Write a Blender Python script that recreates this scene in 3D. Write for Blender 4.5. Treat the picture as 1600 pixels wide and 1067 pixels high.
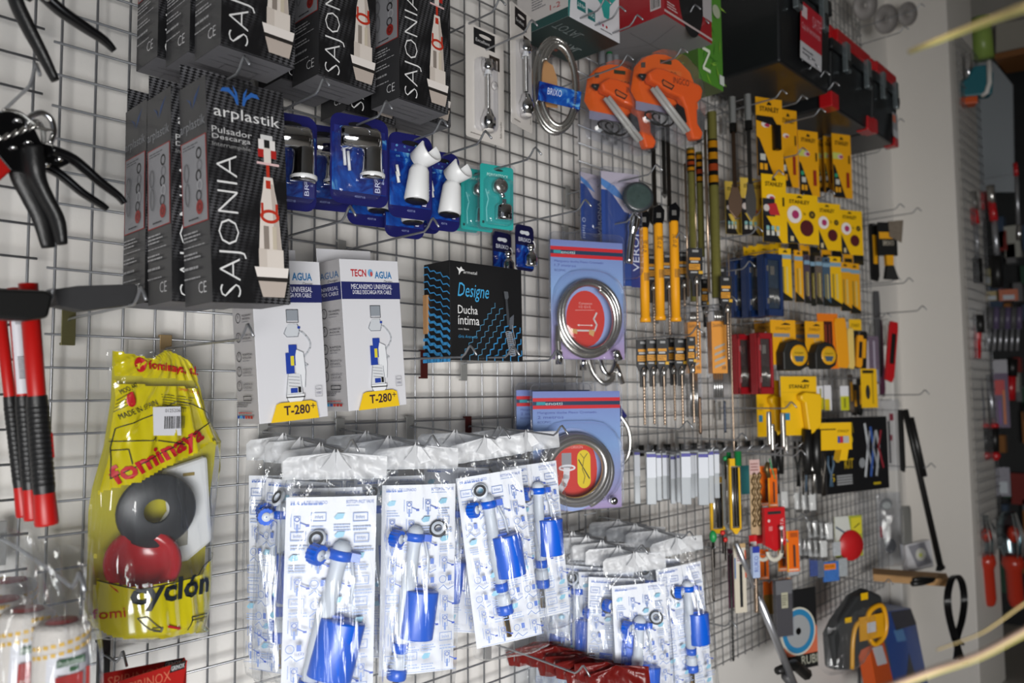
import bpy, math, random
from math import sin, cos, pi, radians, atan2, sqrt
from mathutils import Vector, Matrix, noise
for _o in list(bpy.data.objects): bpy.data.objects.remove(_o, do_unlink=True)
SC = bpy.context.scene
COL = SC.collection
random.seed(7)

# ---------------------------------------------------------------- camera
FPX = 1226.6
CY, CP, CR = 0.807649, 0.0700577, -0.00959546
CAM = Vector((-0.42383, -1.31604, 1.48866))
CF = Vector((sin(CY)*cos(CP), cos(CY)*cos(CP), sin(CP)))
_rt = Vector((cos(CY), -sin(CY), 0)); _up = _rt.cross(CF)
CRT = cos(CR)*_rt + sin(CR)*_up
CUP = cos(CR)*_up - sin(CR)*_rt
cd = bpy.data.cameras.new('camera'); cam = bpy.data.objects.new('camera', cd); COL.objects.link(cam)
m3 = Matrix((CRT, CUP, -CF)).transposed()
cam.matrix_world = Matrix.Translation(CAM) @ m3.to_4x4()
cd.sensor_width = 36; cd.lens = FPX*36/1600; cd.clip_start = .02
cd.dof.use_dof = True; cd.dof.focus_distance = 1.42; cd.dof.aperture_fstop = 3.1
SC.camera = cam
SC.cycles.transparent_max_bounces = 40

# ---------------------------------------------------------------- light
SC.view_settings.view_transform = 'Standard'; SC.view_settings.look = 'None'
SC.view_settings.gamma = 1; SC.view_settings.use_curve_mapping = False
SC.view_settings.exposure = 0.06
W = bpy.data.worlds.new('daylight'); SC.world = W; W.use_nodes = True
W.node_tree.nodes['Background'].inputs[0].default_value = (.80, .88, 1, 1)
W.node_tree.nodes['Background'].inputs[1].default_value = .20
def area(name, loc, target, sx, sy, power, col, spread=180):
    l = bpy.data.lights.new(name, 'AREA'); l.shape = 'RECTANGLE'; l.size = sx; l.size_y = sy
    l.energy = power; l.color = col; l.spread = radians(spread)
    o = bpy.data.objects.new(name, l); COL.objects.link(o); o.location = loc
    o.rotation_euler = (Vector(target)-Vector(loc)).to_track_quat('-Z', 'Y').to_euler()
    return o
area('shopfront_daylight', (-1.7, -3.5, .72), (1.6, 0, 1.22), 2.4, 1.2, 30, (1, .98, .95), 66)
area('low_left_fill', (-1.3, -2.6, .40), (-.2, 0, .8), 1.6, .7, 7, (.86, .93, 1), 100)  # unseen cool fill added to lift the lower left, not a real door
area('right_end_fill', (3.4, -4.2, 1.5), (3.2, 0, 1.4), 1.8, 2.2, 2, (1, .96, .9))  # weak unseen fill added for the right end of the wall, no doorway there

# ---------------------------------------------------------------- helpers
def ray(px, py): return CF + CRT*((px-800)/FPX) - CUP*((py-533.5)/FPX)
def P(px, py, d):
    v = ray(px, py); return CAM + v*((-d-CAM.y)/v.y)
def PX(px, py, X):
    v = ray(px, py); return CAM + v*((X-CAM.x)/v.x)
def box4(pl, pr, pt, pb, d):
    """left, right, top, bottom pixel of an upright rectangle standing d in front of the wall"""
    xm, ym = (pl+pr)/2, (pt+pb)/2
    a, b, t, u = P(pl, ym, d), P(pr, ym, d), P(xm, pt, d), P(xm, pb, d)
    return (a.x+b.x)/2, -d, t.z, b.x-a.x, t.z-u.z      # centre x, y, top z, width, height
def lin(h):
    h = h.lstrip('#'); c = [int(h[i:i+2], 16)/255 for i in (0, 2, 4)]
    return tuple(x/12.92 if x <= .04045 else ((x+.055)/1.055)**2.4 for x in c) + (1,)
MC = {}
def mat(name, col=None, rough=.5, metal=0, spec=.5, coat=0, noise_amt=0, nscale=60, bump=0, bscale=200, alpha=1, trans=0, sss=0, ior=None, emit=0):
    if name in MC: return MC[name]
    m = bpy.data.materials.new(name); m.use_nodes = True
    nt = m.node_tree; b = nt.nodes['Principled BSDF']
    c = lin(col or '#808080')
    b.inputs['Base Color'].default_value = c; b.inputs['Roughness'].default_value = rough
    b.inputs['Metallic'].default_value = metal; b.inputs['Specular IOR Level'].default_value = spec
    b.inputs['Coat Weight'].default_value = coat; b.inputs['Coat Roughness'].default_value = .08
    b.inputs['Alpha'].default_value = alpha; b.inputs['Transmission Weight'].default_value = trans
    if ior: b.inputs['IOR'].default_value = ior
    if emit:
        b.inputs['Emission Color'].default_value = c; b.inputs['Emission Strength'].default_value = emit
    if noise_amt or bump:
        tc = nt.nodes.new('ShaderNodeTexCoord')
        if noise_amt:
            n = nt.nodes.new('ShaderNodeTexNoise'); n.inputs['Scale'].default_value = nscale; n.inputs['Detail'].default_value = 4
            nt.links.new(tc.outputs['Object'], n.inputs['Vector'])
            mx = nt.nodes.new('ShaderNodeMix'); mx.data_type = 'RGBA'
            mx.inputs['A'].default_value = tuple(x*(1-noise_amt) for x in c[:3])+(1,)
            mx.inputs['B'].default_value = tuple(min(1, x*(1+noise_amt)) for x in c[:3])+(1,)
            nt.links.new(n.outputs['Fac'], mx.inputs['Factor']); nt.links.new(mx.outputs['Result'], b.inputs['Base Color'])
        if bump:
            n = nt.nodes.new('ShaderNodeTexNoise'); n.inputs['Scale'].default_value = bscale; n.inputs['Detail'].default_value = 3
            nt.links.new(tc.outputs['Object'], n.inputs['Vector'])
            bp = nt.nodes.new('ShaderNodeBump'); bp.inputs['Strength'].default_value = bump; bp.inputs['Distance'].default_value = .002
            nt.links.new(n.outputs['Fac'], bp.inputs['Height']); nt.links.new(bp.outputs['Normal'], b.inputs['Normal'])
    MC[name] = m; return m
def ink(h, rough=.45):
    return mat('ink_'+h.lstrip('#'), h, rough)
def film(name, tint='#FFFFFF', haze=.06, gloss=.12, rough=.1, stretch=(40, 40, 6), bump=.6):
    """thin clear plastic: see-through, with a glossy coat and faint milkiness"""
    if name in MC: return MC[name]
    m = bpy.data.materials.new(name); m.use_nodes = True; nt = m.node_tree
    for n in list(nt.nodes): nt.nodes.remove(n)
    out = nt.nodes.new('ShaderNodeOutputMaterial')
    tr = nt.nodes.new('ShaderNodeBsdfTransparent'); tr.inputs[0].default_value = lin(tint)
    df = nt.nodes.new('ShaderNodeBsdfDiffuse'); df.inputs[0].default_value = (.85, .87, .9, 1)
    gl = nt.nodes.new('ShaderNodeBsdfGlossy'); gl.inputs['Roughness'].default_value = rough; gl.inputs[0].default_value = (1, 1, 1, 1)
    m1 = nt.nodes.new('ShaderNodeMixShader'); m2 = nt.nodes.new('ShaderNodeMixShader')
    m1.inputs[0].default_value = haze
    lw = nt.nodes.new('ShaderNodeLayerWeight'); pw = nt.nodes.new('ShaderNodeMath'); pw.operation = 'POWER'; pw.inputs[1].default_value = 3.6
    ma = nt.nodes.new('ShaderNodeMath'); ma.operation = 'MULTIPLY_ADD'; ma.inputs[1].default_value = .8; ma.inputs[2].default_value = gloss*.5; ma.use_clamp = True
    tc = nt.nodes.new('ShaderNodeTexCoord'); mp = nt.nodes.new('ShaderNodeMapping'); mp.inputs['Scale'].default_value = stretch
    no = nt.nodes.new('ShaderNodeTexNoise'); no.inputs['Scale'].default_value = 1; no.inputs['Detail'].default_value = 2
    bp = nt.nodes.new('ShaderNodeBump'); bp.inputs['Strength'].default_value = bump; bp.inputs['Distance'].default_value = .006
    L = nt.links.new
    L(tc.outputs['Object'], mp.inputs[0]); L(mp.outputs[0], no.inputs['Vector']); L(no.outputs['Fac'], bp.inputs['Height'])
    L(bp.outputs[0], gl.inputs['Normal']); L(bp.outputs[0], lw.inputs['Normal'])
    L(lw.outputs['Facing'], pw.inputs[0]); L(pw.outputs[0], ma.inputs[0]); L(ma.outputs[0], m2.inputs[0])
    L(tr.outputs[0], m1.inputs[1]); L(df.outputs[0], m1.inputs[2]); L(m1.outputs[0], m2.inputs[1]); L(gl.outputs[0], m2.inputs[2])
    L(m2.outputs[0], out.inputs[0])
    MC[name] = m; return m

STEEL = mat('galvanised_steel', '#A6A6A4', .38, .55, noise_amt=.12)
WIRE = mat('zinc_wire', '#9C9EA2', .35, .75, noise_amt=.12)
CHROME = mat('chrome', '#E4E4E6', .07, 1)
SATIN = mat('satin_metal', '#CCCAC6', .25, .95)
BLACK = mat('black_plastic', '#151515', .38)
BLACKG = mat('black_gloss', '#0C0C0E', .18)
DARKST = mat('dark_steel', '#54504C', .4, .9)
BRASS = mat('brass', '#B08A4A', .3, 1)
WHITE = mat('white_plastic', '#DEDFE0', .35)
CARTON = mat('grey_board', '#77767A', .8, noise_amt=.06)
BROWNC = mat('brown_board', '#A47A50', .85)
CLEAR = film('clear_blister', '#F8F9FC', .015, .07, .06, (9, 9, 9), .15)
FILM = film('clear_film', '#FAFBFC', .03, .08, .09, (110, 110, 7), .6)
MILKY = film('milky_film', '#E8EAEE', .75, .05, .35, (60, 60, 60), .4)
for _n in MILKY.node_tree.nodes:
    if _n.type == 'BSDF_DIFFUSE': _n.inputs[0].default_value = (.62, .63, .65, 1)

TXT = {}
def text_geo(s, shear=0, off=0):
    k = (s, shear, off)
    if k not in TXT:
        cu = bpy.data.curves.new('t', 'FONT'); cu.body = s; cu.size = 1; cu.shear = shear; cu.offset = off; cu.resolution_u = 2
        o = bpy.data.objects.new('t', cu); COL.objects.link(o)
        dg = bpy.context.evaluated_depsgraph_get(); me = bpy.data.meshes.new_from_object(o.evaluated_get(dg))
        v = [(p.co.x, p.co.y) for p in me.vertices]; f = [tuple(p.vertices) for p in me.polygons]
        bpy.data.objects.remove(o, do_unlink=True); bpy.data.curves.remove(cu); bpy.data.meshes.remove(me)
        xs = [a for a, b in v] or [0, 1]; ys = [b for a, b in v] or [0, 1]
        TXT[k] = (v, f, min(xs), max(xs), min(ys), max(ys))
    return TXT[k]

# frames map (u right, v up, w towards the looker)
FRONT = Matrix(((1, 0, 0, 0), (0, 0, -1, 0), (0, 1, 0, 0), (0, 0, 0, 1)))
LEFT = Matrix(((0, 0, -1, 0), (-1, 0, 0, 0), (0, 1, 0, 0), (0, 0, 0, 1)))
UNDER = Matrix(((1, 0, 0, 0), (0, 1, 0, 0), (0, 0, -1, 0), (0, 0, 0, 1)))
def T(x, y, z): return Matrix.Translation((x, y, z))
def RX(a): return Matrix.Rotation(a, 4, 'X')
def RY(a): return Matrix.Rotation(a, 4, 'Y')
def RZ(a): return Matrix.Rotation(a, 4, 'Z')

class MB:
    def __init__(s, M=None): s.v = []; s.f = []; s.fm = []; s.sm = []; s.mats = []; s.M = M or Matrix()
    def mi(s, m):
        if m not in s.mats: s.mats.append(m)
        return s.mats.index(m)
    def add(s, vs, fs, m, smooth=False, M=None):
        M = s.M @ M if M else s.M
        n = len(s.v); s.v += [tuple(M @ Vector(v)) for v in vs]; k = s.mi(m)
        for f in fs: s.f.append(tuple(i+n for i in f)); s.fm.append(k); s.sm.append(smooth)
        return s
    def box(s, x0, x1, y0, y1, z0, z1, m, M=None):
        vs = [(x, y, z) for z in (z0, z1) for y in (y0, y1) for x in (x0, x1)]
        return s.add(vs, [(0, 2, 3, 1), (4, 5, 7, 6), (0, 1, 5, 4), (2, 6, 7, 3), (0, 4, 6, 2), (1, 3, 7, 5)], m, False, M)
    def prism(s, pts, w0, w1, m, M=FRONT, smooth=False):
        n = len(pts); a = sum(pts[i][0]*pts[(i+1) % n][1]-pts[(i+1) % n][0]*pts[i][1] for i in range(n))
        if a < 0: pts = pts[::-1]
        vs = [(u, v, w0) for u, v in pts]+[(u, v, w1) for u, v in pts]
        s.add(vs, [tuple(range(n-1, -1, -1)), tuple(range(n, 2*n))], m, False, M)
        b = len(s.v)-2*n; k = s.mi(m)
        for i in range(n):
            j = (i+1) % n; s.f.append((b+i, b+j, b+n+j, b+n+i)); s.fm.append(k); s.sm.append(smooth)
        return s
    def poly(s, pts, w, m, M=FRONT):
        n = len(pts); a = sum(pts[i][0]*pts[(i+1) % n][1]-pts[(i+1) % n][0]*pts[i][1] for i in range(n))
        if a < 0: pts = pts[::-1]
        return s.add([(u, v, w) for u, v in pts], [tuple(range(n))], m, False, M)
    def lathe(s, prof, m, M=None, seg=20, a0=0, a1=2*pi, smooth=True, sx=1, sy=1):
        full = abs(a1-a0-2*pi) < 1e-6; k = seg if full else seg+1
        vs = []
        for r, z in prof:
            for i in range(k):
                a = a0+(a1-a0)*i/seg; vs.append((r*cos(a)*sx, r*sin(a)*sy, z))
        fs = []
        for j in range(len(prof)-1):
            for i in range(seg):
                i2 = (i+1) % k; fs.append((j*k+i, j*k+i2, (j+1)*k+i2, (j+1)*k+i))
        if prof[0][1] > prof[-1][1]: fs = [f[::-1] for f in fs]
        return s.add(vs, fs, m, smooth, M)
    def cyl(s, r, z0, z1, m, M=None, seg=20, r2=None, smooth=True):
        r2 = r if r2 is None else r2
        return s.lathe([(1e-5, z0), (r, z0), (r, z0), (r2, z1), (r2, z1), (1e-5, z1)], m, M, seg, smooth=smooth)
    def tube(s, path, r, m, seg=8, closed=False, M=None, cap=True, flat=1):
        pts = [Vector(p) for p in path]; n = len(pts)
        rs = r if isinstance(r, (list, tuple)) else [r]*n
        vs = []; prev = None
        for i, p in enumerate(pts):
            a = pts[i-1] if (i > 0 or closed) else p; b = pts[(i+1) % n] if (i < n-1 or closed) else p
            t = (b-a).normalized()
            if prev is None:
                u = t.cross(Vector((0, 0, 1)));
                if u.length < .1: u = t.cross(Vector((0, 1, 0)))
            else: u = prev - t*prev.dot(t)
            if u.length < 1e-6: u = t.orthogonal()
            u.normalize(); prev = u; w = t.cross(u)
            for k in range(seg):
                an = 2*pi*k/seg; vs.append(tuple(p+u*(rs[i]*cos(an))+w*(rs[i]*flat*sin(an))))
        fs = []
        for i in range(n if closed else n-1):
            for k in range(seg):
                j = (i+1) % n; k2 = (k+1) % seg
                fs.append((i*seg+k, i*seg+k2, j*seg+k2, j*seg+k))
        if cap and not closed:
            fs.append(tuple(range(seg-1, -1, -1))); fs.append(tuple((n-1)*seg+k for k in range(seg)))
        return s.add(vs, fs, m, True, M)
    def sphere(s, r, m, M=None, seg=16, sx=1, sy=1, sz=1):
        k = max(6, seg//2)
        return s.lathe([(max(1e-5, r*sin(pi*i/k)), -r*cos(pi*i/k)*sz) for i in range(k+1)], m, M, seg, sx=sx, sy=sy)
    def text(s, st, u0, v0, u1, v1, m, w=.0003, M=FRONT, rot=0, shear=0, off=0, keep=False):
        """lettering fitted into the box u0..u1, v0..v1 (v up); rot 90 reads upwards; keep = natural proportions"""
        vs, fs, x0, x1, y0, y1 = text_geo(st, shear, off)
        if not fs: return s
        cx, cy = (u0+u1)/2, (v0+v1)/2; bw, bh = abs(u1-u0), abs(v1-v0)
        if rot in (90, -90): bw, bh = bh, bw
        a, b = bw/(x1-x0), bh/max(1e-4, (y1-y0))
        if keep: a = b = min(a, b)
        ca, sa = cos(radians(rot)), sin(radians(rot)); o = []
        for x, y in vs:
            x = (x-(x0+x1)/2)*a; y = (y-(y0+y1)/2)*b
            o.append((cx+x*ca-y*sa, cy+x*sa+y*ca, w))
        return s.add(o, fs, m, False, M)
    def build(s, name, parent=None, loc=None, rot=None, bevel=0, subsurf=0, solid=0):
        me = bpy.data.meshes.new(name); me.from_pydata(s.v, [], s.f)
        for m in s.mats: me.materials.append(m)
        me.polygons.foreach_set('material_index', s.fm); me.polygons.foreach_set('use_smooth', s.sm)
        me.validate(); me.update()
        o = bpy.data.objects.new(name, me); COL.objects.link(o)
        if parent: o.parent = parent
        if loc: o.location = loc
        if rot: o.rotation_euler = rot
        if bevel:
            b = o.modifiers.new('Bevel', 'BEVEL'); b.width = bevel; b.segments = 2; b.limit_method = 'ANGLE'; b.angle_limit = radians(50)
        if solid:
            b = o.modifiers.new('Solidify', 'SOLIDIFY'); b.thickness = solid
        if subsurf:
            b = o.modifiers.new('Subsurf', 'SUBSURF'); b.levels = b.render_levels = subsurf
        return o

class PR:
    """a printed sheet: u 0..1 left to right, v 0..1 top to bottom, on a face of size w x h; each layer a hair further out"""
    def __init__(s, w, h, M=FRONT, x0=None, ztop=0, base=0):
        s.w, s.h = w, h; s.mb = MB(); x0 = -w/2 if x0 is None else x0
        s.M = M; s.x0 = x0; s.zt = ztop; s.b = base; s.k = 0
    def L(s): s.k += 1; return s.b+.00018*s.k
    def p(s, u, v): return (s.x0+u*s.w, s.zt-v*s.h)
    def rect(s, u0, v0, u1, v1, c): return s.poly([(u0, v0), (u1, v0), (u1, v1), (u0, v1)], c)
    def poly(s, pts, c):
        c = ink(c) if isinstance(c, str) else c
        s.mb.poly([s.p(*q) for q in pts], s.L(), c, s.M); return s
    def disc(s, u, v, r, c, ry=None, n=28, rot=0):
        x, z = s.p(u, v); r *= s.w; ry = r if ry is None else ry*s.w; c = ink(c) if isinstance(c, str) else c
        ca, sa = cos(rot), sin(rot)
        s.mb.poly([(x+r*cos(a)*ca-ry*sin(a)*sa, z+r*cos(a)*sa+ry*sin(a)*ca) for a in (2*pi*i/n for i in range(n))], s.L(), c, s.M); return s
    def ring(s, u, v, r, t, c, ry=None, n=28, a0=0, a1=360):
        x, z = s.p(u, v); r *= s.w; ry = r if ry is None else ry*s.w; t *= s.w; c = ink(c) if isinstance(c, str) else c
        w = s.L(); vs = []; fs = []
        for i in range(n+1):
            a = radians(a0+(a1-a0)*i/n)
            vs += [(x+r*cos(a), z+ry*sin(a), w), (x+(r-t)*cos(a), z+(ry-t)*sin(a), w)]
        fs = [(2*i, 2*i+2, 2*i+3, 2*i+1) for i in range(n)]
        s.mb.add(vs, fs, c, False, s.M); return s
    def line(s, pts, t, c):
        c = ink(c) if isinstance(c, str) else c; w = s.L(); q = [Vector(s.p(*a)) for a in pts]; t *= s.w/2
        for a, b in zip(q, q[1:]):
            d = b-a
            if d.length < 1e-7: continue
            n = Vector((-d.y, d.x)).normalized()*t; e = d.normalized()*t*.6
            s.mb.poly([tuple(a-e-n), tuple(b+e-n), tuple(b+e+n), tuple(a-e+n)], w, c, s.M)
        return s
    def text(s, st, u0, v0, u1, v1, c, rot=0, shear=0, off=0, keep=False):
        a, b = s.p(u0, v1), s.p(u1, v0); c = ink(c) if isinstance(c, str) else c
        s.mb.text(st, a[0], a[1], b[0], b[1], c, s.L(), s.M, rot, shear, off, keep); return s
    def fine(s, u0, v0, u1, v1, n, c, seed=1, fill=.45, ragged=.4):
        """rows of unreadable small print as broken dashes"""
        r = random.Random(seed); c = ink(c) if isinstance(c, str) else c; w = s.L()
        for i in range(n):
            v = v0+(v1-v0)*(i+.2)/n; hh = (v1-v0)/n*fill; u = u0; e = u1-(u1-u0)*ragged*r.random()
            while u < e:
                l = (u1-u0)*r.uniform(.06, .2); a, b = s.p(u, v+hh), s.p(min(u+l, e), v)
                s.mb.poly([a, (b[0], a[1]), b, (a[0], b[1])], w, c, s.M); u += l+(u1-u0)*.025
        return s
    def code(s, u0, v0, u1, v1, c='#222222', seed=3):
        r = random.Random(seed); u = u0; w = s.L(); c = ink(c)
        while u < u1:
            l = (u1-u0)*r.choice((.015, .025, .04)); a, b = s.p(u, v1), s.p(min(u+l, u1), v0)
            s.mb.poly([a, (b[0], a[1]), b, (a[0], b[1])], w, c, s.M); u += l+(u1-u0)*r.choice((.02, .03, .045))
        return s
    def build(s, name='print', parent=None): return s.mb.build(name, parent)

def tag(o, label, cat, group=None, kind=None):
    o['label'] = label; o['category'] = cat
    if group: o['group'] = group
    if kind: o['kind'] = kind
    return o
def thing(name, label, cat, loc, rot=(0, 0, 0), group=None):
    o = bpy.data.objects.new(name, None); COL.objects.link(o); o.empty_display_size = .03
    o.location = loc; o.rotation_euler = rot
    return tag(o, label, cat, group)
def struct(o): o['kind'] = 'structure'; return o
def dup(root, label, loc=None, rot=None, group=None, scale=None):
    r = root.copy(); COL.objects.link(r); r['label'] = label
    if loc is not None: r.location = loc
    if rot is not None: r.rotation_euler = rot
    if group: r['group'] = group
    if scale is not None: r.scale = scale
    for ch in [c for c in bpy.data.objects if c.parent == root]:
        c = ch.copy(); COL.objects.link(c); c.parent = r
        for g in [c2 for c2 in bpy.data.objects if c2.parent == ch]:
            d = g.copy(); COL.objects.link(d); d.parent = c
    return r
def rrect(w, h, r, n=5, x0=None, z1=0):
    """rounded rectangle outline, top edge at z1, centred"""
    x0 = -w/2 if x0 is None else x0; pts = []
    for cx, cz, a in ((x0+w-r, z1-r, 0), (x0+r, z1-r, 90), (x0+r, z1-h+r, 180), (x0+w-r, z1-h+r, 270)):
        for i in range(n+1):
            t = radians(a+90*i/n); pts.append((cx+r*cos(t), cz+r*sin(t)))
    return pts
def dome(mb, w, h, depth, m, cx=0, z1=0, y=0, r=.01, inset=.7, M=None):
    """a vacuum-formed bubble on a card: ring of rounded outlines stepping out to -y"""
    prev = None
    n = 0; vs = []; fs = []
    for f, yy in ((1, 0), (.985, .45), (.95, .8), (.88, .96), (inset, 1.0)):
        ww = w-(1-f)*min(w, h); hh = h-(1-f)*min(w, h)
        o = rrect(ww, hh, min(r, ww/2.01, hh/2.01), 4, cx-ww/2, z1-(h-hh)/2); k = len(o)
        vs += [(a, y-depth*yy, b) for a, b in o]
        if n: fs += [((n-1)*k+i, (n-1)*k+(i+1) % k, n*k+(i+1) % k, n*k+i) for i in range(k)]
        n += 1
    fs.append(tuple((n-1)*k+i for i in range(k)))
    return mb.add(vs, fs, m, True, M)

def fplace(pl, pr, pt, pb, d, yaw):
    """upright sheet turned by yaw whose outline is seen in this pixel box, its middle d in front of the wall -> top centre, width, height"""
    xm, ym = (pl+pr)/2, (pt+pb)/2; c = P(xm, ym, d); a = radians(yaw); n = Vector((sin(a), -cos(a), 0)); ux = Vector((cos(a), sin(a), 0))
    def I(x, y): v = ray(x, y); return CAM + v*((c-CAM).dot(n)/v.dot(n))
    t = I(xm, pt); return t, (I(pr, ym)-I(pl, ym)).dot(ux), t.z-I(xm, pb).z
HOOKS = []
HP = {}
def on_hook(key, d):
    """point on the prong of a remembered hook, d in front of the wall"""
    x, z, L, dr = HP[key]; s = max(0, (d-.006)/(L-.045)); return Vector((x, -d, z-.002-dr*min(1, s)**1.5))
def hook(px, py, label, d=.30, droop=0, plate='steel', backlen=.042, group=None, tip=1, r=.0021):
    """one wire display hook whose kinked tip is seen at (px, py); its plate clips over a grid wire"""
    t = P(px, py, d); L = d-.004
    root = thing('display_hook', label, 'hook', (t.x, -.004, t.z+droop+.006), group=group)
    b = MB(); pm = {'steel': STEEL, 'black': BLACK, 'olive': mat('olive_plate', '#77734F', .4, .6), 'tan': mat('tan_plate', '#9C8460', .45, .4), 'red': mat('maroon_plate', '#4A1A18', .4, .3)}[plate]
    b.box(-.010, .010, -.0035, -.002, -backlen, .020, pm); b.box(-.010, .010, -.002, .005, .016, .020, pm); b.box(-.010, .010, -.002, .005, -backlen, -backlen+.004, pm)
    b.build('back_plate', root, bevel=.0008)
    w = MB(); pth = []
    pth.append((0, -.003, -.004)); 
    for i in range(8):
        s = i/7; pth.append((0, -.006-(L-.045)*s, -droop*s**1.5-.002))
    k = -droop
    e = -(L-.03)
    pth += [(0, e, k+.004), (0, e-.010, k+.016*tip), (0, e-.014, k+.018*tip), (0, e-.021, k+.011*tip), (0, e-.030, k+.000)]
    w.tube(pth, r, WIRE, 7); w.build('prong', root)
    HOOKS.append(root); HP[(px, py)] = (t.x, t.z+droop+.006, L, droop)
    return root
# ================================================================ the room
WALLM = mat('painted_plaster', '#DDDAD6', .75, noise_amt=.035, nscale=2.2, bump=.15, bscale=120)
b = MB(); b.box(-2.5, 3.87, .03, .13, 0, 3.75, WALLM); struct(b.build('wall_back'))
b = MB(); b.box(3.87, 4.36, -.262, .13, 0, 3.75, mat('pillar_plaster', '#DAD6D0', .7, noise_amt=.03, nscale=3)); struct(b.build('wall_pillar', bevel=.006))
b = MB(); b.box(4.36, 8.5, .03, .13, 0, 3.75, WALLM); struct(b.build('wall_rear'))
b = MB(); b.box(-4.5, 9, -6, .13, -.08, 0, mat('floor_tile', '#A9A59E', .35, noise_amt=.08, nscale=5)); struct(b.build('floor'))
b = MB(); b.box(-4.5, 9, -6, .13, 3.75, 3.85, mat('ceiling_paint', '#C9C6C0', .8)); struct(b.build('ceiling'))
b = MB(); b.box(8.5, 8.6, -6, .13, 0, 3.75, mat('far_wall', '#8E949B', .7, noise_amt=.1, nscale=3)); struct(b.build('wall_right'))
b = MB(); b.box(-4.5, 9, -6.1, -6, 0, 3.75, mat('opposite_wall', '#807A74', .7, noise_amt=.2, nscale=3)); struct(b.build('wall_front'))

def grid_panel(label, x0, x1, z0, z1, y=0, M=None, dx=.05, r=.0021):
    b = MB(M); nx = round((x1-x0)/dx); nz = round((z1-z0)/dx)
    rn = random.Random(int(x0*100))
    for i in range(nx+1):
        x = x0+dx*i; b.tube([(x, y, z0-.012), (x+rn.uniform(-.001, .001), y, (z0+z1)/2), (x, y, z1+.012)], r, WIRE, 6)
    for j in range(nz+1):
        z = z0+dx*j; b.tube([(x0-.012, y-.004, z), ((x0+x1)/2, y-.004, z+rn.uniform(-.001, .001)), (x1+.012, y-.004, z)], r, WIRE, 6)
    o = b.build('wire_grid_panel'); return tag(o, label, 'wire grid')
zb = 2.0887-.05*29
grid_panel('wire grid panel at the far left, behind the black pliers and red handles', -1.34, -.09, zb+.01, 2.62, y=-.011)
grid_panel('wire grid panel behind the black valve boxes and the yellow bag', -.05, 1.20, zb, 2.6387)
grid_panel('wire grid panel in the middle, behind hoses, chisels and drill bits', 1.228, 2.378, zb-.0125, 3.0262, y=.001)
grid_panel('wire grid panel at the right end beside the pillar', 2.40, 3.40, zb-.03, 3.30, y=0)
# ================================================================ cartons
def node_mat(name, rough=.4, coat=0):
    m = bpy.data.materials.new(name); m.use_nodes = True; MC[name] = m
    b = m.node_tree.nodes['Principled BSDF']; b.inputs['Roughness'].default_value = rough; b.inputs['Coat Weight'].default_value = coat
    return m, m.node_tree, b
CARBON, nt, bs = node_mat('carbon_weave_print', .38, .3)
tc = nt.nodes.new('ShaderNodeTexCoord'); mp = nt.nodes.new('ShaderNodeMapping'); mp.inputs['Rotation'].default_value = (0, radians(38), 0); mp.inputs['Scale'].default_value = (1, 1, 2.2)
ck = nt.nodes.new('ShaderNodeTexChecker'); ck.inputs['Scale'].default_value = 150; ck.inputs['Color1'].default_value = lin('#141416'); ck.inputs['Color2'].default_value = lin('#66666A')
nz = nt.nodes.new('ShaderNodeTexNoise'); nz.inputs['Scale'].default_value = 9
mx = nt.nodes.new('ShaderNodeMix'); mx.data_type = 'RGBA'; mx.inputs['A'].default_value = lin('#161618')
rp = nt.nodes.new('ShaderNodeMath'); rp.operation = 'MULTIPLY_ADD'; rp.inputs[1].default_value = 3.2; rp.inputs[2].default_value = -1.25; rp.use_clamp = True
L_ = nt.links.new
L_(tc.outputs['Object'], mp.inputs[0]); L_(mp.outputs[0], ck.inputs['Vector']); L_(tc.outputs['Object'], nz.inputs['Vector']); L_(nz.outputs['Fac'], rp.inputs[0])
L_(rp.outputs[0], mx.inputs['Factor']); L_(ck.outputs['Color'], mx.inputs['B']); L_(mx.outputs['Result'], bs.inputs['Base Color'])
BOXK = mat('black_card', '#19191B', .35, coat=.3)
BOXG = mat('charcoal_card', '#353537', .42, coat=.2)

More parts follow.
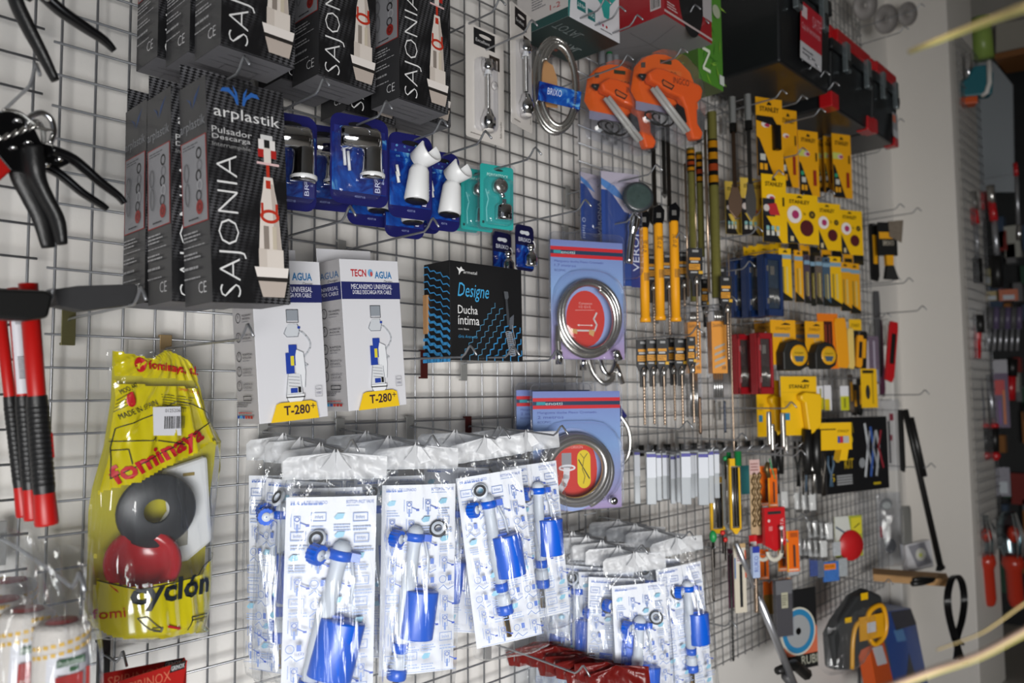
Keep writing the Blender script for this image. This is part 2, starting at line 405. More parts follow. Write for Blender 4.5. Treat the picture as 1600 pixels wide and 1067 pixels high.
def valve_art(p, u0, u1, v0, v1, red='#B5321F'):
    """printed picture of a flush valve"""
    def U(a): return u0+(u1-u0)*a
    def V(a): return v0+(v1-v0)*a
    W1, W2, W3 = '#D9D0C8', '#B9ADA4', '#8A8078'
    p.rect(U(.36), V(0), U(.66), V(.03), '#CFCFCF'); p.rect(U(.3), V(.03), U(.72), V(.09), '#E2DEDC'); p.rect(U(.44), V(.03), U(.58), V(.1), '#222222')
    p.rect(U(.28), V(.09), U(.74), V(.14), '#A82420'); p.rect(U(.42), V(.08), U(.6), V(.17), W1)
    p.rect(U(.24), V(.17), U(.8), V(.185), '#D8B8B8'); p.rect(U(.47), V(.185), U(.55), V(.27), red)
    p.poly([(U(.4), V(.26)), (U(.62), V(.26)), (U(.66), V(.34)), (U(.72), V(.42)), (U(.8), V(.72)), (U(.22), V(.72)), (U(.3), V(.42)), (U(.36), V(.34))], W1)
    p.poly([(U(.55), V(.3)), (U(.62), V(.3)), (U(.72), V(.45)), (U(.78), V(.7)), (U(.64), V(.7))], W2)
    p.rect(U(.44), V(.28), U(.56), V(.33), red); p.rect(U(.3), V(.42), U(.36), V(.5), red); p.rect(U(.66), V(.42), U(.72), V(.5), red)
    p.ring(U(.51), V(.5), (u1-u0)*.24, (u1-u0)*.07, red, (u1-u0)*.16)
    p.rect(U(.34), V(.56), U(.47), V(.7), W3); p.rect(U(.56), V(.56), U(.66), V(.7), '#C4B9A6')
    p.rect(U(.2), V(.70), U(.82), V(.82), W1); p.rect(U(.2), V(.70), U(.4), V(.82), '#C9BFB6')
    p.poly([(U(.08), V(.81)), (U(.94), V(.81)), (U(.9), V(.87)), (U(.14), V(.87))], '#E6DFDA')
    p.poly([(U(.12), V(.87)), (U(.92), V(.87)), (U(.88), V(.895)), (U(.16), V(.895))], '#2A2624')
    p.poly([(U(.16), V(.895)), (U(.88), V(.895)), (U(.8), V(.99)), (U(.26), V(.99))], W2)

def black_valve_box(label, px, pt, pb=None, d=.3, h=.31, tilt=-2.9, w=.117, dep=.084, ztop=None, X0=None, hangtab=True, kind='front'):
    a = P(px, pt, d) if pt is not None else None
    if pb is None: X0 = a.x
    if pb is not None:                      # anchored by the bottom corner
        c = P(px, pb, d); zt = c.z+h
        X0 = c.x - h*sin(radians(-tilt))*1
    else: zt = a.z
    root = thing('valve_carton', label, 'box', (X0, -d, zt), (0, radians(tilt), 0), 'black cistern valve cartons')
    b = MB(); b.box(0, w, 0, dep, -h, 0, BOXK)
    b.box(.002, w-.002, dep-.001, dep+.0006, -h+.001, .04, CARBON) if hangtab else None
    b.build('carton', root, bevel=.0012)
    f = PR(w, h, FRONT, 0)
    f.rect(.0, .0, 1, 1, CARBON)
    for s, x in ((-1, .40), (1, .44)):
        f.poly([(x, .105), (x+s*.03, .07), (x+s*.12, .035), (x+s*.2, .04), (x+s*.23, .058), (x+s*.13, .056), (x+s*.06, .075), (x+s*.03, .105)], '#2C5FA8')
        f.poly([(x, .10), (x+s*.02, .05), (x+s*.07, .022), (x+s*.06, .04), (x+s*.035, .07)], '#2C5FA8')
    f.text('arplastik', .08, .125, .93, .19, '#D8D8D8')
    for i, s in enumerate(('Pulsador', 'Descarga')): f.text(s, .05, .222+i*.034, .05+.5-.02*i, .25+i*.034, '#C4C4C4')
    f.text('Interrumpible', .05, .292, .53, .316, '#8C8C8C')
    f.text('SAJONIA', .09, .34, .43, .975, '#E0E0E0', rot=90, off=-.022)
    valve_art(f, .47, 1.0, .22, .98)
    f.build('front_print', root)
    s = PR(dep, h, LEFT, -dep)
    s.rect(0, 0, 1, 1, BOXG)
    s.poly([(.5, .12), (.58, .07), (.8, .03), (.62, .09)], '#24406E'); s.poly([(.48, .12), (.44, .08), (.28, .06), (.42, .09)], '#24406E')
    s.text('arplastik', .02, .165, .94, .225, '#84868A')
    s.rect(.03, .255, .97, .64, '#8E2A26'); s.rect(.06, .26, .94, .635, '#88888C')
    s.fine(.12, .275, .85, .30, 2, '#55555A', 5)
    for k, (u, v) in enumerate(((.7, .33), (.72, .385), (.68, .43), (.72, .475), (.68, .52))): s.ring(u, v, .1, .035, ('#2A2A2C', '#707074', '#222224', '#A0A0A4', '#3A3A3E')[k])
    s.disc(.7, .572, .12, '#8E2A26'); s.ring(.7, .572, .07, .03, '#66201E')
    s.ring(.25, .40, .1, .03, '#6C6C70', .16); s.ring(.27, .5, .09, .03, '#6C6C70', .2); s.fine(.3, .612, .7, .627, 1, '#333338', 8)
    for k, (v0, v1) in enumerate(((.67, .72), (.735, .745), (.765, .80), (.825, .85), (.875, .89))): s.fine(.1, v0, .92, v1, max(1, int((v1-v0)/.014)), '#9A9A9C', 20+k)
    s.text('CE', .62, .905, .9, .955, '#C8C8CA', off=-.01)
    s.build('side_print', root)
    u = PR(w, dep, UNDER, 0, dep)
    u.rect(0, 0, 1, 1, CARTON)
    for k in range(3): u.line([(.1+.05*k, .3+.2*k), (.8+.03*k, .3+.2*k)], .006, '#1E1E20')
    u.rect(0, .96, 1, 1, '#2C2C2E'); u.line([(.3, .04), (.3, .3), (.75, .3), (.75, .04)], .005, '#4A4A4E')
    u.mb.M = T(0, 0, -h); 
    mb2 = MB(T(0, 0, -h)); u2 = u.mb; mb2.v = [(a, b_, c-h) for a, b_, c in u2.v]; mb2.f, mb2.fm, mb2.sm, mb2.mats = u2.f, u2.fm, u2.sm, u2.mats
    mb2.build('bottom_flaps', root)
    return root
black_valve_box('black valve carton whose whole front shows, foremost of the lower three', 321, 116, d=.30)
black_valve_box('black valve carton with a thin strip of its front showing, middle of the lower three', 267, 134, d=.205, tilt=-1.5)
black_valve_box('black valve carton furthest back at the left of the lower three', 230, 154, d=.118, tilt=-.6)
# upper row, seen from below
UB = [('black valve carton top left, rearmost of the upper left stack', 246, 87, .097, 0),
      ('black valve carton second in the upper left stack, only its side showing', 296, 79, .187, 0),
      ('black valve carton foremost of the upper left stack, SA at the frame edge', 345, 68, .277, 0),
      ('black valve carton hidden behind the upper middle one, above the chrome holders', 441, 121, .100, 0),
      ('black valve carton foremost in the upper middle, SAJO reading up its front', 498, 115, .195, 0),
      ('black valve carton low and far back between the upper middle and upper right', 540, 172, .098, 0),
      ('black valve carton behind the upper right one, its valve picture peeking out right', 634, 176, .135, 0),
      ('black valve carton foremost of the upper right pair, SAJON reading up its front', 624, 152, .225, 0)]
for lb, px, py, d, t in UB: black_valve_box(lb, px, None, pb=py, d=d, tilt=t)

# ---- white boxes with yellow foot
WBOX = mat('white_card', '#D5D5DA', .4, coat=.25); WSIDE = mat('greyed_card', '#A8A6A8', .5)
NAVY = '#20265E'
def tecno_box(label, px, pt, d, tilt, h=.258, w=.124, dep=.075, yaw=0):
    a = P(px, pt, d)
    root = thing('valve_carton', label, 'box', a, (0, radians(tilt), radians(yaw)), 'white cistern mechanism cartons')
    b = MB(); b.box(0, w, 0, dep, -h, 0, WBOX); b.box(.004, w-.004, dep-.0012, dep+.0002, -.02, .028, WBOX)
    b.build('carton', root, bevel=.001)
    f = PR(w, h, FRONT, 0)
    f.text('TECN', .17, .065, .43, .115, '#B0202A', off=.03); f.disc(.50, .088, .045, '#6FA6CF', .055); f.disc(.515, .095, .022, '#C0504A', .035); f.text('AGUA', .57, .075, .87, .125, '#2A72A8', off=.03)
    f.text('Design', .72, .135, .87, .158, '#222222', shear=.3)
    f.rect(0, .15, 1, .265, NAVY); f.text('MECANISMO UNIVERSAL', .16, .165, .86, .198, '#E6E6EE'); f.text('DOBLE DESCARGA POR CABLE', .18, .205, .84, .232, '#E6E6EE')
    # line drawing: push button, cable, flush valve
    G = '#6A6E78'; B = '#24409C'
    f.rect(.45, .31, .62, .38, '#8E949C'); f.line([(.45, .31), (.45, .39), (.62, .39), (.62, .31), (.45, .31)], .008, '#33363C')
    f.poly([(.44, .42), (.47, .40), (.60, .40), (.62, .44), (.60, .48), (.43, .48), (.40, .45)], '#C6CAD0'); f.line([(.44, .42), (.40, .46), (.44, .48), (.6, .48), (.63, .44), (.6, .40)], .008, G); f.rect(.6, .415, .64, .43, B)
    c = [(.62, .45)]+[(.66+.12*sin(t*.5), .45+.026*t) for t in range(0, 8)]+[(.72, .66), (.66, .68)]
    f.line(c, .018, '#9CA2AA'); f.line(c, .006, '#DADDE2')
    f.rect(.45, .53, .57, .66, B); f.rect(.40, .58, .52, .71, B); f.rect(.47, .60, .52, .66, '#D8C93A')
    f.poly([(.56, .56), (.66, .58), (.68, .70), (.66, .80), (.54, .80), (.54, .6)], '#E0E2E6'); f.line([(.56, .56), (.66, .58), (.68, .70), (.66, .80)], .006, G)
    f.poly([(.42, .71), (.58, .71), (.62, .82), (.62, .86), (.38, .86), (.38, .82)], '#D4D6DA'); f.line([(.42, .71), (.38, .84), (.62, .84), (.60, .72)], .007, G)
    for k in range(4): f.line([(.42, .725+.02*k), (.58, .735+.02*k)], .005, G)
    f.rect(.44, .80, .54, .83, '#24409C'); f.rect(.55, .795, .59, .83, '#1A1A1A')
    f.poly([(.37, .84), (.64, .84), (.62, .875), (.56, .90), (.44, .90), (.39, .875)], '#E8E9EC'); f.line([(.37, .84), (.39, .875), (.44, .90), (.56, .90), (.62, .875), (.64, .84)], .007, '#44474E'); f.line([(.37, .855), (.64, .858)], .014, '#1B1B1B')
    f.line([(.80, .80), (.90, .80), (.90, .865), (.80, .865), (.80, .80)], .005, '#9A9AA2'); f.text('Pulsador', .81, .812, .89, .824, '#3A3A44'); f.text('DOBLE', .815, .835, .885, .85, '#3A3A66')
    f.poly([(.13, 1), (.19, .93), (.215, .895), (.27, .885), (.72, .885), (.80, .90), (.83, 1)], '#E8C020')
    f.text('T-280', .32, .905, .70, .965, '#3A2430', off=.025); f.text('+', .71, .905, .78, .935, '#3A2430')
    f.build('front_print', root)
    s = PR(dep, h, LEFT, -dep)
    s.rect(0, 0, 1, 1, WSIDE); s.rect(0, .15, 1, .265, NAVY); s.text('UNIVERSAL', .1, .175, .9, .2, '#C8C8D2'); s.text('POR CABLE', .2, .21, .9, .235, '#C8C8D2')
    s.text('AGUA', .2, .075, .95, .12, '#2A5F90'); s.text('Design', .5, .13, .9, .148, '#222222', shear=.3)
    for k, (v, a_, b_) in enumerate(((.33, 'MECANISMO', 'UNIVERSAL'), (.45, 'AHORRO DE', 'AGUA'), (.57, 'RAPIDA', 'INSTALACION'), (.66, 'PRODUCTO', 'ESPANOL'), (.75, 'GARANTIA DE', 'CALIDAD'))):
        s.ring(.28, v+.018, .12, .02, '#3A3A40'); s.line([(.28, v+.02), (.28, v)], .02, '#3A3A40'); s.text(a_, .48, v, .92, v+.013, '#3C3C42'); s.text(b_, .48, v+.02, .88, v+.033, '#3C3C42'); s.fine(.48, v+.042, .95, v+.05, 1, '#7A7A80', k)
    s.fine(.12, .865, .9, .90, 3, '#55555C', 4); s.line([(.48, .83), (.85, .83), (.85, .855), (.48, .855), (.48, .83)], .02, '#2A2A2E'); s.fine(.2, .925, .9, .94, 1, '#B03A34', 3)
    for k, cc in enumerate(('#2D4F9A', '#3A9AD0', '#2D4F9A', '#B03A34', '#A02824', '#A02824')): s.rect(.15+.13*k, .948, .25+.13*k, .966, cc)
    s.build('side_print', root)
    return root
tecno_box('white carton with blue band and yellow T-280 foot, front right of the pair', 530, 404, .2, -4.6)
tecno_box('white T-280 carton on the left, partly behind the black valve carton', 391, 404, .203, -4.3, h=.254, w=.122, dep=.066)

# ---- black box with blue zigzags
d = .205; a = P(702, 406, d)
root = thing('shower_carton', 'black carton printed with blue zigzags lying on two hooks in the middle', 'box', a, (0, radians(-.6), radians(-1.5)))
w, h, dep = .196, .191, .078
b = MB(); b.box(0, w, 0, dep, -h, 0, BOXK); b.build('carton', root, bevel=.001)
f = PR(w, h, FRONT, 0)
BL = '#3C8CC4'
f.poly([(.09, .06), (.13, .075), (.15, .05), (.17, .075), (.2, .085), (.15, .10), (.12, .14), (.12, .10)], '#E4E4E4'); f.text('armetal', .18, .085, .36, .118, '#D6D6D6')
f.text('Designe', .10, .215, .52, .40, '#46A6DA', shear=.25)
f.text('Ducha', .10, .445, .36, .53, '#E8E8E8'); f.text('íntima', .10, .55, .38, .64, '#E8E8E8'); f.text('con llave', .10, .675, .24, .695, '#C8C8C8'); f.text('Gris Antracita', .10, .745, .35, .775, '#3E8EBE', shear=.25)
for k in range(8):
    t = .0055 if k < 3 else .012; o = .075*k; pts = []
    u, v = .13+o*1.5, 1.0
    for j in range(24):
        pts.append((min(u, 1), v)); 
        if j % 2 == 0: v -= .05
        else: u += .052; v -= .012
        if u > 1 or v < .38+k*.05: break
    f.line(pts, t, '#5A9AC0' if k < 3 else BL)
f.poly([(.72, .26), (.78, .26), (.79, .32), (.76, .36), (.735, .34)], '#54575C'); f.poly([(.74, .34), (.77, .34), (.80, .62), (.76, .62)], '#3E4146'); f.poly([(.80, .54), (.86, .5), (.85, .66), (.79, .66)], '#5A5E66')
for k in range(12): f.ring(.78+.004*k, .70+.021*k, .05, .012, '#8C9098', .018)
f.line([(.82, .62), (.86, .8), (.84, .92)], .01, '#8C9098')
f.build('front_print', root)
s = PR(dep, h, LEFT, -dep)
for k in range(15):
    v = .03+.075*k; pts = []; u = 0; 
    for j in range(9):
        pts.append((u, min(1, max(0.01, v)))); 
        if j % 2 == 0: u += .16
        else: u += .09; v += .05 if j % 4 == 1 else .03
    s.line([(min(1, x), y) for x, y in pts], .035+.004*k if k > 5 else .028, BL)
s.build('side_print', root)
b = MB(); b.box(-.005, .0, dep*.82, dep*.97, -h*.72, -h*.32, BROWNC); b.build('open_flap', root)

def plain_box(label, px, py, d, w, h, dep, m, name='carton', yaw=0, tilt=0, roll=0, cat='box', corner='bottom', group=None, rootname='carton_box'):
    a = P(px, py, d)
    root = thing(rootname, label, cat, (a.x, a.y, a.z+(h if corner == 'bottom' else 0)), (radians(roll), radians(tilt), radians(yaw)), group)
    b = MB(); b.box(0, w, 0, dep, -h, 0, m); b.build(name, root, bevel=.0015)
    return root
# turquoise / white tool carton at the top
w, h, dep = .20, .16, .16
r_ = plain_box('turquoise and white power tool carton lying on hooks at the top edge', 888, 25, .21, w, h, dep, WBOX)
f = PR(w, h, FRONT, 0); f.poly([(0, 0), (.1, 0), (.02, 1), (0, 1)], '#1E7C78'); f.poly([(.42, .35), (.5, .45), (.62, .55), (.68, .72), (.78, .72), (.8, .5), (.95, .3), (.9, 0), (.5, 0)], '#2A9C96')
f.rect(.16, .66, .32, .82, '#1E6C6C'); f.rect(.36, .72, .5, .88, '#1E6C6C'); f.text('2.8 Nm', .17, .71, .31, .77, '#E0E8E8'); f.text('XR2', .38, .77, .48, .83, '#E0E8E8')
for k, c in enumerate(('#4A6AB0', '#B04A6A', '#B02A2A')): f.disc(.58+.07*k, .86, .018, c)
f.fine(.6, .92, .98, .95, 1, '#55555C', 2); f.build('front_print', r_)
s = PR(dep, h, LEFT, -dep); s.rect(0, 0, 1, 1, '#B9B4B2'); s.rect(0, .86, 1, 1, '#16403E'); s.fine(.3, .42, .6, .7, 7, '#5A5A60', 3); s.fine(.68, .4, .98, .66, 6, '#5A5A60', 9); s.text('1-2', .66, .72, .86, .8, '#A03030'); s.rect(.3, 0, .9, .12, '#B07050'); s.build('side_print', r_)
u = PR(w, dep, UNDER, 0, dep); u.rect(0, 0, 1, 1, '#17302F'); u.text('TOTAL', .35, .3, .8, .45, '#9CA8A8'); u.rect(.3, .12, .6, .18, '#9A4A38'); u.text('TOTAL', .05, .62, .5, .8, '#7C8888'); u.mb.v = [(a_, b_, c_-h) for a_, b_, c_ in u.mb.v]; u.build('bottom_print', r_)
# red carton
w, h, dep = .235, .2, .30
r_ = plain_box('dark red carton with a grey underside resting on hooks, top centre', 1038, 22, .29, w, h, .24, mat('red_card', '#8E1A22', .4, coat=.3))
f = PR(w, h, FRONT, 0); f.disc(.55, .55, .26, '#1A1A1C', .45); f.rect(.0, .93, 1, .96, '#B8A8A8'); f.fine(.06, .8, .3, .9, 3, '#C8B8B8', 2); f.rect(.8, .3, 1, .7, '#A8A4A6'); f.build('front_print', r_)
s = PR(.24, h, LEFT, -.24); s.rect(.83, .72, .96, .9, '#B8B0B0'); s.code(.84, .74, .95, .88); s.rect(0, 0, .6, .3, '#7C2028'); s.build('side_print', r_)
u = PR(w, .24, UNDER, 0, .24); u.rect(0, 0, 1, 1, '#807E80'); u.line([(.1, .5), (.95, .5)], .006, '#3A3A3C'); u.line([(.3, .05), (.5, .5), (.3, .95)], .005, '#4A4A4E'); u.mb.v = [(a_, b_, c_-h) for a_, b_, c_ in u.mb.v]; u.build('bottom_print', r_)
# green carton, standing tilted
w, h, dep = .135, .40, .22
r_ = plain_box('green carton with leaf print at the top beside the black tool case', 1092, 122, .25, w, h, dep, mat('green_card', '#4F8A2E', .4, coat=.2), tilt=0)
f = PR(w, h, FRONT, 0)
for k in range(26):
    r = random.Random(k); u0, v0 = r.uniform(.1, .9), r.uniform(.3, .95); an = r.uniform(0, 6.28)
    f.poly([(u0, v0), (u0+.12*cos(an)+.02, v0+.05*sin(an)), (u0+.3*cos(an), v0+.11*sin(an)), (u0+.12*cos(an)-.02, v0+.05*sin(an)+.012)], ('#7FB23A', '#2E6420', '#98C24A', '#3F7A28')[k % 4])
f.text('NILO', .1, .35, .42, .93, '#DDE8D0', rot=90); f.disc(.72, .45, .16, '#A8B098', .14); f.rect(.78, .9, .97, .97, '#C8D0C8'); f.build('front_print', r_)
s = PR(dep, h, LEFT, -dep); s.rect(0, .0, 1, 1, '#3C5A24')
for k in range(9): s.line([(.5, .86), (.5+.3*cos(pi+pi*k/8), .86+.17*sin(pi+pi*k/8))], .012, '#6FA038')
s.build('side_print', r_)
u = PR(w, dep, UNDER, 0, dep); u.rect(0, 0, 1, 1, '#56623E'); u.mb.v = [(a_, b_, c_-h) for a_, b_, c_ in u.mb.v]; u.build('bottom_print', r_)
# ================================================================ hooks of the upper left and middle
hook(390, 108, 'wire hook whose tip shows above the arplastik logo', group=None)
hook(515, 140, 'wire hook tip under the foremost SAJO carton')
hook(613, 176, 'wire hook carrying the chrome shower holders')
hook(700, 203, 'wire hook carrying the left white shower holder', r=.002)
hook(768, 221, 'wire hook carrying the right white shower holder')
hook(846, 246, 'wire hook carrying the turquoise blister cards')
hook(556, 343, 'wire hook coming out from behind the SAJONIA carton, its tip bare')
hook(686, 360, 'long empty wire hook above the blue zigzag carton')
hook(924, 327, 'wire hook carrying the two small dark blue cards')
hook(840, 45, 'wire hook carrying the narrow white faucet card', tip=1)
hook(790, 12, 'wire hook carrying the wide white faucet card', d=.26)
hook(62, 125, 'wire hook at top left above the black riveting pliers', d=.3)
hook(228, 476, 'wire hook under the black strip at left', d=.3, plate='olive')
hook(396, 532, 'wire hook carrying the yellow cistern bag', plate='tan')
hook(560, 712, 'drooping hook of the foremost left valve bag', droop=.026)
hook(686, 703, 'drooping hook second from left over the valve bags', droop=.024)
hook(797, 690, 'drooping hook third from left over the valve bags', droop=.018)
hook(888, 684, 'drooping hook reaching in front of the lower hose pack', droop=.014, plate='red')
hook(745, 560, 'hook under the left half of the blue zigzag carton', plate='black', droop=.004)
hook(812, 560, 'hook under the right half of the blue zigzag carton', plate='red', droop=.004, d=.29)
hook(880, 565, 'bare hook tip between the zigzag carton and the upper hose pack', droop=.004)
hook(1013, 870, 'drooping hook of the lower front valve bags right of the red tops', droop=.03)
hook(1087, 847, 'drooping hook of the rightmost valve bags', droop=.028)
hook(1083, 673, 'bare hook tip below the drill bit cards', droop=.004, r=.0018)
hook(990, 98, 'hook carrying the rear orange glue gun pack')
hook(1075, 86, 'hook carrying the front orange glue gun pack', d=.31)
hook(955, 10, 'hook under the turquoise carton, left one')
hook(978, 22, 'hook under the turquoise carton, right one', d=.3)
hook(1005, 35, 'hook under the left end of the dark red carton', d=.3)
hook(1095, 18, 'hook under the middle of the dark red carton', d=.32)
hook(1108, 40, 'hook under the right end of the dark red carton', d=.3)
hook(132, 932, 'thick hook of the roller bags at lower left', d=.36, r=.0026, droop=.02)

def slot_card(b, w, h, t, m, r=.012, slot=.03):
    b.prism(rrect(w, h, r), 0, t, m)
BLUEC, nt, bs = node_mat('blue_water_print', .25, .5)
tc = nt.nodes.new('ShaderNodeTexCoord'); nz = nt.nodes.new('ShaderNodeTexNoise'); nz.inputs['Scale'].default_value = 28; nz.inputs['Detail'].default_value = 6; nz.inputs['Distortion'].default_value = 1.2
cr = nt.nodes.new('ShaderNodeValToRGB'); e = cr.color_ramp.elements; e[0].position = .38; e[0].color = lin('#12206C'); e[1].position = .78; e[1].color = lin('#8FDCF4')
e2 = cr.color_ramp.elements.new(.58); e2.color = lin('#1650A8')
nt.links.new(tc.outputs['Object'], nz.inputs['Vector']); nt.links.new(nz.outputs['Fac'], cr.inputs[0]); nt.links.new(cr.outputs[0], bs.inputs['Base Color'])
NAVYC = mat('navy_card', '#1B1C5A', .3, coat=.4)

def water_card(root, w, h, brand=True):
    b = MB(); b.prism(rrect(w, h, .018), 0, .0012, NAVYC); b.build('card', root)
    p = PR(w, h, FRONT, base=.0013)
    p.rect(.03, .22, .97, .86, BLUEC); p.rect(.06, .14, .94, .23, '#1E2570'); p.disc(.5, .11, .2, '#0A0A14', .055)
    for k in range(16):
        r = random.Random(k*7); p.ring(r.uniform(.1, .9), r.uniform(.13, .35), .02, .006, '#6FB8E8')
    p.rect(.72, .34, .96, .86, '#1E1F66'); p.text('BRIXO', .75, .52, .84, .84, '#D8DCEE', rot=90); p.text('acqua', .87, .56, .93, .74, '#B8C4EA', rot=90)
    p.text('450718', .4, .9, .58, .925, '#8C96C8'); p.build('card_print', root)

def chrome_holder(label, px, py, d, w=.106, h=.158, yaw=0):
    root = thing('shower_holder_card', label, 'shower holder', P(px, py, d), (0, 0, radians(yaw-14)), 'carded shower holders')
    water_card(root, w, h)
    b = MB(); dome(b, .085, .118, .018, CLEAR, -.006, -.03, -.001, .012); b.build('blister', root)
    e = MB(); e.lathe([(.001, -.038), (.016, -.038), (.019, -.034), (.020, -.01), (.020, .022), (.017, .028), (.001, .028)], CHROME, T(-.006, -.030, -.050) @ RY(pi/2) @ RX(.15), 24)
    e.build('swivel_head', root)
    s = MB(); s.lathe([(.001, -.060), (.0195, -.060), (.0205, -.055), (.0185, -.044), (.0170, -.010), (.0165, .008), (.001, .010)], CHROME, T(.012, -.03, -.058) @ RY(.02), 24)
    s.lathe([(.0195, -.0575), (.0215, -.056), (.0215, -.051), (.020, -.050)], WHITE, T(.012, -.03, -.058), 24); s.build('socket', root)
    for q in range(2): k = MB(); k.tube([(-.034+.008*q, -.014, -.060-.01*q), (-.031+.008*q, -.014, -.095-.008*q)], .0028, WHITE, 6); k.build('wall_plug', root)
    return root
def white_holder(label, px, py, d, w=.092, h=.158, yaw=0, lean=.1, name='shower_holder_card', showcard=True):
    root = thing(name, label, 'shower holder', P(px, py, d), (0, 0, radians(yaw-14)), 'carded shower holders')
    if showcard: water_card(root, w, h)
    M = T(.002, -.034, -.072) @ RY(lean)
    s = MB(); s.lathe([(.001, -.060), (.021, -.060), (.0225, -.057), (.018, -.005), (.014, .004), (.001, .006)], WHITE, M, 24); s.build('body', root)
    g = MB(); g.lathe([(.001, -.0602), (.0195, -.0602), (.0205, -.062), (.018, -.063), (.001, -.0625)], BLACK, M, 24); g.build('base_gasket', root)
    c = MB(); M2 = T(.008, -.042, -.050) @ RZ(.45) @ RX(1.15) @ Matrix.Scale(1.12, 4)
    c.lathe([(.013, -.016), (.017, -.015), (.0215, .017), (.0185, .018), (.013, -.013)], WHITE, M2, 24, radians(-215), radians(35)); c.build('cradle', root)
    for q in range(2): k = MB(); k.tube([(-.032, -.012, -.065-.012*q), (-.028, -.012, -.085-.012*q)], .003, WHITE, 6); k.build('wall_plug', root)
    return root
chrome_holder('blue card with a chrome shower elbow, rear left one', 508, 197, .088, yaw=-4)
chrome_holder('blue card with a chrome shower elbow, foremost', 562, 182, .20)
white_holder('blue card with white shower holder, foremost of the white ones', 641, 210, .205, w=.088)
white_holder('blue card with white shower holder, right and a little behind', 692, 238, .165, w=.072)
white_holder('white shower holder hanging low under the front chrome card', 580, 232, .05, w=.1, lean=0)
white_holder('white shower holder half hidden below the foremost white one', 632, 250, .10, w=.085, lean=0)
white_holder('greyish white shower holder hanging lowest between the two white ones', 664, 250, .05, w=.07, lean=-.1)
chrome_holder('blue card edge with a chrome part behind the big SAJONIA carton', 455, 178, .20, w=.085)

# turquoise blister cards
TEAL = mat('turquoise_card', '#2C9C98', .3, coat=.4)
def teal_card(label, px, py, d, w=.081, h=.135):
    root = thing('valve_blister_card', label, 'blister pack', P(px, py, d), (0, radians(.5), radians(-15)), 'turquoise cards')
    b = MB(); b.prism(rrect(w, h, .006), 0, .001, TEAL); b.build('card', root)
    p = PR(w, h, base=.0012); p.disc(.55, .07, .14, '#26302F', .03); p.text('PONSASTOCK', .2, .135, .84, .185, '#C8E6E2'); p.line([(.16, .4), (.24, .55), (.18, .7), (.2, .9)], .03, '#7FD0CC'); p.rect(.06, .9, .12, .94, '#123838'); p.build('card_print', root)
    b = MB(); b.prism(rrect(w+.012, h+.012, .009, z1=.006), -.001, .0005, CLEAR); dome(b, w*.8, h*.76, .02, CLEAR, 0, -h*.2, -.0012, .012); b.build('blister', root)
    v = MB(); v.lathe([(.001, -.04), (.017, -.04), (.018, -.037), (.018, -.012), (.015, -.008), (.006, -.005), (.006, .004), (.001, .004)], CHROME, T(.010, -.012, -.078), 20); v.build('nut', root)
    v = MB(); v.lathe([(.001, -.009), (.014, -.009), (.016, -.004), (.016, .006), (.008, .010), (.001, .010)], SATIN, T(.000, -.014, -.048) @ RX(pi/2), 18); v.tube([(.002, -.012, -.055), (.009, -.012, -.07)], .005, CHROME); v.build('ball_joint', root)
    return root
teal_card('turquoise blister card with chrome valve, foremost and rightmost', 776, 259, .168)
teal_card('turquoise blister card in the middle, half covered by the front one', 745, 265, .105, w=.078)
teal_card('turquoise blister card at the back behind the white shower holder', 722, 268, .05, w=.078)

# white faucet extension cards
CREAM = mat('white_pearl_card', '#D2CDC8', .4, coat=.3)
def faucet_card(label, px, py, d, w, h, yaw=0, tilt=0):
    root = thing('faucet_extension_card', label, 'blister pack', P(px, py, d), (0, radians(tilt), radians(yaw)), 'white faucet cards')
    b = MB(); b.prism(rrect(w, h, .006), 0, .0015, CREAM); b.build('card', root)
    p = PR(w, h, base=.0017); p.rect(.2, .02, .76, .17, '#17171A'); p.disc(.5, .07, .16, CREAM, .035); p.text('Excellent', .25, .105, .62, .135, '#C8C8C8'); p.rect(.6, .21, .88, .33, '#2C2420'); p.rect(.66, .24, .7, .32, '#A8A09A'); p.rect(.78, .24, .82, .32, '#A8A09A'); p.text('fabricado', .87, .78, .92, .93, '#55504C', rot=90); p.fine(.1, .95, .4, .97, 1, '#8A8480'); p.build('card_print', root)
    cx = -w*.04
    b = MB(); dome(b, w*.5, h*.64, .018, CLEAR, cx, -h*.28, -.002, .012); b.build('blister', root)
    t = MB(); t.lathe([(.001, -.001), (.013, 0), (.013, -.016), (.011, -.022), (.001, -.022)][::-1], CHROME, T(cx, -.014, -h*.30), 18)
    t.build('upper_nut', root)
    t = MB(); t.lathe([(.009, -.012), (.006, 0), (.006, -.0)], WHITE, T(cx, -.014, -h*.38), 14)
    n = 30
    for k in range(n): t.lathe([(.0042, 0), (.0052, .0012), (.0042, .0024)], SATIN, T(cx, -.014, -h*.40-k*.0027-.0024), 10)
    t.cyl(.004, -.084, 0, SATIN, T(cx, -.014, -h*.39), 10); t.build('flexible_tube', root)
    t = MB(); t.lathe([(.001, -.042), (.012, -.042), (.013, -.036), (.0165, -.034), (.0165, -.018), (.014, -.015), (.008, .002), (.001, .004)], CHROME, T(cx, -.014, -h*.74), 20); t.lathe([(.001, -.046), (.011, -.0455), (.012, -.041)], CREAM, T(cx, -.014, -h*.74), 18); t.build('spray_head', root)
    t = MB(); t.lathe([(.003, -.002), (.009, -.002), (.009, .002), (.003, .002)], CREAM, T(cx+w*.25, -.006, -h*.48) @ RX(pi/2), 16); t.build('washer', root)
faucet_card('wide white card with a flexible chrome faucet tube', 757, 47, .15, .113, .245)
faucet_card('narrower white card with a faucet tube, seen edge-on beside the coiled hose', 813, 14, .21, .088, .262, yaw=13)

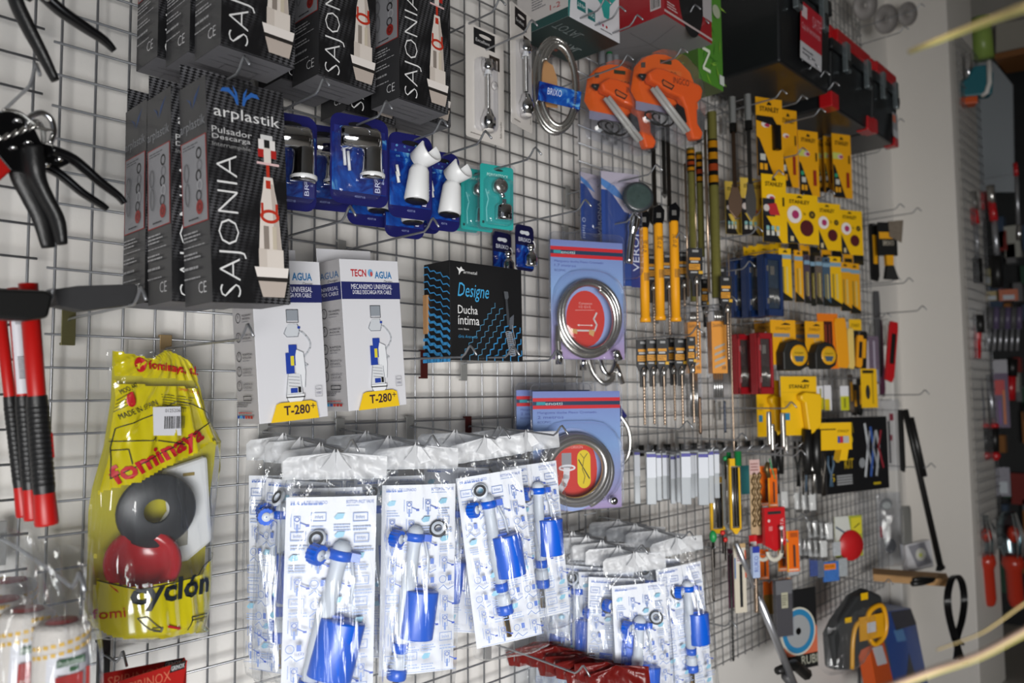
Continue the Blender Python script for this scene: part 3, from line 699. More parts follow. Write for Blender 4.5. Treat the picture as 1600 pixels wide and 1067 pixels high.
# metal hose with blue band
def spiral_tube(mb, pts, r, m, rib=.0022, seg=8):
    """ribbed metal hose along a smooth path"""
    P_ = [Vector(p) for p in pts]; out = []; L = 0
    seglen = [0]
    for a, c in zip(P_, P_[1:]): seglen.append(seglen[-1]+(c-a).length)
    tot = seglen[-1]; n = int(tot/rib); j = 0; q = []; rs = []
    for i in range(n+1):
        s = tot*i/n
        while j < len(seglen)-2 and seglen[j+1] < s: j += 1
        f = (s-seglen[j])/max(1e-9, seglen[j+1]-seglen[j]); q.append(P_[j].lerp(P_[j+1], f)); rs.append(r if i % 2 else r*.64)
    return mb.tube(q, rs, m, seg)
def coil(cx, cz, rx, rz, turns, drift=.004, y=-.012, wob=.05, seed=1, a0=0):
    r = random.Random(seed); n = int(40*turns); o = []
    ph = [r.uniform(0, 6) for _ in range(4)]
    for i in range(n+1):
        a = a0+2*pi*turns*i/n; k = 1-wob*(i/n)+.03*sin(a*.7+ph[0])
        o.append((cx+rx*k*cos(a)+.003*sin(a*1.3+ph[1]), y-drift*(i/n)*turns*2+.002*sin(a+ph[2]), cz+rz*k*sin(a)))
    return o
a = P(864, 62, .17)
root = thing('shower_hose', 'coiled ribbed metal shower hose with a blue paper band', 'hose', a, (0, 0, radians(-30)))
b = MB(); spiral_tube(b, coil(0, -.118, .054, .116, 3.4, wob=.24, y=-.005, drift=.004), .0072, SATIN, .0022); b.build('hose', root)
b = MB(); M = T(.002, -.022, -.145) @ RY(.10) @ Matrix.Scale(.85, 4, (1, 0, 0)); 
b.prism([(-.060, -.021), (.058, -.024), (.060, .018), (-.058, .023)], .012, .0135, BLUEC, M @ FRONT); b.box(-.06, .06, -.0125, .014, -.0005, .0005, NAVYC, M); 
b.box(.057, .060, -.0130, .016, -.024, .018, NAVYC, M); b.box(-.060, -.057, -.0130, .016, -.021, .023, NAVYC, M)
b.build('paper_band', root)
b = MB(M); b.text('BRIXO', -.035, -.004, .005, .012, ink('#C8D0E8'), .0140, FRONT); b.rr = None
b.build('band_print', root)
b = MB(); b.lathe([(.001, -.014), (.010, -.014), (.010, .010), (.007, .014), (.001, .014)], CHROME, T(-.035, -.012, -.05), 14); b.build('end_nut', root)
b = MB(); b.prism([(-.04, -.16), (-.04, -.06), (-.02, -.05), (.0, -.06), (.01, -.09), (.01, -.16)], -.004, -.0025, BROWNC); b.build('backing_card', root)

# small dark blue cards
def small_card(label, px, py, d, w, h=.105):
    root = thing('nozzle_card', label, 'blister pack', P(px, py, d), (0, 0, 0), 'small dark blue cards')
    b = MB(); b.prism(rrect(w, h, .012), 0, .001, mat('midnight_card', '#14143A', .3, coat=.4)); b.build('card', root)
    p = PR(w, h, base=.0012); p.rect(.04, .45, .96, .93, BLUEC); p.disc(.36, .17, .12, '#C8CCD2', .07); p.disc(.62, .17, .13, '#C8CCD2', .08); p.rect(.3, .13, .66, .2, '#C8CCD2'); p.text('BRIXO', .16, .28, .82, .37, '#D0D4E2'); p.build('card_print', root)
    b = MB(); b.lathe([(.001, -.022), (.0135, -.022), (.0145, -.018), (.0145, 0), (.011, .006), (.006, .010), (.006, .016), (.009, .018), (.009, .026), (.001, .028)], CHROME, T(.003, -.017, -.074), 20); b.build('nozzle', root)
    b = MB(); b.tube([(.008+.008*cos(t), -.018, -.048+.010*sin(t)) for t in [x*.4-1.4 for x in range(8)]], .0014, WHITE, 6); b.build('seal_ring', root)
small_card('small dark blue card with chrome nozzle, front right one', 819, 352, .115, .062)
small_card('small dark blue card with chrome nozzle, rear left one', 784, 363, .055, .062)

# ---- pack of glue gun
ORANGE = mat('orange_plastic', '#E0560C', .3, coat=.3); ORCARD = mat('orange_card', '#DC5C10', .4)
def glue_gun(label, px, py, d, s=1.0, yaw=0):
    w, h = .235*s, .245*s
    root = thing('glue_gun_pack', label, 'glue gun', P(px, py, d), (0, radians(2), radians(yaw)), 'orange glue gun packs')
    arch = [(-.118, -.13), (-.108, -.06), (-.08, -.025), (-.035, -.004), (0, 0), (.045, -.008), (.085, -.035), (.108, -.08), (.115, -.14)]
    b = MB(); b.prism([(x*s, z*s) for x, z in arch+[(.10, -.155), (-.10, -.155)]], 0, .001, ORCARD); b.prism([(x*s, z*s) for x, z in [(-.1, -.12), (.02, -.12), (.02, -.18), (-.1, -.18)]], -.001, 0, mat('violet_grey_card', '#8E8CA0', .5)); b.build('card', root)
    q = MB(); q.poly([(-.03*s, -.045*s), (.055*s, -.04*s), (.055*s, -.062*s), (-.03*s, -.067*s)], .0014, ink('#D86A28')); q.text('INGCO', -.018*s, -.062*s, .038*s, -.046*s, ink('#2A1810'), .0018); q.poly([(-.02*s, -.018*s), (.02*s, -.014*s), (.02*s, -.026*s), (-.02*s, -.03*s)], .0014, ink('#2A3018'))
    q.poly([(-.085*s, -.04*s), (-.07*s, -.036*s), (-.07*s, -.052*s), (-.085*s, -.056*s)], .0014, ink('#4A4038')); q.poly([(.07*s, -.06*s), (.082*s, -.064*s), (.082*s, -.078*s), (.07*s, -.074*s)], .0014, ink('#4A4038'))
    q.build('card_print', root)
    body = [(-.085, -.085), (-.055, -.062), (-.03, -.06), (.05, -.075), (.098, -.085), (.106, -.10), (.10, -.125), (.085, -.14), (.088, -.2), (.108, -.225), (.10, -.245), (.07, -.25), (.058, -.22), (.045, -.165), (.03, -.135), (-.01, -.128), (-.05, -.112), (-.075, -.105)]
    g = MB(); g.prism([(x*s, z*s) for x, z in body], .008, .034, ORANGE); g.build('gun_body', root, bevel=.006)
    g = MB(); g.lathe([(.001, -.018*s), (.004*s, -.018*s), (.011*s, 0), (.001, .001)], BLACK, T(-.088*s, -.02, -.093*s) @ RY(pi/2+.2), 14); g.build('nozzle', root)
    g = MB(); g.prism([(x*s, z*s) for x, z in [(.02, -.15), (.045, -.16), (.06, -.205), (.035, -.19), (.01, -.175)]], .014, .028, BLACKG); g.build('trigger', root, bevel=.003)
    g = MB(FRONT)
    g.mats; g2 = MB(); g2.text('INGCO', -.0*s, -.098*s, .055*s, -.080*s, ink('#2A1410'), .0345); g2.poly([(-.04*s, -.1*s), (-.035*s, -.093*s), (.005*s, -.105*s), (-.005*s, -.12*s), (-.035*s, -.113*s)], .0345, ink('#2E1C12')); g2.poly([(-.036*s, -.102*s), (-.032*s, -.097*s), (.0*s, -.108*s), (-.007*s, -.115*s), (-.033*s, -.109*s)], .0348, ink('#C85A1C')); g2.build('gun_lettering', root)
    ST = mat('glue_stick_wax', '#B9B7B0', .3, alpha=.8)
    for k in range(2):
        o = .010*k; g = MB(); g.tube([((-.07+o)*s, -.030-.004*k, (-.125+.004*k)*s), ((.045+o)*s, -.030-.004*k, (-.235+.006*k)*s)], .0062*s, ST, 10); g.build('glue_stick', root)
    g = MB(); g.tube([((-.06+.03*cos(t)+.004*t)*s, -.012-.004*sin(t*2), (-.20+.018*sin(t))*s) for t in [x*.5 for x in range(30)]], .0028, BLACK, 6); g.build('cable', root)
    b = MB(); out = [(x*s*1.06, z*s*1.03+.004) for x, z in arch+[(.108, -.25), (.06, -.262), (-.10, -.235), (-.112, -.20), (-.104, -.165)]]
    b.prism(out, -.001, .0008, CLEAR); n = len(out)
    cx = sum(p[0] for p in out)/n; cz = sum(p[1] for p in out)/n
    for f0, y0, f1, y1 in ((.97, -.001, .94, -.036), (.94, -.036, .88, -.041)):
        vs = [(cx+(x-cx)*f0, y0, cz+(z-cz)*f0) for x, z in out]+[(cx+(x-cx)*f1, y1, cz+(z-cz)*f1) for x, z in out]
        b.add(vs, [(i, (i+1) % n, n+(i+1) % n, n+i) for i in range(n)], CLEAR, True)
    b.add([(cx+(x-cx)*.88, -.041, cz+(z-cz)*.88) for x, z in out], [tuple(range(n))], CLEAR, True)
    b.build('blister', root)
glue_gun('orange glue gun in a clear pack, rear left of the two', 968, 102, .15, .88, yaw=-22)
glue_gun('orange glue gun in a clear pack, front right of the two', 1040, 86, .235, .9, yaw=-22)
# ================================================================ left foreground
def loc2(root, px, py, d):
    """pixel on the plane d in front of the wall, as (u, v) in the unrotated frame of a thing standing at root.location"""
    q = P(px, py, d)-root.location; return (q.x, q.z)
def outl(root, pts, d): return [loc2(root, x, y, d) for x, y in pts]
def smooth(pts, n=6):
    """Catmull-Rom through points"""
    p = [Vector(a) for a in pts]; p = [p[0]]+p+[p[-1]]; o = []
    for i in range(1, len(p)-2):
        for k in range(n):
            t = k/n; a, b, c, d = p[i-1], p[i], p[i+1], p[i+2]
            o.append(.5*((2*b)+(c-a)*t+(2*a-5*b+4*c-d)*t*t+(3*b-a-3*c+d)*t**3))
    o.append(p[-2]); return o
GRIP = mat('black_rubber_grip', '#121213', .42, bump=.2, bscale=400)

# riveting pliers hanging at the left edge
D = .24
root = thing('riveting_pliers', 'black two-handled riveting pliers with round silver rivets at left edge', 'pliers', P(60, 200, D))
def hpart(name, pix, wid, m, d=D, thick=.6, dz=0):
    pts = smooth([(*loc2(root, x, y, d), 0) for x, y in pix]); n = len(pts)
    rs = []
    for i in range(n):
        f = i/(n-1)*(len(wid)-1); k = min(int(f), len(wid)-2); rs.append(wid[k]*(1-(f-k))+wid[k+1]*(f-k))
    b = MB(); b.tube([(p[0], dz, p[1]) for p in pts], rs, m, 10, flat=thick); return b.build(name, root)
px1 = .00085
hpart('front_grip', [(45, 235), (50, 275), (66, 310), (84, 345), (92, 384)], [.020, .020, .015, .014, .014, .0095], GRIP, dz=-.012)
hpart('rear_grip', [(40, 240), (38, 272), (52, 305), (68, 340), (78, 386)], [.016, .015, .013, .012, .008], GRIP, dz=.006)
hpart('upper_lever', [(75, 238), (110, 252), (150, 285), (180, 308), (190, 320)], [.012, .011, .0095, .008, .0065], BLACKG, dz=-.010)
hpart('lower_lever', [(50, 250), (90, 268), (130, 300), (158, 318), (169, 326)], [.010, .0095, .0085, .0075, .006], BLACKG, dz=.004)
b = MB(); b.prism(outl(root, [(-10, 178), (22, 176), (48, 196), (62, 225), (106, 238), (108, 256), (95, 262), (70, 258), (40, 272), (14, 268), (-10, 240)], D), -.008, .008, mat('black_steel', '#0E0E10', .3, .5)); 
b.build('head_plate', root, bevel=.001)
for k, (x, y) in enumerate(((41, 226), (52, 243), (90, 252), (69, 260), (18, 234), (24, 192))):
    b = MB(); u, v = loc2(root, x, y, D); b.sphere(.0052, CHROME, T(u, -.009, v), 14, sz=.6); b.build('rivet', root)
hpart('shackle', [(40, 204), (44, 186), (62, 178), (77, 188), (82, 208), (76, 226)], [.0036, .0036, .0036], CHROME, thick=1, dz=-.006)
hpart('inner_ring', [(46, 200), (58, 188), (68, 200), (70, 222)], [.003, .003], STEEL, thick=1, dz=.004)
hpart('steel_lever', [(0, 176), (25, 180), (55, 202), (78, 208)], [.0035, .003, .003], SATIN, thick=.7, dz=-.012)
u0, v0 = loc2(root, 14, 212, D); b = MB(); b.tube([(u0-.016+.0012*i+.004*cos(i*.9), -.012+.007*sin(i*.9), v0-.012+.0008*i+.006*cos(i*.9)) for i in range(40)], .0014, SATIN, 6); b.build('spring', root)
b = MB(); b.prism(outl(root, [(-30, 240), (0, 240), (14, 256), (16, 268), (0, 282), (-30, 300)], D), -.013, .006, mat('red_plastic', '#A81410', .35)); b.build('red_knob', root, bevel=.003)
# second pair above
root = thing('riveting_pliers', 'black handles of another pair of pliers cut by the top frame edge', 'pliers', P(60, -20, D))
hpart('front_grip', [(14, -30), (24, 8), (44, 50), (62, 84), (84, 128)], [.013, .0135, .013, .0115, .008], GRIP, dz=-.006)
hpart('upper_lever', [(52, -20), (90, 16), (130, 44), (160, 64), (177, 81)], [.012, .0115, .0105, .009, .006], BLACKG, dz=-.004)
b = MB(); b.prism(outl(root, [(0, -60), (70, -70), (80, -20), (50, 0), (10, -20)], D), -.008, .006, mat('black_steel')); b.build('head_plate', root)
u0, v0 = loc2(root, 70, 0, D); b = MB(); b.sphere(.006, CHROME, T(u0, -.012, v0)); b.build('rivet', root)

# red and black handles
RED = mat('red_grip', '#B3120E', .4)
D = .22
def long_tool(label, px0, py0, px1_, py1, wpx, d, white=False):
    a = P(px0, py0, d); c = P(px1_, py1, d); L = (c-a).length; v = (c-a).normalized()
    root = thing('long_handled_tool', label, 'hand tool', a, (0, atan2(-v.x, -v.z), 0), 'red and black handled tools')
    r = (P(px0+wpx, py0, d)-a).x/2
    b = MB(); b.lathe([(r*.86, -L*.475), (r*.9, 0), (r*.82, .0), (.001, .001)], RED, seg=20); b.build('red_shaft', root)
    b = MB(); zz = [(r*.98, -L*.87), (r*1.0, -L*.86)]
    for k in range(16): z = -L*(.84-.021*k); zz += [(r*1.06, z), (r*1.06, z+L*.012), (r*1.01, z+L*.014), (r*1.01, z+L*.018)]
    zz += [(r*.95, -L*.465)]; b.lathe(zz, GRIP, seg=20); b.build('rubber_grip', root)
    b = MB(); b.lathe([(.001, -L), (r*1.05, -L), (r*1.12, -L*.99), (r*1.0, -L*.87), (r*.96, -L*.865)], RED, seg=20); b.build('red_end_cap', root)
    b = MB(); b.box(r*.55, r*1.12, -r*.5, r*.5, -L*.73, -L*.62, RED); b.build('red_inlay', root, bevel=.002)
    if white:
        b = MB(); b.lathe([(r*.93, -L*.455), (r*.93, -L*.12)], mat('label_paper', '#C8C8CE', .5), seg=10, a0=radians(-150), a1=radians(-40)); b.build('white_label', root)
        q = MB(RZ(0)); 
        for k in range(11): q.box(-r*.5, r*.3, -r*.98, -r*.96, -L*(.30+.009*k), -L*(.30+.009*k)+L*.004, ink('#2A2A30'))
        q.text('N 010', -r*.45, -L*.16, r*.3, -L*.13, ink('#2A2A30'), r*.98); q.build('label_print', root)
    return root
long_tool('red and black handled tool at the very left, partly cut by the frame', -4, 455, 37, 807, 22, .16)
long_tool('red and black handled tool in the middle with a white barcode label', 22, 450, 51, 812, 25, .19, True)
long_tool('thickest red and black handled tool, right of the three', 44, 443, 73, 820, 34, .235)
root = thing('tool_bracket', 'black bracket clasping the three red handles', 'bracket', P(30, 478, .26))
b = MB(); b.prism(outl(root, [(-40, 452), (62, 456), (76, 462), (68, 498), (35, 503), (-40, 498)], .26), -.004, .020, BLACK); b.build('clasp', root, bevel=.004)
b = MB(); b.tube([(x, -.008, z) for x, z in outl(root, [(-60, 480), (-10, 476), (30, 470), (62, 464), (72, 456), (80, 452), (78, 464), (74, 474)], .26)], .0022, WIRE); b.build('wire_loop', root)
root = thing('flat_bar', 'flat dark grey bar lying on a hook left of the black cartons', 'bar', P(75, 455, .22))
b = MB(); b.prism(outl(root, [(75, 455), (110, 450), (198, 447), (202, 449), (202, 478), (120, 488), (78, 480)], .22), -.003, .028, mat('dark_slate_plastic', '#2C2C2E', .55, noise_amt=.15)); b.build('bar', root, bevel=.001)
b = MB(); b.box(.008, .014, -.0042, -.003, -.006, -.002, WHITE); b.build('white_mark', root)

# ---------------------------------------------------------------- bag surfaces
class Bag:
    """front sheet of a stuffed plastic bag over an outline (u, v); bulge, and folds running from the hanging hole"""
    def __init__(s, pts, thick, hang, fold=.004, nf=13, seed=1, belly=.6):
        s.p = pts; s.t = thick; s.h = hang; s.fo = fold; s.nf = nf; s.ph = random.Random(seed).uniform(0, 6); s.be = belly
        s.v1 = max(v for u, v in pts); s.v0 = min(v for u, v in pts)
    def ext(s, v):
        v = min(max(v, s.v0+1e-4), s.v1-1e-4); xs = []; n = len(s.p)
        for i in range(n):
            a, b = s.p[i], s.p[(i+1) % n]
            if (a[1]-v)*(b[1]-v) < 0: xs.append(a[0]+(b[0]-a[0])*(v-a[1])/(b[1]-a[1]))
        return (min(xs), max(xs)) if len(xs) > 1 else (s.h[0]-.001, s.h[0]+.001)
    def w(s, u, v):
        a, b = s.ext(v); q = (u-a)/max(1e-5, b-a); q = min(max(q, 0), 1); t = (s.v1-v)/(s.v1-s.v0)
        pro = (max(0, 4*q*(1-q)))**.5 * (min(1, t/s.be)**.8)*(min(1, (1-t)/.10+.05)**.5)
        an = atan2(u-s.h[0], s.h[1]+.01-v); r = sqrt((u-s.h[0])**2+(s.h[1]-v)**2)
        f = s.fo*(1.6*(1-abs(sin(an*s.nf+s.ph)))**1.6-.5)*min(1, r/.05)*max(.15, 1-r/(1.1*(s.v1-s.v0)))
        f += s.fo*.75*noise.noise(Vector((u*85+s.ph*7+v*9, v*9, s.ph)))
        return s.t*pro+f*min(1, 8*q*(1-q)+.05)
    def mesh(s, mb, nu, nv, mfun, back=None):
        vs = []; 
        for j in range(nv+1):
            v = s.v1-(s.v1-s.v0)*j/nv; a, b = s.ext(v)
            for i in range(nu+1): u = a+(b-a)*i/nu; vs.append((u, -s.w(u, v), v))
        fs = {}
        for j in range(nv):
            for i in range(nu):
                q = j*(nu+1)+i; c = vs[q]; e = vs[q+nu+2]; m = mfun((c[0]+e[0])/2, (c[2]+e[2])/2)
                if m: fs.setdefault(m, []).append((q, q+nu+1, q+nu+2, q+1))
        n = len(mb.v); mb.v += [tuple(mb.M @ Vector(v)) for v in vs]
        for m, ff in fs.items():
            k = mb.mi(m)
            for f in ff: mb.f.append(tuple(x+n for x in f)); mb.fm.append(k); mb.sm.append(True)
        if back: mb.prism(s.p, -.0012, -.0006, back)
        return mb
    def warp(s, mb, lift=.0008):
        mb.v = [(x, -s.w(x, z)-lift+y*.5, z) for x, y, z in mb.v]; return mb
def inpoly(x, y, p):
    c = False; n = len(p)
    for i in range(n):
        a, b = p[i], p[i-1]
        if (a[1] > y) != (b[1] > y) and x < (b[0]-a[0])*(y-a[1])/(b[1]-a[1])+a[0]: c = not c
    return c

# ---- yellow cistern kit bag
D = .10
root = thing('cistern_kit_bag', 'yellow plastic bag with a cistern kit, red cup and black disc inside', 'bagged kit', P(275, 545, D))
YF = film('yellow_printed_film', '#C9BE1E', .80, .3, .14, (30, 30, 6), .5)
nt = YF.node_tree
for n in nt.nodes:
    if n.type == 'BSDF_DIFFUSE': n.inputs[0].default_value = lin('#D6C81C')
R_ = lambda pts: outl(root, pts, D+.03)
bagp = R_([(178, 542), (250, 552), (275, 541), (300, 548), (316, 562), (332, 606), (338, 650), (358, 690), (356, 730), (346, 800), (340, 860), (336, 930), (326, 1003), (300, 996), (262, 985), (200, 1008), (150, 1000), (140, 960), (142, 880), (150, 800), (146, 765), (165, 700), (182, 620)])
bg = Bag(bagp, .078, loc2(root, 274, 541, D), .0048, 15, 3, .75)
edge = R_([(190, 546), (250, 560), (275, 545), (296, 556), (312, 568), (322, 606), (330, 650), (354, 690), (350, 730), (340, 800), (335, 900), (324, 985), (280, 983), (238, 990), (170, 992), (144, 978), (150, 900), (152, 800), (158, 765), (176, 700), (188, 620)])
gap = R_([(190, 586), (310, 594), (318, 606), (190, 599)])
win = R_([(152, 905), (150, 780), (168, 765), (210, 752), (250, 730), (300, 708), (330, 690), (346, 700), (342, 790), (338, 850), (318, 872), (300, 892), (250, 900), (200, 912)])
def zone(u, v):
    if inpoly(u, v, win): return FILM
    if not inpoly(u, v, edge) or inpoly(u, v, gap): return FILM
    return YF
b = MB(); bg.mesh(b, 70, 150, zone); b.build('bag', root)
b = MB(); b.prism(edge, -.006, -.005, mat('yellow_back_sheet', '#B8AE22', .5)); b.build('back_sheet', root)
q = MB()
def wtext(s, pts, m, rot):
    """lettering along a slanted baseline: pixel start, pixel end, height in px"""
    (x0, y0), (x1, y1), hh = pts; a = loc2(root, x0, y0, D+.03); c = loc2(root, x1, y1, D+.03); L = sqrt((c[0]-a[0])**2+(c[1]-a[1])**2); H = hh*.00100
    t = MB(); t.text(s, 0, 0, L, H, m, 0, off=.03 if hh > 14 else 0); an = atan2(c[1]-a[1], c[0]-a[0])
    for v in t.v: pass
    n = len(q.v); q.v += [(a[0]+x*cos(an)-z*sin(an), 0, a[1]+x*sin(an)+z*cos(an)) for x, y, z in t.v]; k = q.mi(m)
    for f in t.f: q.f.append(tuple(i+n for i in f)); q.fm.append(k); q.sm.append(False)
RI, BI = ink('#B01822'), ink('#141C22')
def wpoly(pts, m): q.poly(R_(pts), 0, m)
def wdisc(x, y, r, m, ry=None): wpoly([(x+r*cos(t*.35), y+(ry or r)*sin(t*.35)) for t in range(18)], m)
def wline(pts, t, m):
    for (x0, y0), (x1, y1) in zip(pts, pts[1:]):
        dx, dy = x1-x0, y1-y0; L = sqrt(dx*dx+dy*dy); ns = max(1, int(L/8))
        for k in range(ns):
            xa, ya, xb, yb = x0+dx*k/ns, y0+dy*k/ns, x0+dx*(k+1)/ns, y0+dy*(k+1)/ns; nx, ny = -dy/L*t/2, dx/L*t/2
            wpoly([(xa+nx, ya+ny), (xb+nx, yb+ny), (xb-nx, yb-ny), (xa-nx, ya-ny)], m)
wdisc(227, 569, 9, RI, 12); wtext('f', ((223, 577), (231, 575), 15), ink('#D8CC30'), 0)
wtext('fominaya, s.l.', ((238, 580), (318, 590), 18), RI, 0)
wdisc(209, 624, 8, RI, 12); wtext('f', ((206, 632), (213, 630), 13), ink('#D8CC30'), 0)
wtext('MOD. 447', ((196, 616), (221, 604), 7), BI, 0); wtext('MADE IN SPAIN', ((192, 656), (248, 632), 8), BI, 0); wtext('FOMINAYA, S.L.', ((280, 610), (318, 617), 5), RI, 0)
for k in range(4): wline([(183+2*k, 644-6*k), (206, 632-6*k)], 1.2, ink('#5A5A20'))
for k in range(5): wline([(254, 616+4*k), (308-4*k, 622+4*k)], 1.1, ink('#5A5A20'))
for s_ in ([(172, 748), (176, 700), (184, 670), (240, 648), (276, 627), (305, 632), (332, 645), (331, 660), (280, 690), (230, 716), (172, 748)], [(175, 690), (236, 688), (240, 682)], [(175, 704), (200, 702), (203, 725)], [(243, 688), (285, 694)], [(240, 690), (240, 682)]): wline(s_, 1.4, BI)
wtext('fominaya', ((182, 766), (322, 692), 34), RI, 0)
wtext('R', ((332, 690), (337, 688), 5), BI, 0)
wline([(150, 906), (200, 914), (250, 902), (292, 892), (300, 880), (334, 862)], 1.6, BI)
wtext('cyclón', ((186, 950), (313, 930), 42), BI, 0); wtext('fomi', ((146, 968), (182, 957), 14), RI, 0)
wline([(197, 958), (210, 955), (222, 966), (230, 972), (228, 976), (214, 974), (206, 968), (197, 958)], 1.4, BI); wline([(217, 972), (232, 970), (230, 977), (218, 976)], 1.2, BI)
wpoly([(240, 966), (258, 970), (257, 967), (262, 973), (255, 975), (256, 973), (239, 970)], RI)
wline([(279, 955), (312, 953), (310, 960), (311, 975)], 1.6, BI); wline([(279, 955), (280, 960), (274, 976)], 1.6, BI); wline([(280, 960), (310, 958)], 1.2, BI); wtext('6-9L', ((288, 967), (304, 965), 6), BI, 0)
for v_ in ([(268, 635), (272, 700)],): pass
bg.warp(q, .0028); q.build('bag_print', root)
q = MB(); q.prism(R_([(235, 636), (278, 635), (279, 680), (236, 680)]), 0, .0003, mat('label_paper')); q2 = PR(1, 1)
r = random.Random(5); u0, v0 = loc2(root, 240, 650, D); u1, v1 = loc2(root, 272, 668, D); u = u0
while u < u1:
    l = r.choice((.0006, .001, .0018)); q.poly([(u, v1), (u+l, v1), (u+l, v0), (u, v0)], .0006, ink('#222222')); u += l+r.choice((.0007, .0012))
a_, c_ = loc2(root, 241, 644, D), loc2(root, 273, 638, D); q.text('0125206031', a_[0], a_[1], c_[0], c_[1], ink('#222222'), .0006)
for v in range(len(q.v)): pass
cu, cv = loc2(root, 257, 658, D); wl = bg.w(cu, cv)+.004; q.v = [(x, y-wl, z) for x, y, z in q.v]; q.build('price_sticker', root)
# contents
u, v = loc2(root, 231, 795, D); b = MB(); b.lathe([(.018, -.003), (.052, -.003), (.055, 0), (.052, .004), (.018, .004)], mat('grey_rubber', '#26282C', .4), T(u, -.032, v) @ RZ(-.2) @ RX(pi/2+.12), 32); b.build('rubber_disc', root)
u, v = loc2(root, 207, 876, D); b = MB(); M = T(u, -.036, v) @ RZ(-.2) @ RX(pi/2-.5) @ Matrix.Scale(.9, 4, (0, 0, 1))
b.lathe([(.001, -.018), (.030, -.018), (.034, .0), (.042, .004), (.050, .004), (.052, .010), (.046, .013), (.036, .008), (.031, -.012), (.001, -.013)], mat('red_cup_plastic', '#B01620', .25, coat=.4), M, 32); b.build('red_cup', root)
b = MB(); b.prism(R_([(262, 735), (330, 712), (338, 846), (300, 878), (240, 892), (244, 840), (270, 800)]), .002, .020, WHITE); b.build('white_valve_housing', root, bevel=.006)
b = MB(); b.prism(R_([(281, 803), (299, 801), (297, 852), (281, 856)]), .0205, .021, mat('recess_grey', '#8E8B80', .6)); b.build('housing_slot', root)
b = MB(); b.prism(R_([(290, 740), (308, 738), (308, 743), (290, 745)]), .0205, .021, mat('ochre_mark', '#8E7A3A', .6)); b.build('housing_mark', root)

# ---- roller sleeves in bags, lower left
def roller(label, px, py, d, r=.029, h=.19, tilt=0, print_=True):
    root = thing('roller_sleeve_bag', label, 'paint roller', P(px, py, d), (0, radians(tilt), 0), 'bagged paint roller sleeves')
    b = MB(); b.lathe([(.006, -.003), (r*.8, -.002), (r, -.008), (r, -h+.004), (r*.9, -h)], mat('roller_fleece', '#D2CCC6', .9, bump=.6, bscale=260), seg=28); b.build('fleece_sleeve', root)
    b = MB(); b.lathe([(.001, .001), (.014, .001), (.016, -.0025)], mat('dull_red_cap', '#8E2420', .5), seg=20, sx=1.1); b.build('red_core_cap', root)
    b = MB()
    for k in range(2):
        for j in range(22):
            a = radians(-170+16.0*j); z = -.013-.010*k+a*.005
            b.box(-.0026, .0026, -r-.0006, -r+.001, z, z+.0042, mat('yellow_stripe', '#CFA63A', .6), RZ(a+pi/2))
    b.build('stripe', root)['kind'] = 'stuff'
    if print_:
        b = MB(); b.lathe([(r*1.02, -.095), (r*1.02, -.030)], mat('label_paper'), seg=12, a0=radians(-135), a1=radians(-25)); b.build('label', root)
        q = MB(T(0, 0, .046) @ RZ(radians(8))); q.box(-.018, .012, -r*1.05, -r*1.0, -.090, -.082, ink('#2C5A38')); q.box(-.019, .010, -r*1.06, -r*1.0, -.128, -.100, ink('#A8221E')); q.text('RODILLO', -.017, -.1265, .008, -.118, ink('#E0D8D0'), r*1.07); q.box(.014, .018, -r*1.04, -r, -.118, -.096, ink('#B03028')); q.box(-.004, .005, -r*1.06, -r, -.097, -.092, ink('#2C5A38')); q.text('Profesional', -.017, -.0895, .010, -.083, ink('#D8E0D8'), r*1.07); q.build('label_print', root)
    pts = [(-.03, .075), (.0, .085), (.03, .072), (.036, .02), (.044, -.05), (.046, -h-.02), (-.046, -h-.02), (-.044, -.06), (-.038, .02)]
    g = Bag(pts, .038, (0, .08), .010, 9, px, .4); b = MB(); g.mesh(b, 26, 40, lambda u, v: FILM); b.build('bag', root)
    return root
roller('paint roller in clear bag with a red-topped white sleeve, foremost', 97, 968, .31)
roller('paint roller in clear bag directly left of the foremost one', 44, 950, .25, tilt=2)
roller('paint roller in clear bag at the left frame edge, lower', 6, 935, .20, tilt=-2, print_=False)
roller('paint roller bag furthest back, behind the others at lower left', 20, 905, .10, print_=False)

# ---- red cards below the yellow bag
REDC = mat('red_gloss_card', '#A81C18', .35, coat=.3)
def spir(label, pix, d, big):
    root = thing('steel_wool_pack', label, 'blister pack', P(pix[0][0], pix[0][1], d), group='red cards under the yellow bag')
    o = outl(root, pix, d); b = MB(); b.prism(o, 0, .0015, REDC); b.build('card', root)
    q = MB(); a = atan2(o[1][1]-o[0][1], o[1][0]-o[0][0]); L = sqrt((o[1][0]-o[0][0])**2+(o[1][1]-o[0][1])**2)
    q2 = MB(); q2.text('SPIRINOX', L*.06, -.020, L*.74, -.006, ink('#C86A50'), .002); q2.poly([(L*.72, -.010), (L*.75, .000), (L*.98, .000), (L*.95, -.010)], .002, ink('#18181A')); q2.text('GRINOX', L*.75, -.008, L*.95, -.002, ink('#D8D8D8'), .0022)
    q2.v = [(o[0][0]+x*cos(a)-z*sin(a), y, o[0][1]+x*sin(a)+z*cos(a)) for x, y, z in q2.v]; q2.build('card_print', root)
spir('red card with a black banner, behind, below the yellow bag', [(160, 1052), (288, 1027), (291, 1034), (290, 1095), (160, 1110)], .15, 1)
spir('red card with pointed right end, in front, below the yellow bag', [(185, 1064), (292, 1031), (284, 1075), (280, 1110), (185, 1120)], .19, 0)
hook(40, 1085, 'hook just below the frame edge under the rollers', d=.2) if False else None
root = hook(198, 1048, 'black plated hook behind the red cards, its curved tip bare', d=.10, plate='black', backlen=.06)
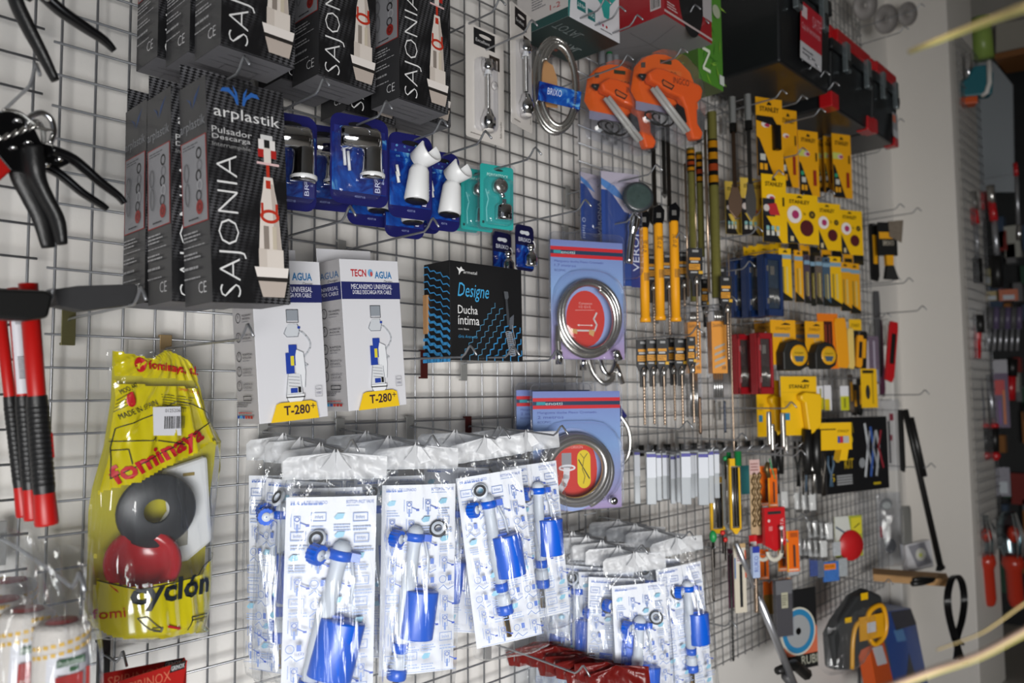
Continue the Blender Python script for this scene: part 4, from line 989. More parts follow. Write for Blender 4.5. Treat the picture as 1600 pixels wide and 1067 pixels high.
# ================================================================ bagged fill valves
VBLUE = mat('valve_blue', '#0758CC', .35, coat=.2); VWHITE = mat('valve_milky', '#C9D0DA', .4); RUBG = mat('seal_rubber', '#3A3C40', .5)
SHEET = mat('instruction_paper', '#E8EAF0', .6)
def sheet_art(w, h, seed, x0=None, ztop=0):
    p = PR(w, h, base=.0006, x0=x0, ztop=ztop); r = random.Random(seed); c1, c2 = '#7C97D0', '#A2B4DA'
    p.fine(.05, .025, .42, .045, 1, '#6A86C8', seed); p.text('VALVULA DE LLENADO', .05, .018, .45, .034, '#5A78C0'); p.text('BOTTOM INLET VALVE', .66, .018, .97, .034, '#5A78C0'); p.fine(.66, .04, .9, .05, 1, c2, seed+1)
    for j in range(9):
        for i in range(4):
            u, v = .05+.235*i+r.uniform(-.015, .015), .075+.099*j+r.uniform(-.008, .008); k = r.random()
            if k < .2: p.poly([(u, v+.02), (u+.04, v), (u+.12, v), (u+.10, v+.025), (u+.03, v+.03)], '#8EC4DC'); p.fine(u, v+.05, u+.2, v+.09, 3, c2, seed+i+j)
            elif k < .45:
                p.line([(u, v), (u+.16, v), (u+.16, v+.04), (u, v+.04), (u, v)], .008, c1); p.text('Inlet', u+.03, v+.012, u+.13, v+.028, c1); p.fine(u, v+.06, u+.22, v+.09, 2, c2, seed+j*3+i)
            elif k < .8:
                p.line([(u+.02, v), (u+.02, v+.06)], .007, c1); p.line([(u+.05, v+.01), (u+.12, v+.01), (u+.12, v+.07), (u+.06, v+.07), (u+.05, v+.01)], .007, c1); p.ring(u+.085, v+.025, .028, .008, '#4C6CC0'); p.rect(u+.075, v+.05, u+.1, v+.09, '#8098D0'); p.line([(u+.12, v+.04), (u+.2, v+.055)], .012, '#4C6CC0'); p.rect(u+.18, v+.05, u+.22, v+.06, '#3656B8')
            else:
                p.ring(u+.05, v+.03, .05, .009, c1); p.line([(u, v+.08), (u+.06, v+.06), (u+.12, v+.085), (u+.2, v+.07)], .01, c1); p.rect(u+.12, v+.01, u+.17, v+.04, '#5C7CCC'); p.text('(2)', u+.14, v+.045, u+.2, v+.06, '#4C6CC0')
    p.line([(.03, .965), (.97, .965)], .005, c1)
    return p
def fill_valve_proto(seed, vu, vv, tilt, s=1.0, ring=(-.03, -.105), float_right=True, W_=.150, fs=1.0, fo=.02):
    root = thing('fill_valve_bag', 'x', 'bagged valve', (0, 0, 0), group='bagged blue and white fill valves')
    b = MB(); w, h = W_*.86, .318                                      # paper
    x0 = -w/2+random.Random(seed).uniform(-.006, .006); n = 12; vs = []; fs_ = []
    for j in range(2):
        for i in range(n+1): q = i/n; vs.append((x0+w*q, -.004-.004*sin(pi*q), -.064-h*j))
    fs_ = [(i, n+1+i, n+2+i, i+1) for i in range(n)]
    b.add(vs, fs_, SHEET, True); sh = b.build('instruction_sheet', root)
    p = sheet_art(w, h, seed, x0, -.064); p.mb.v = [(x, -.0042-.004*sin(pi*min(1, max(0, (x-x0)/w)))+y, z) for x, y, z in p.mb.v]
    p.build('sheet_print', sh)
    M = T(vu, -.022, vv) @ RY(radians(tilt)) @ Matrix.Scale(s, 4)
    t = MB(M); M2 = M @ T(0, 0, -fo)
    t.lathe([(.001, -.150-fo), (.0095, -.150-fo), (.0105, -.10-fo), (.0115, -.099-fo), (.0115, -.06), (.0100, -.058), (.0095, -.012), (.0115, -.006), (.0115, .010), (.006, .016), (.001, .016)], VWHITE, seg=18)
    t.tube([(-.010, 0, -.002), (-.024, -.004, -.004)], .006, VWHITE, 10); t.tube([(.013, 0, .002), (.024, 0, -.03), (.026, 0, -.055)], .0022, VWHITE, 6)
    t.lathe([(r_, z_-fo) for r_, z_ in ((.0095, -.170), (.0125, -.168), (.0118, -.164), (.0125, -.160), (.0118, -.156), (.0125, -.152), (.0095, -.150))], VWHITE, seg=18); t.build('valve_stem', root)
    t = MB(M); zz = []; 
    t.lathe([(.0112, -.006), (.0145, -.006), (.0145, .005), (.0112, .006)], VBLUE, seg=20); t.box(.006, .024, -.006, .006, -.005, .005, VBLUE); t.build('blue_cap', root)
    t = MB(M @ T(-.028, -.006, -.004) @ RZ(-.75) @ RY(pi/2)); k = 28
    vs = []
    for z in (-.007, .007):
        for i in range(k): a = 2*pi*i/k; r = .0128 if i % 2 else .0116; vs.append((r*cos(a), r*sin(a), z))
    t.add(vs, [(i, (i+1) % k, k+(i+1) % k, k+i) for i in range(k)]+[tuple(range(k, 2*k))]+[tuple(range(k-1, -1, -1))], VBLUE)
    t.lathe([(.001, -.0085), (.0068, -.0085), (.0068, -.0071)], VWHITE, seg=14); t.lathe([(.0068, .0071), (.0068, .0085), (.001, .0085)], VWHITE, seg=14); t.build('blue_side_nut', root)
    sg = 1 if float_right else -1
    t = MB(M2); t.lathe([(.001, -.124), (.0245*fs, -.124), (.025*fs, -.122), (.025*fs, -.058), (.0245*fs, -.056), (.001, -.056)], VBLUE, T(sg*.020*fs, -.006, 0), 26, sy=.72); t.box(.006, .022, -.008, .006, -.056, -.052, VBLUE); t.build('blue_float', root)
    t = MB(M2); t.lathe([(.0096, -.146), (.0118, -.146), (.0118, -.132), (.0096, -.132)], VBLUE, seg=18); t.lathe([(.001, -.184), (.0135, -.184), (.0145, -.182), (.0145, -.171), (.0125, -.168), (.001, -.168)], VBLUE, seg=18); t.build('blue_lower_nut', root)
    t = MB(M2); t.cyl(.0046, -.222, -.184, BRASS, seg=12); t.build('brass_tail', root)
    t = MB(T(ring[0], -.022, ring[1]) @ RZ(-.4) @ RX(pi/2-.5)); t.lathe([(.0065, -.003), (.0135, -.003), (.0155, 0), (.0135, .003), (.0065, .003), (.0065, -.003)], VWHITE if seed % 2 else RUBG, seg=22); t.lathe([(.0070, .0031), (.011, .0034), (.0118, .0031)], RUBG if seed % 2 else VWHITE, seg=22); t.build('seal_ring', root)
    W2 = W_/2; pts = [(-W2, -.004), (-W2*.4, .002), (0, .004), (W2*.4, .003), (W2, -.002), (W2*1.01, -.12), (W2*1.05, -.25), (W2, -.405), (W2*.5, -.412), (-W2*.5, -.410), (-W2, -.402), (-W2*1.05, -.24), (-W2*1.02, -.12)]
    g = Bag(pts, .046*s, (0, -.008), .0075, 10, seed, .45)
    b = MB(); g.mesh(b, 60, 56, lambda u, v: FILM if v < -.034 else None); b.build('clear_bag', root)
    b = MB(); g2 = Bag(pts, .012, (0, -.008), .008, 9, seed+3, .3); g2.mesh(b, 30, 60, lambda u, v: MILKY if v >= -.036 else None)
    for sx in (-1, 1): b.add([(sx*.002, -.004, .010), (sx*.010, -.012, -.004), (sx*.024, -.010, -.022), (sx*.006, -.008, -.028), (0, -.0065, -.014)], [(0, 1, 2, 3, 4)], MILKY, True)
    b.build('heat_seal_strip', root)
    return root
PROT = [fill_valve_proto(1, .010, -.150, 13, 1.26, (-.026, -.126), W_=.160, fs=1.1, fo=.018), fill_valve_proto(2, -.004, -.150, 7, 1.15, (.036, -.138), fo=.02), fill_valve_proto(3, -.016, -.118, -2, 1.12, (-.028, -.092), fo=.0), fill_valve_proto(4, .006, -.118, 3, 1.08, (-.024, -.125), fo=.0)]
first = [True]*4
def vbag(k, key, d, yaw, label, roll=0, dz=0, sc=1, dx=0):
    p = on_hook(key, d)+Vector((0, 0, -.004+dz))+Vector((cos(radians(yaw)), sin(radians(yaw)), 0))*dx; rot = (0, radians(roll), radians(yaw))
    if first[k]:
        first[k] = False; o = PROT[k]; o.location = p; o.rotation_euler = rot; o['label'] = label; o.scale = (sc,)*3; return o
    return dup(PROT[k], label, p, rot, scale=(sc,)*3)
H1, H2, H3, H4, H5, H6 = (560, 712), (686, 703), (797, 690), (888, 684), (1013, 870), (1087, 847)
vbag(0, H1, .262, -32, 'bagged fill valve with the largest blue float, foremost at lower centre left', 1, dx=-.013)
vbag(1, H1, .200, -60, 'bagged fill valve just behind the largest one, seen edge-on on its left', -2)
vbag(2, H1, .140, -66, 'bagged fill valve third back on the leftmost drooping hook', 2)
vbag(3, H1, .085, -58, 'bagged fill valve furthest back on the leftmost drooping hook', -1)
vbag(1, H2, .240, -28, 'bagged fill valve with a white seal ring right of its cap, front of second hook', 1)
vbag(2, H2, .165, -52, 'bagged fill valve behind the front one on the second hook', -2)
vbag(3, H2, .095, -45, 'bagged fill valve furthest back on the second hook', 2)
vbag(2, H3, .235, -30, 'bagged fill valve with a brass tail hanging out, front of third hook', -7)
vbag(1, H3, .150, -50, 'bagged fill valve behind the brass-tailed one', 3)
vbag(3, H4, .185, -24, 'bagged fill valve beside the lower hose pack, front of fourth hook', -5)
vbag(2, H4, .105, -45, 'bagged fill valve behind, on the fourth hook with maroon plate', -2)
vbag(1, H5, .262, -34, 'bagged fill valve foremost of the lower right cluster, left hook', -2)
for i, (d, y) in enumerate(((.218, -48), (.172, -56), (.128, -60), (.085, -62), (.045, -60))):
    vbag((3, 1, 2, 3, 1)[i], H5, d, y, 'bagged fill valve %s on the left hook of the lower right cluster' % ('second from the front', 'third from the front', 'fourth from the front', 'fifth from the front', 'rearmost')[i], (2, -2, 3, 0, 1)[i])
vbag(3, H6, .245, -26, 'bagged fill valve at the right end of the lower right cluster', -5)
for i, (d, y) in enumerate(((.185, -50), (.125, -55), (.07, -50))):
    vbag((2, 3, 1)[i], H6, d, y, 'bagged fill valve %s on the right hook of the lower right cluster' % ('second', 'third', 'last')[i], (1, -2, 2)[i])
# red-headed bags at the bottom edge
MAR = film('red_printed_film', '#7A1410', .85, .06, .3, (50, 50, 10), .6)
for n in MAR.node_tree.nodes:
    if n.type == 'BSDF_DIFFUSE': n.inputs[0].default_value = lin('#6E1612')
for i in range(9):
    a = P(835+16*i, 1012+5*i+random.uniform(-5, 6), .03+.030*i)
    root = thing('red_header_bag', 'clear bag with a dark red header, %s from the left at the bottom edge' % ('first', 'second', 'third', 'fourth', 'fifth', 'sixth', 'seventh', 'eighth', 'ninth')[i], 'bag', a, (0, radians(random.uniform(-11, 9)), radians(-50+random.uniform(-10, 10))), 'red-headed bags')
    g = Bag([(-.07, 0), (-.03, .004), (.0, .012), (.05, .006), (.07, .002), (.068, -.03), (.07, -.12), (-.07, -.12), (-.066, -.03)], .02, (0, .006), .008, 7, i, .3)
    b = MB(); g.mesh(b, 22, 26, lambda u, v: MAR if v > -.035 else None); b.build('red_header', root); b = MB(); g.mesh(b, 16, 18, lambda u, v: FILM if v <= -.035 else None); b.build('clear_bag', root)
hook(922, 1062, 'hook of the red-headed bags, tip at the bottom edge', droop=.01)

# ================================================================ shower hose packs
HCARD, nt, bs = node_mat('violet_blue_card', .4, .2)
tc = nt.nodes.new('ShaderNodeTexCoord'); sp = nt.nodes.new('ShaderNodeSeparateXYZ'); cr = nt.nodes.new('ShaderNodeValToRGB'); mr = nt.nodes.new('ShaderNodeMapRange')
mr.inputs['From Min'].default_value = -.28; mr.inputs['From Max'].default_value = 0; cr.color_ramp.elements[0].color = lin('#A08CB0'); cr.color_ramp.elements[1].color = lin('#727CB4'); e = cr.color_ramp.elements.new(.5); e.color = lin('#86A6D0')
nt.links.new(tc.outputs['Object'], sp.inputs[0]); nt.links.new(sp.outputs['Z'], mr.inputs['Value']); nt.links.new(mr.outputs[0], cr.inputs[0]); nt.links.new(cr.outputs[0], bs.inputs['Base Color'])
def hose_pack(label, rect, d, yaw, kind='ribbed'):
    t, w, h = fplace(*rect, d, yaw)
    root = thing('hose_pack', label, 'blister pack', t, (0, 0, radians(yaw)), 'shower hose packs')
    cw = w*.95; ch = h*.93; ct = -h*.062
    b = MB(); b.box(-cw/2, cw/2, -.001, 0, ct-ch, ct, HCARD); b.build('card', root)
    p = PR(cw, ch, base=.0012, ztop=ct)
    p.rect(0, .055, 1, .085, '#B8242C'); p.rect(0, .085, 1, .118, '#1C3550'); p.rect(0, .118, 1, .148, '#B8242C'); p.rect(.04, .088, .14, .115, '#2E8894'); p.text('enotti', .14, .09, .33, .116, '#B8D0D4')
    p.text('Manguera ducha Flexo Cromado', .05, .17, .72, .195, '#4F5C9C'); p.text('2 metros' if kind != 'ribbed' else '1,7 metros', .05, .205, .34, .23, '#4F5C9C'); p.text('ECCPVC', .05, .25, .2, .267, '#44508C')
    cx, cv = .5, .66
    if kind == 'ribbed': cx, cv, ru = .46, .66, .27
    else: cx, cv, ru = .43, .66, .29
    p.disc(cx, cv, ru+.12, '#8FA0CC', (ru+.14)); 
    o = [(cx+ru*.9*sin(a)*(1 if abs(sin(a)) < .97 else .97), cv-.235*cos(a)*(abs(cos(a))**-.18 if abs(cos(a)) > .05 else 1)) for a in [2*pi*i/36 for i in range(36)]]
    p.disc(cx, cv, ru*.98, '#C23024', ru*1.32)
    if kind == 'ribbed':
        p.text('Conexion', cx-.09, cv-.14, cx+.09, cv-.12, '#D8A8A0'); p.text('1/2 G1/2', cx-.09, cv-.11, cx+.07, cv-.09, '#D8A8A0'); p.line([(cx-.14, cv-.07), (cx+.12, cv-.075)], .005, '#D8A8A0')
        p.line([(cx-.10, cv+.055), (cx+.08, cv+.055)], .009, '#E0C8C0'); p.poly([(cx-.12, cv+.055), (cx-.09, cv+.045), (cx-.09, cv+.065)], '#E0C8C0'); p.poly([(cx+.10, cv+.055), (cx+.07, cv+.045), (cx+.07, cv+.065)], '#E0C8C0')
        p.line([(cx+.15, cv-.05), (cx+.11, cv-.0), (cx+.15, cv+.05), (cx+.12, cv+.10), (cx-.12, cv+.10)], .022, '#C8C0BC'); p.poly([(cx-.2, cv+.085), (cx-.12, cv+.09), (cx-.12, cv+.13), (cx-.2, cv+.12)], '#C89A60'); p.poly([(cx+.04, cv+.09), (cx+.12, cv+.1), (cx+.10, cv+.15), (cx+.04, cv+.13)], '#C89A60')
    else:
        p.text('ANTITORSION', cx-.12, cv-.20, cx+.12, cv-.175, '#E0A89C'); p.rect(cx-.12, cv-.14, cx-.01, cv-.01, '#8C8C90'); p.line([(cx-.065, cv), (cx-.07, cv+.06), (cx-.1, cv+.12), (cx-.15, cv+.17)], .07, '#D0D0D2'); p.ring(cx-.06, cv-.015, .095, .02, '#D8D8DA', .035)
        for a, bb in ((cv-.11, '#D8BE1E'), (cv+.09, '#D8BE1E')): p.disc(cx+.13, a+.01, .075, bb)
        p.rect(cx+.055, cv-.10, cx+.205, cv+.10, '#D8BE1E'); p.line([(cx+.07, cv-.08), (cx+.19, cv+.08)], .012, '#2A2A20'); p.line([(cx+.09, cv-.13), (cx+.13, cv-.09), (cx+.17, cv-.13)], .009, '#8A7A20'); p.line([(cx+.13, cv-.09), (cx+.11, cv), (cx+.14, cv+.06), (cx+.12, cv+.12)], .01, '#8A7A20')
    p.build('card_print', root)
    b = MB(); X, Z = cw*(cx-.5), ct-ch*cv
    if kind == 'ribbed':
        pts = coil(X, Z, cw*.42, ch*.315, 2.65, wob=.17, y=-.018, drift=.003, seed=4, a0=-2.9)
        spiral_tube(b, smooth([(X-cw*.42, -.026, Z-ch*.30), (X-cw*.425, -.024, Z-ch*.2)], 4)+pts, .0078, SATIN, .0020)
    else:
        pts = coil(X, Z, cw*.40, ch*.30, 2.7, wob=.2, y=-.018, drift=.003, seed=9, a0=-1.2)
        b.tube(pts, .0085, mat('smooth_silver_hose', '#B2B0AE', .3, .85), 10)
    b.build('hose', root)
    b = MB()
    if kind == 'ribbed': b.lathe([(.001, -.016), (.0085, -.016), (.0085, .012), (.006, .016)], CHROME, T(X-cw*.42, -.026, Z-ch*.33), 14); b.lathe([(.001, -.012), (.009, -.012), (.009, .01), (.006, .012)], CHROME, T(X+cw*.37, -.026, Z-ch*.31) @ RY(-.4), 12)
    else: b.lathe([(.003, -.004), (.0085, -.004), (.0085, .006), (.003, .006)], CHROME, T(X+cw*.42, -.022, Z-ch*.27) @ RX(pi/2), 16)
    b.build('end_nut', root)
    b = MB(); b.prism(rrect(w, h, .016), -.001, .0012, CLEAR); dome(b, cw*.98, ch*.70, .036, CLEAR, 0, ct-ch*.25, -.0012, .07, .55)
    for s_ in (-1, 1): b.tube([(s_*w*.49, -.002, -.02), (s_*w*.49, -.002, -h+.02)], .0018, CLEAR, 6)
    b.tube([(x, -.002, z) for x, z in rrect(w*.985, h*.99, .016)], .0015, CLEAR, 6, closed=True); b.build('blister', root)
    return root
hose_pack('blue hose pack with a ribbed metal hose around a red oval, upper one', (857, 976, 365, 563), .17, -27, 'ribbed')
hose_pack('blue hose pack with a smooth silver hose and yellow inset, front lower one', (829, 973, 599, 798), .2, -27, 'smooth')
hose_pack('blue hose pack half hidden behind the lower front one', (804, 925, 598, 780), .13, -27, 'smooth')
root = thing('shower_hose', 'loose silver shower hose looping out below the upper hose pack', 'hose', P(945, 560, .10), (0, 0, radians(-30)), 'loose shower hoses')
b = MB(); spiral_tube(b, smooth([(-.045, 0, .0), (-.035, -.004, -.035), (-.012, -.008, -.062), (.012, -.006, -.058), (.026, 0, -.03), (.028, .004, .02)], 8), .0075, SATIN, .0022)
b.tube(smooth([(-.02, -.014, .0), (-.012, -.016, -.030), (.004, -.016, -.042), (.02, -.012, -.02), (.026, -.01, .02)], 8), .0065, CHROME); b.build('hose', root)
b = MB(); b.tube([(.030, -.004, -.015), (.046, -.004, -.065)], [.006, .007], CHROME, 12); b.build('end_nut', root); b = MB(); b.tube([(-.060, -.004, .01), (-.062, -.004, -.03)], .009, CHROME, 12); b.build('end_nut', root)
root = thing('shower_hose', 'ribbed metal hose peeking out right of the lower hose pack', 'hose', P(975, 650, .12), (0, 0, radians(-30)), 'loose shower hoses')
b = MB(); spiral_tube(b, smooth([(-.01, 0, .0), (.008, -.004, -.03), (.014, -.004, -.07), (.004, 0, -.11), (-.03, 0, -.135)], 8), .0068, SATIN, .0022); b.build('hose', root)
b = MB(); b.prism([(-.012, .03), (.008, .0), (-.012, -.015)], .0, .002, NAVYC); b.build('blue_card', root)

# ---- tall blue shower head packs
VB = mat('royal_card', '#1C3F86', .35, coat=.3); LG = mat('pale_lilac_card', '#B0A8B4', .5)
def verona(label, rect, d, yaw, head):
    t, w, h = fplace(*rect, d, yaw); root = thing('shower_head_pack', label, 'blister pack', t, (0, 0, radians(yaw)), 'shower head packs')
    b = MB(); b.box(-w*.46, w*.46, -.001, 0, -h*.97, -.012, VB); b.build('card', root)
    p = PR(w*.92, h*.94, base=.0012, ztop=-.012); p.rect(0, 0, 1, .16, LG); p.poly([(0, .12), (.3, .2), (.6, .34), (1, .38), (1, .16), (0, .1)], LG); p.poly([(.0, .06), (.35, .12), (.7, .26), (.3, .2), (0, .12)], '#4A78B4')
    p.rect(.75, .55, 1, 1, '#26306E'); p.text('VERONA', .8, .38, .97, .86, '#C8CCDA', rot=90); p.ring(.12, .68, .08, .02, '#B8C4DA'); p.fine(.05, .75, .2, .95, 6, '#A8B4D0', 4); p.build('card_print', root)
    if head:
        s = MB(); M = T(w*.22, -.040, -h*.27) @ RZ(-.25) @ RX(pi/2-.1); s.lathe([(.001, -.012), (.020, -.011), (.036, -.004), (.040, .004), (.038, .010), (.033, .012), (.001, .012)], mat('dark_shower_plastic', '#30363A', .35, coat=.3), M, 32); s.build('shower_head', root)
        s = MB(); s.lathe([(.001, .0122), (.030, .0124), (.032, .0118)], mat('spray_face', '#3A4846', .25, noise_amt=.35, nscale=60, coat=.5), M, 28); s.build('spray_plate', root)
        s = MB(); s.tube(smooth([(w*.2, -.03, -h*.4), (w*.14, -.026, -h*.55), (w*.06, -.022, -h*.8)], 5), [.014]*5+[.010]*6, CHROME, 14); s.build('handle', root)
    b = MB(); b.prism(rrect(w, h, .014), -.001, .0015, CLEAR); dome(b, w*.8, h*.8, .03, CLEAR, w*.03, -h*.13, -.002, .03); b.tube([(x, -.002, z) for x, z in rrect(w*.98, h*.99, .014)], .0015, CLEAR, 6, closed=True); b.build('blister', root)
verona('tall blue pack with a dark round shower head, right one', (936, 1000, 263, 452), .17, -24, True)
verona('tall blue pack seen behind the shower head pack, left one', (905, 940, 265, 380), .10, -8, False)
hook(1035, 270, 'bare hook tip left of the tall spade bits')
hook(1000, 345, 'hook carrying the dark round shower head pack', d=.24)

# ================================================================ chisels, bits and drill cards
YEL = mat('warning_yellow', '#E29A14', .4, coat=.1); OLV = mat('olive_plastic_tube', '#8C8848', .3, trans=0, coat=.5, noise_amt=.12, nscale=90)
def hang(name, label, px, py, d, cat, yaw=-40, group=None): return thing(name, label, cat, P(px, py, d), (0, 0, radians(yaw)), group)
def pxm(px, py, d): return ((P(px, py, d)-CAM).dot(CF))/FPX      # metres per pixel there
for i, (x, y0, y1, s) in enumerate(((1005, 345, 504, 'left'), (1028, 338, 501, 'middle'), (1052, 334, 503, 'right'))):
    d = .20; k = pxm(x, y0, d); root = hang('chisel_sleeve', 'long yellow plastic chisel sleeve with black hanger, %s of the three' % s, x, y0, d, 'chisel', group='yellow chisel sleeves')
    L = (y1-y0)*k; r = 7.3*k
    b = MB(); b.lathe([(.001, -L), (r*1.16, -L), (r*1.16, -L+.01), (r*.98, -L+.013), (r, -L*.75), (r, -L*.08), (r*.9, -L*.07), (.001, -L*.07)], YEL, seg=18); b.build('sleeve', root)
    b = MB(); q = r*1.2; b.prism([(-q, -L*.05), (-q*.6, -L*.1), (q*.6, -L*.1), (q, -L*.03), (q*1.1, .015), (q*.3, .03), (-q*.9, .02)], -r*.6, r*.6, BLACKG); b.prism([(-q*.4, -L*.02), (q*.4, -L*.02), (q*.4, .008), (-q*.4, .008)], r*.6, r*.62, SATIN); b.build('hanger', root, bevel=.002)
    p = MB(); Z = T(0, 0, 0); 
    for j, (tx, a, c) in enumerate((('DeWALT', -.24, -.20), ('SDS-', -.28, -.25), ('Max', -.32, -.29))): p.text(tx, -r*.55, L*a, r*(.75 if j == 0 else .35), L*c, ink('#1C1408'), r*1.015)
    for j in range(8): p.poly([(-r*.3+r*.16*j, L*-.52), (-r*.22+r*.16*j, L*-.52), (-r*.22+r*.16*j, L*-.60), (-r*.3+r*.16*j, L*-.60)], r*1.015, ink('#6A4A10'))
    p.build('sleeve_print', root)
hook(1072, 375, 'hook carrying the three yellow chisel sleeves', d=.24)
DCARD = mat('drill_black_card', '#17171A', .4)
def drill_card(label, px, py, d, wpx, hpx, bitpx, yaw=-38, long=False):
    k = pxm(px, py, d); root = hang('drill_bit_card', label, px, py, d, 'drill bit', yaw, 'black and yellow drill bit cards'); w, h, L = wpx*k, hpx*k, bitpx*k
    b = MB(); b.prism([(-w/2, 0), (w/2, 0), (w/2, -h), (w*.28, -h*1.25), (w*.25, -h*1.8), (-w*.25, -h*1.8), (-w*.28, -h*1.25), (-w/2, -h)], 0, .006, DCARD); b.build('card', root)
    p = PR(w, h, base=.0062); p.rect(.28, .07, .72, .16, '#8C8C8C'); p.rect(.08, .36, .82, .46, '#C88A1E'); p.rect(.15, .48, .7, .55, '#A8A8A8'); p.rect(.02, .6, .80, .82, '#C88A1E'); p.text('EXTREME', .08, .64, .74, .70, '#2A1C08'); p.text('DRILL', .08, .72, .6, .78, '#2A1C08'); p.rect(.12, .88, .6, .94, '#A0A0A0'); p.rect(.68, .86, .98, .97, '#C89A1E'); p.build('card_print', root)
    b = MB(); n = int(L/.004); r = 2.1*k
    vs = [(0, -.010, -h*1.05)]; pts = [(0, -.010, -h*1.05-i*(L-h*1.05)/n) for i in range(n+1)]
    b.tube(pts, [r*(1.0 if (i % 3) else .72) if i > n*.35 else r*.9 for i in range(n+1)], mat('drill_bronze', '#A08C7A', .3, .9), 8)
    b.lathe([(.001, 0), (r*1.9, -.002), (r*1.9, -.018), (r, -.02)], SATIN, T(0, -.010, -h*1.1), 8); b.build('drill_bit', root)
    return root
for i, (x, y, d, L) in enumerate(((1003, 531, .16, 132), (1018, 530, .19, 132), (1034, 530, .22, 133))): drill_card('drill bit on a black and yellow card, %s of the left trio' % ('left', 'middle', 'right')[i], x, y, d, 19, 41, L)
for i, (x, y, d, L) in enumerate(((1050, 528, .15, 128), (1062, 529, .20, 134), (1079, 526, .24, 134))): drill_card('drill bit on a black and yellow card, %s of the right trio' % ('left', 'middle', 'right')[i], x, y, d, 19 if i < 2 else 13, 41, L)
for i, (x, y, d, L) in enumerate(((1018, 398, .08, 150), (1042, 396, .08, 150), (1066, 394, .08, 150), (1085, 388, .20, 175), (1100, 436, .10, 60), (1126, 418, .2, 120), (1133, 432, .24, 130))):
    drill_card(('drill bit card behind the left and middle chisel sleeves', 'drill bit card behind the middle and right chisel sleeves', 'drill bit card just right of the chisel sleeves', 'drill bit card in full view between the chisels and the olive tube', 'small dark card behind the olive tube', 'drill bit card left of the blue cases, rear', 'drill bit card left of the blue cases, front')[i], x, y, d, (22, 22, 20, 23, 12, 16, 19)[i], 42, L)
hook(1082, 668+0, 'x') if False else None
hook(1098, 524, 'hook carrying the black and yellow drill bit cards', d=.26)
hook(1180, 420, 'hook tip in front of the blue drill cases, upper')
hook(1152, 475, 'hook tip in front of the blue drill cases, lower', d=.27)
# flat spade bits
def spade(label, x, y0, y1, d, headw, hy, steel, top='plain'):
    k = pxm(x, y0, d); root = hang('flat_chisel', label, x, y0, d, 'chisel', -40); L = (y1-y0)*k; r = 3.4*k; hw = headw*k/2; hs = (hy-y0)*k
    b = MB(); b.cyl(r, -hs-.01, 0, steel, seg=10); b.build('shank', root)
    b = MB(); b.prism([(-r, -hs), (r, -hs), (hw, -hs-(L-hs)*.45), (hw*.9, -L*.93), (0, -L), (-hw*.9, -L*.93), (-hw, -hs-(L-hs)*.45)], -.002, .003, steel); b.build('blade', root, bevel=.001)
    if top == 'sleeve':
        b = MB(); b.cyl(r*1.6, -38*k, 4*k, mat('frosted_sleeve', '#9EA0A0', .4), seg=12); b.build('clear_sleeve', root); b = MB(); b.cyl(r*1.7, -52*k, -38*k, BLACK, seg=12); b.build('black_collar', root)
spade('grey flat chisel with a flared blade left of the chisel hangers', 1020, 190, 358, .16, 26, 318, DARKST)
spade('grey round pointed chisel right of the flared one', 1043, 195, 345, .18, 8, 322, DARKST)
spade('bronze point chisel hanging between the flat ones', 1036, 200, 312, .10, 12, 300, mat('grey_steel', '#5C5A58', .4, .8))
spade('brown spade chisel with a white sleeve, left of the yellow cards', 1144, 156, 345, .2, 22, 290, mat('brown_steel', '#6E5848', .4, .7), 'sleeve')
spade('grey spade chisel with a white sleeve, touching the yellow cards', 1168, 152, 348, .24, 17, 285, mat('grey_steel'), 'sleeve')
# olive tubes with long drills
def long_tube(label, x, y0, y1, d, wpx, bands):
    k = pxm(x, (y0+y1)/2, d); root = hang('drill_tube', label, x, y0, d, 'drill bit', -40, 'long drills in olive tubes'); L = P(x, y0, d).z-P(x, y1, d).z; r = wpx*k/2
    b = MB(); b.cyl(r, -L, 0, OLV, seg=8); b.build('tube', root)
    b = MB(); b.cyl(r*1.03, -L*bands[1], -L*bands[0], BLACK, seg=8)
    for j in range(4): a = bands[0]+(bands[1]-bands[0])*(.04+.25*j); c = a+(bands[1]-bands[0])*.15; b.cyl(r*1.06, -L*c, -L*a, YEL if j != 2 else mat('band_red', '#B84A1E', .5), seg=8)
    b.build('label_bands', root)
    b = MB(); b.tube([(-r*1.5, 0, -L*.1), (-r*1.5, 0, -L*.97)], r*.3, mat('drill_bronze'), 8); b.build('loose_drill', root)
long_tube('tall olive drill tube with yellow and black bands right of the glue guns', 1112, 176, 464, .2, 16, (.15, .40))
long_tube('olive drill tube with small bands behind the chisels, left one', 1079, 232, 470, .12, 13, (.01, .16))
long_tube('olive drill tube with small bands, right behind the drill card', 1092, 238, 400, .14, 11, (.02, .3))
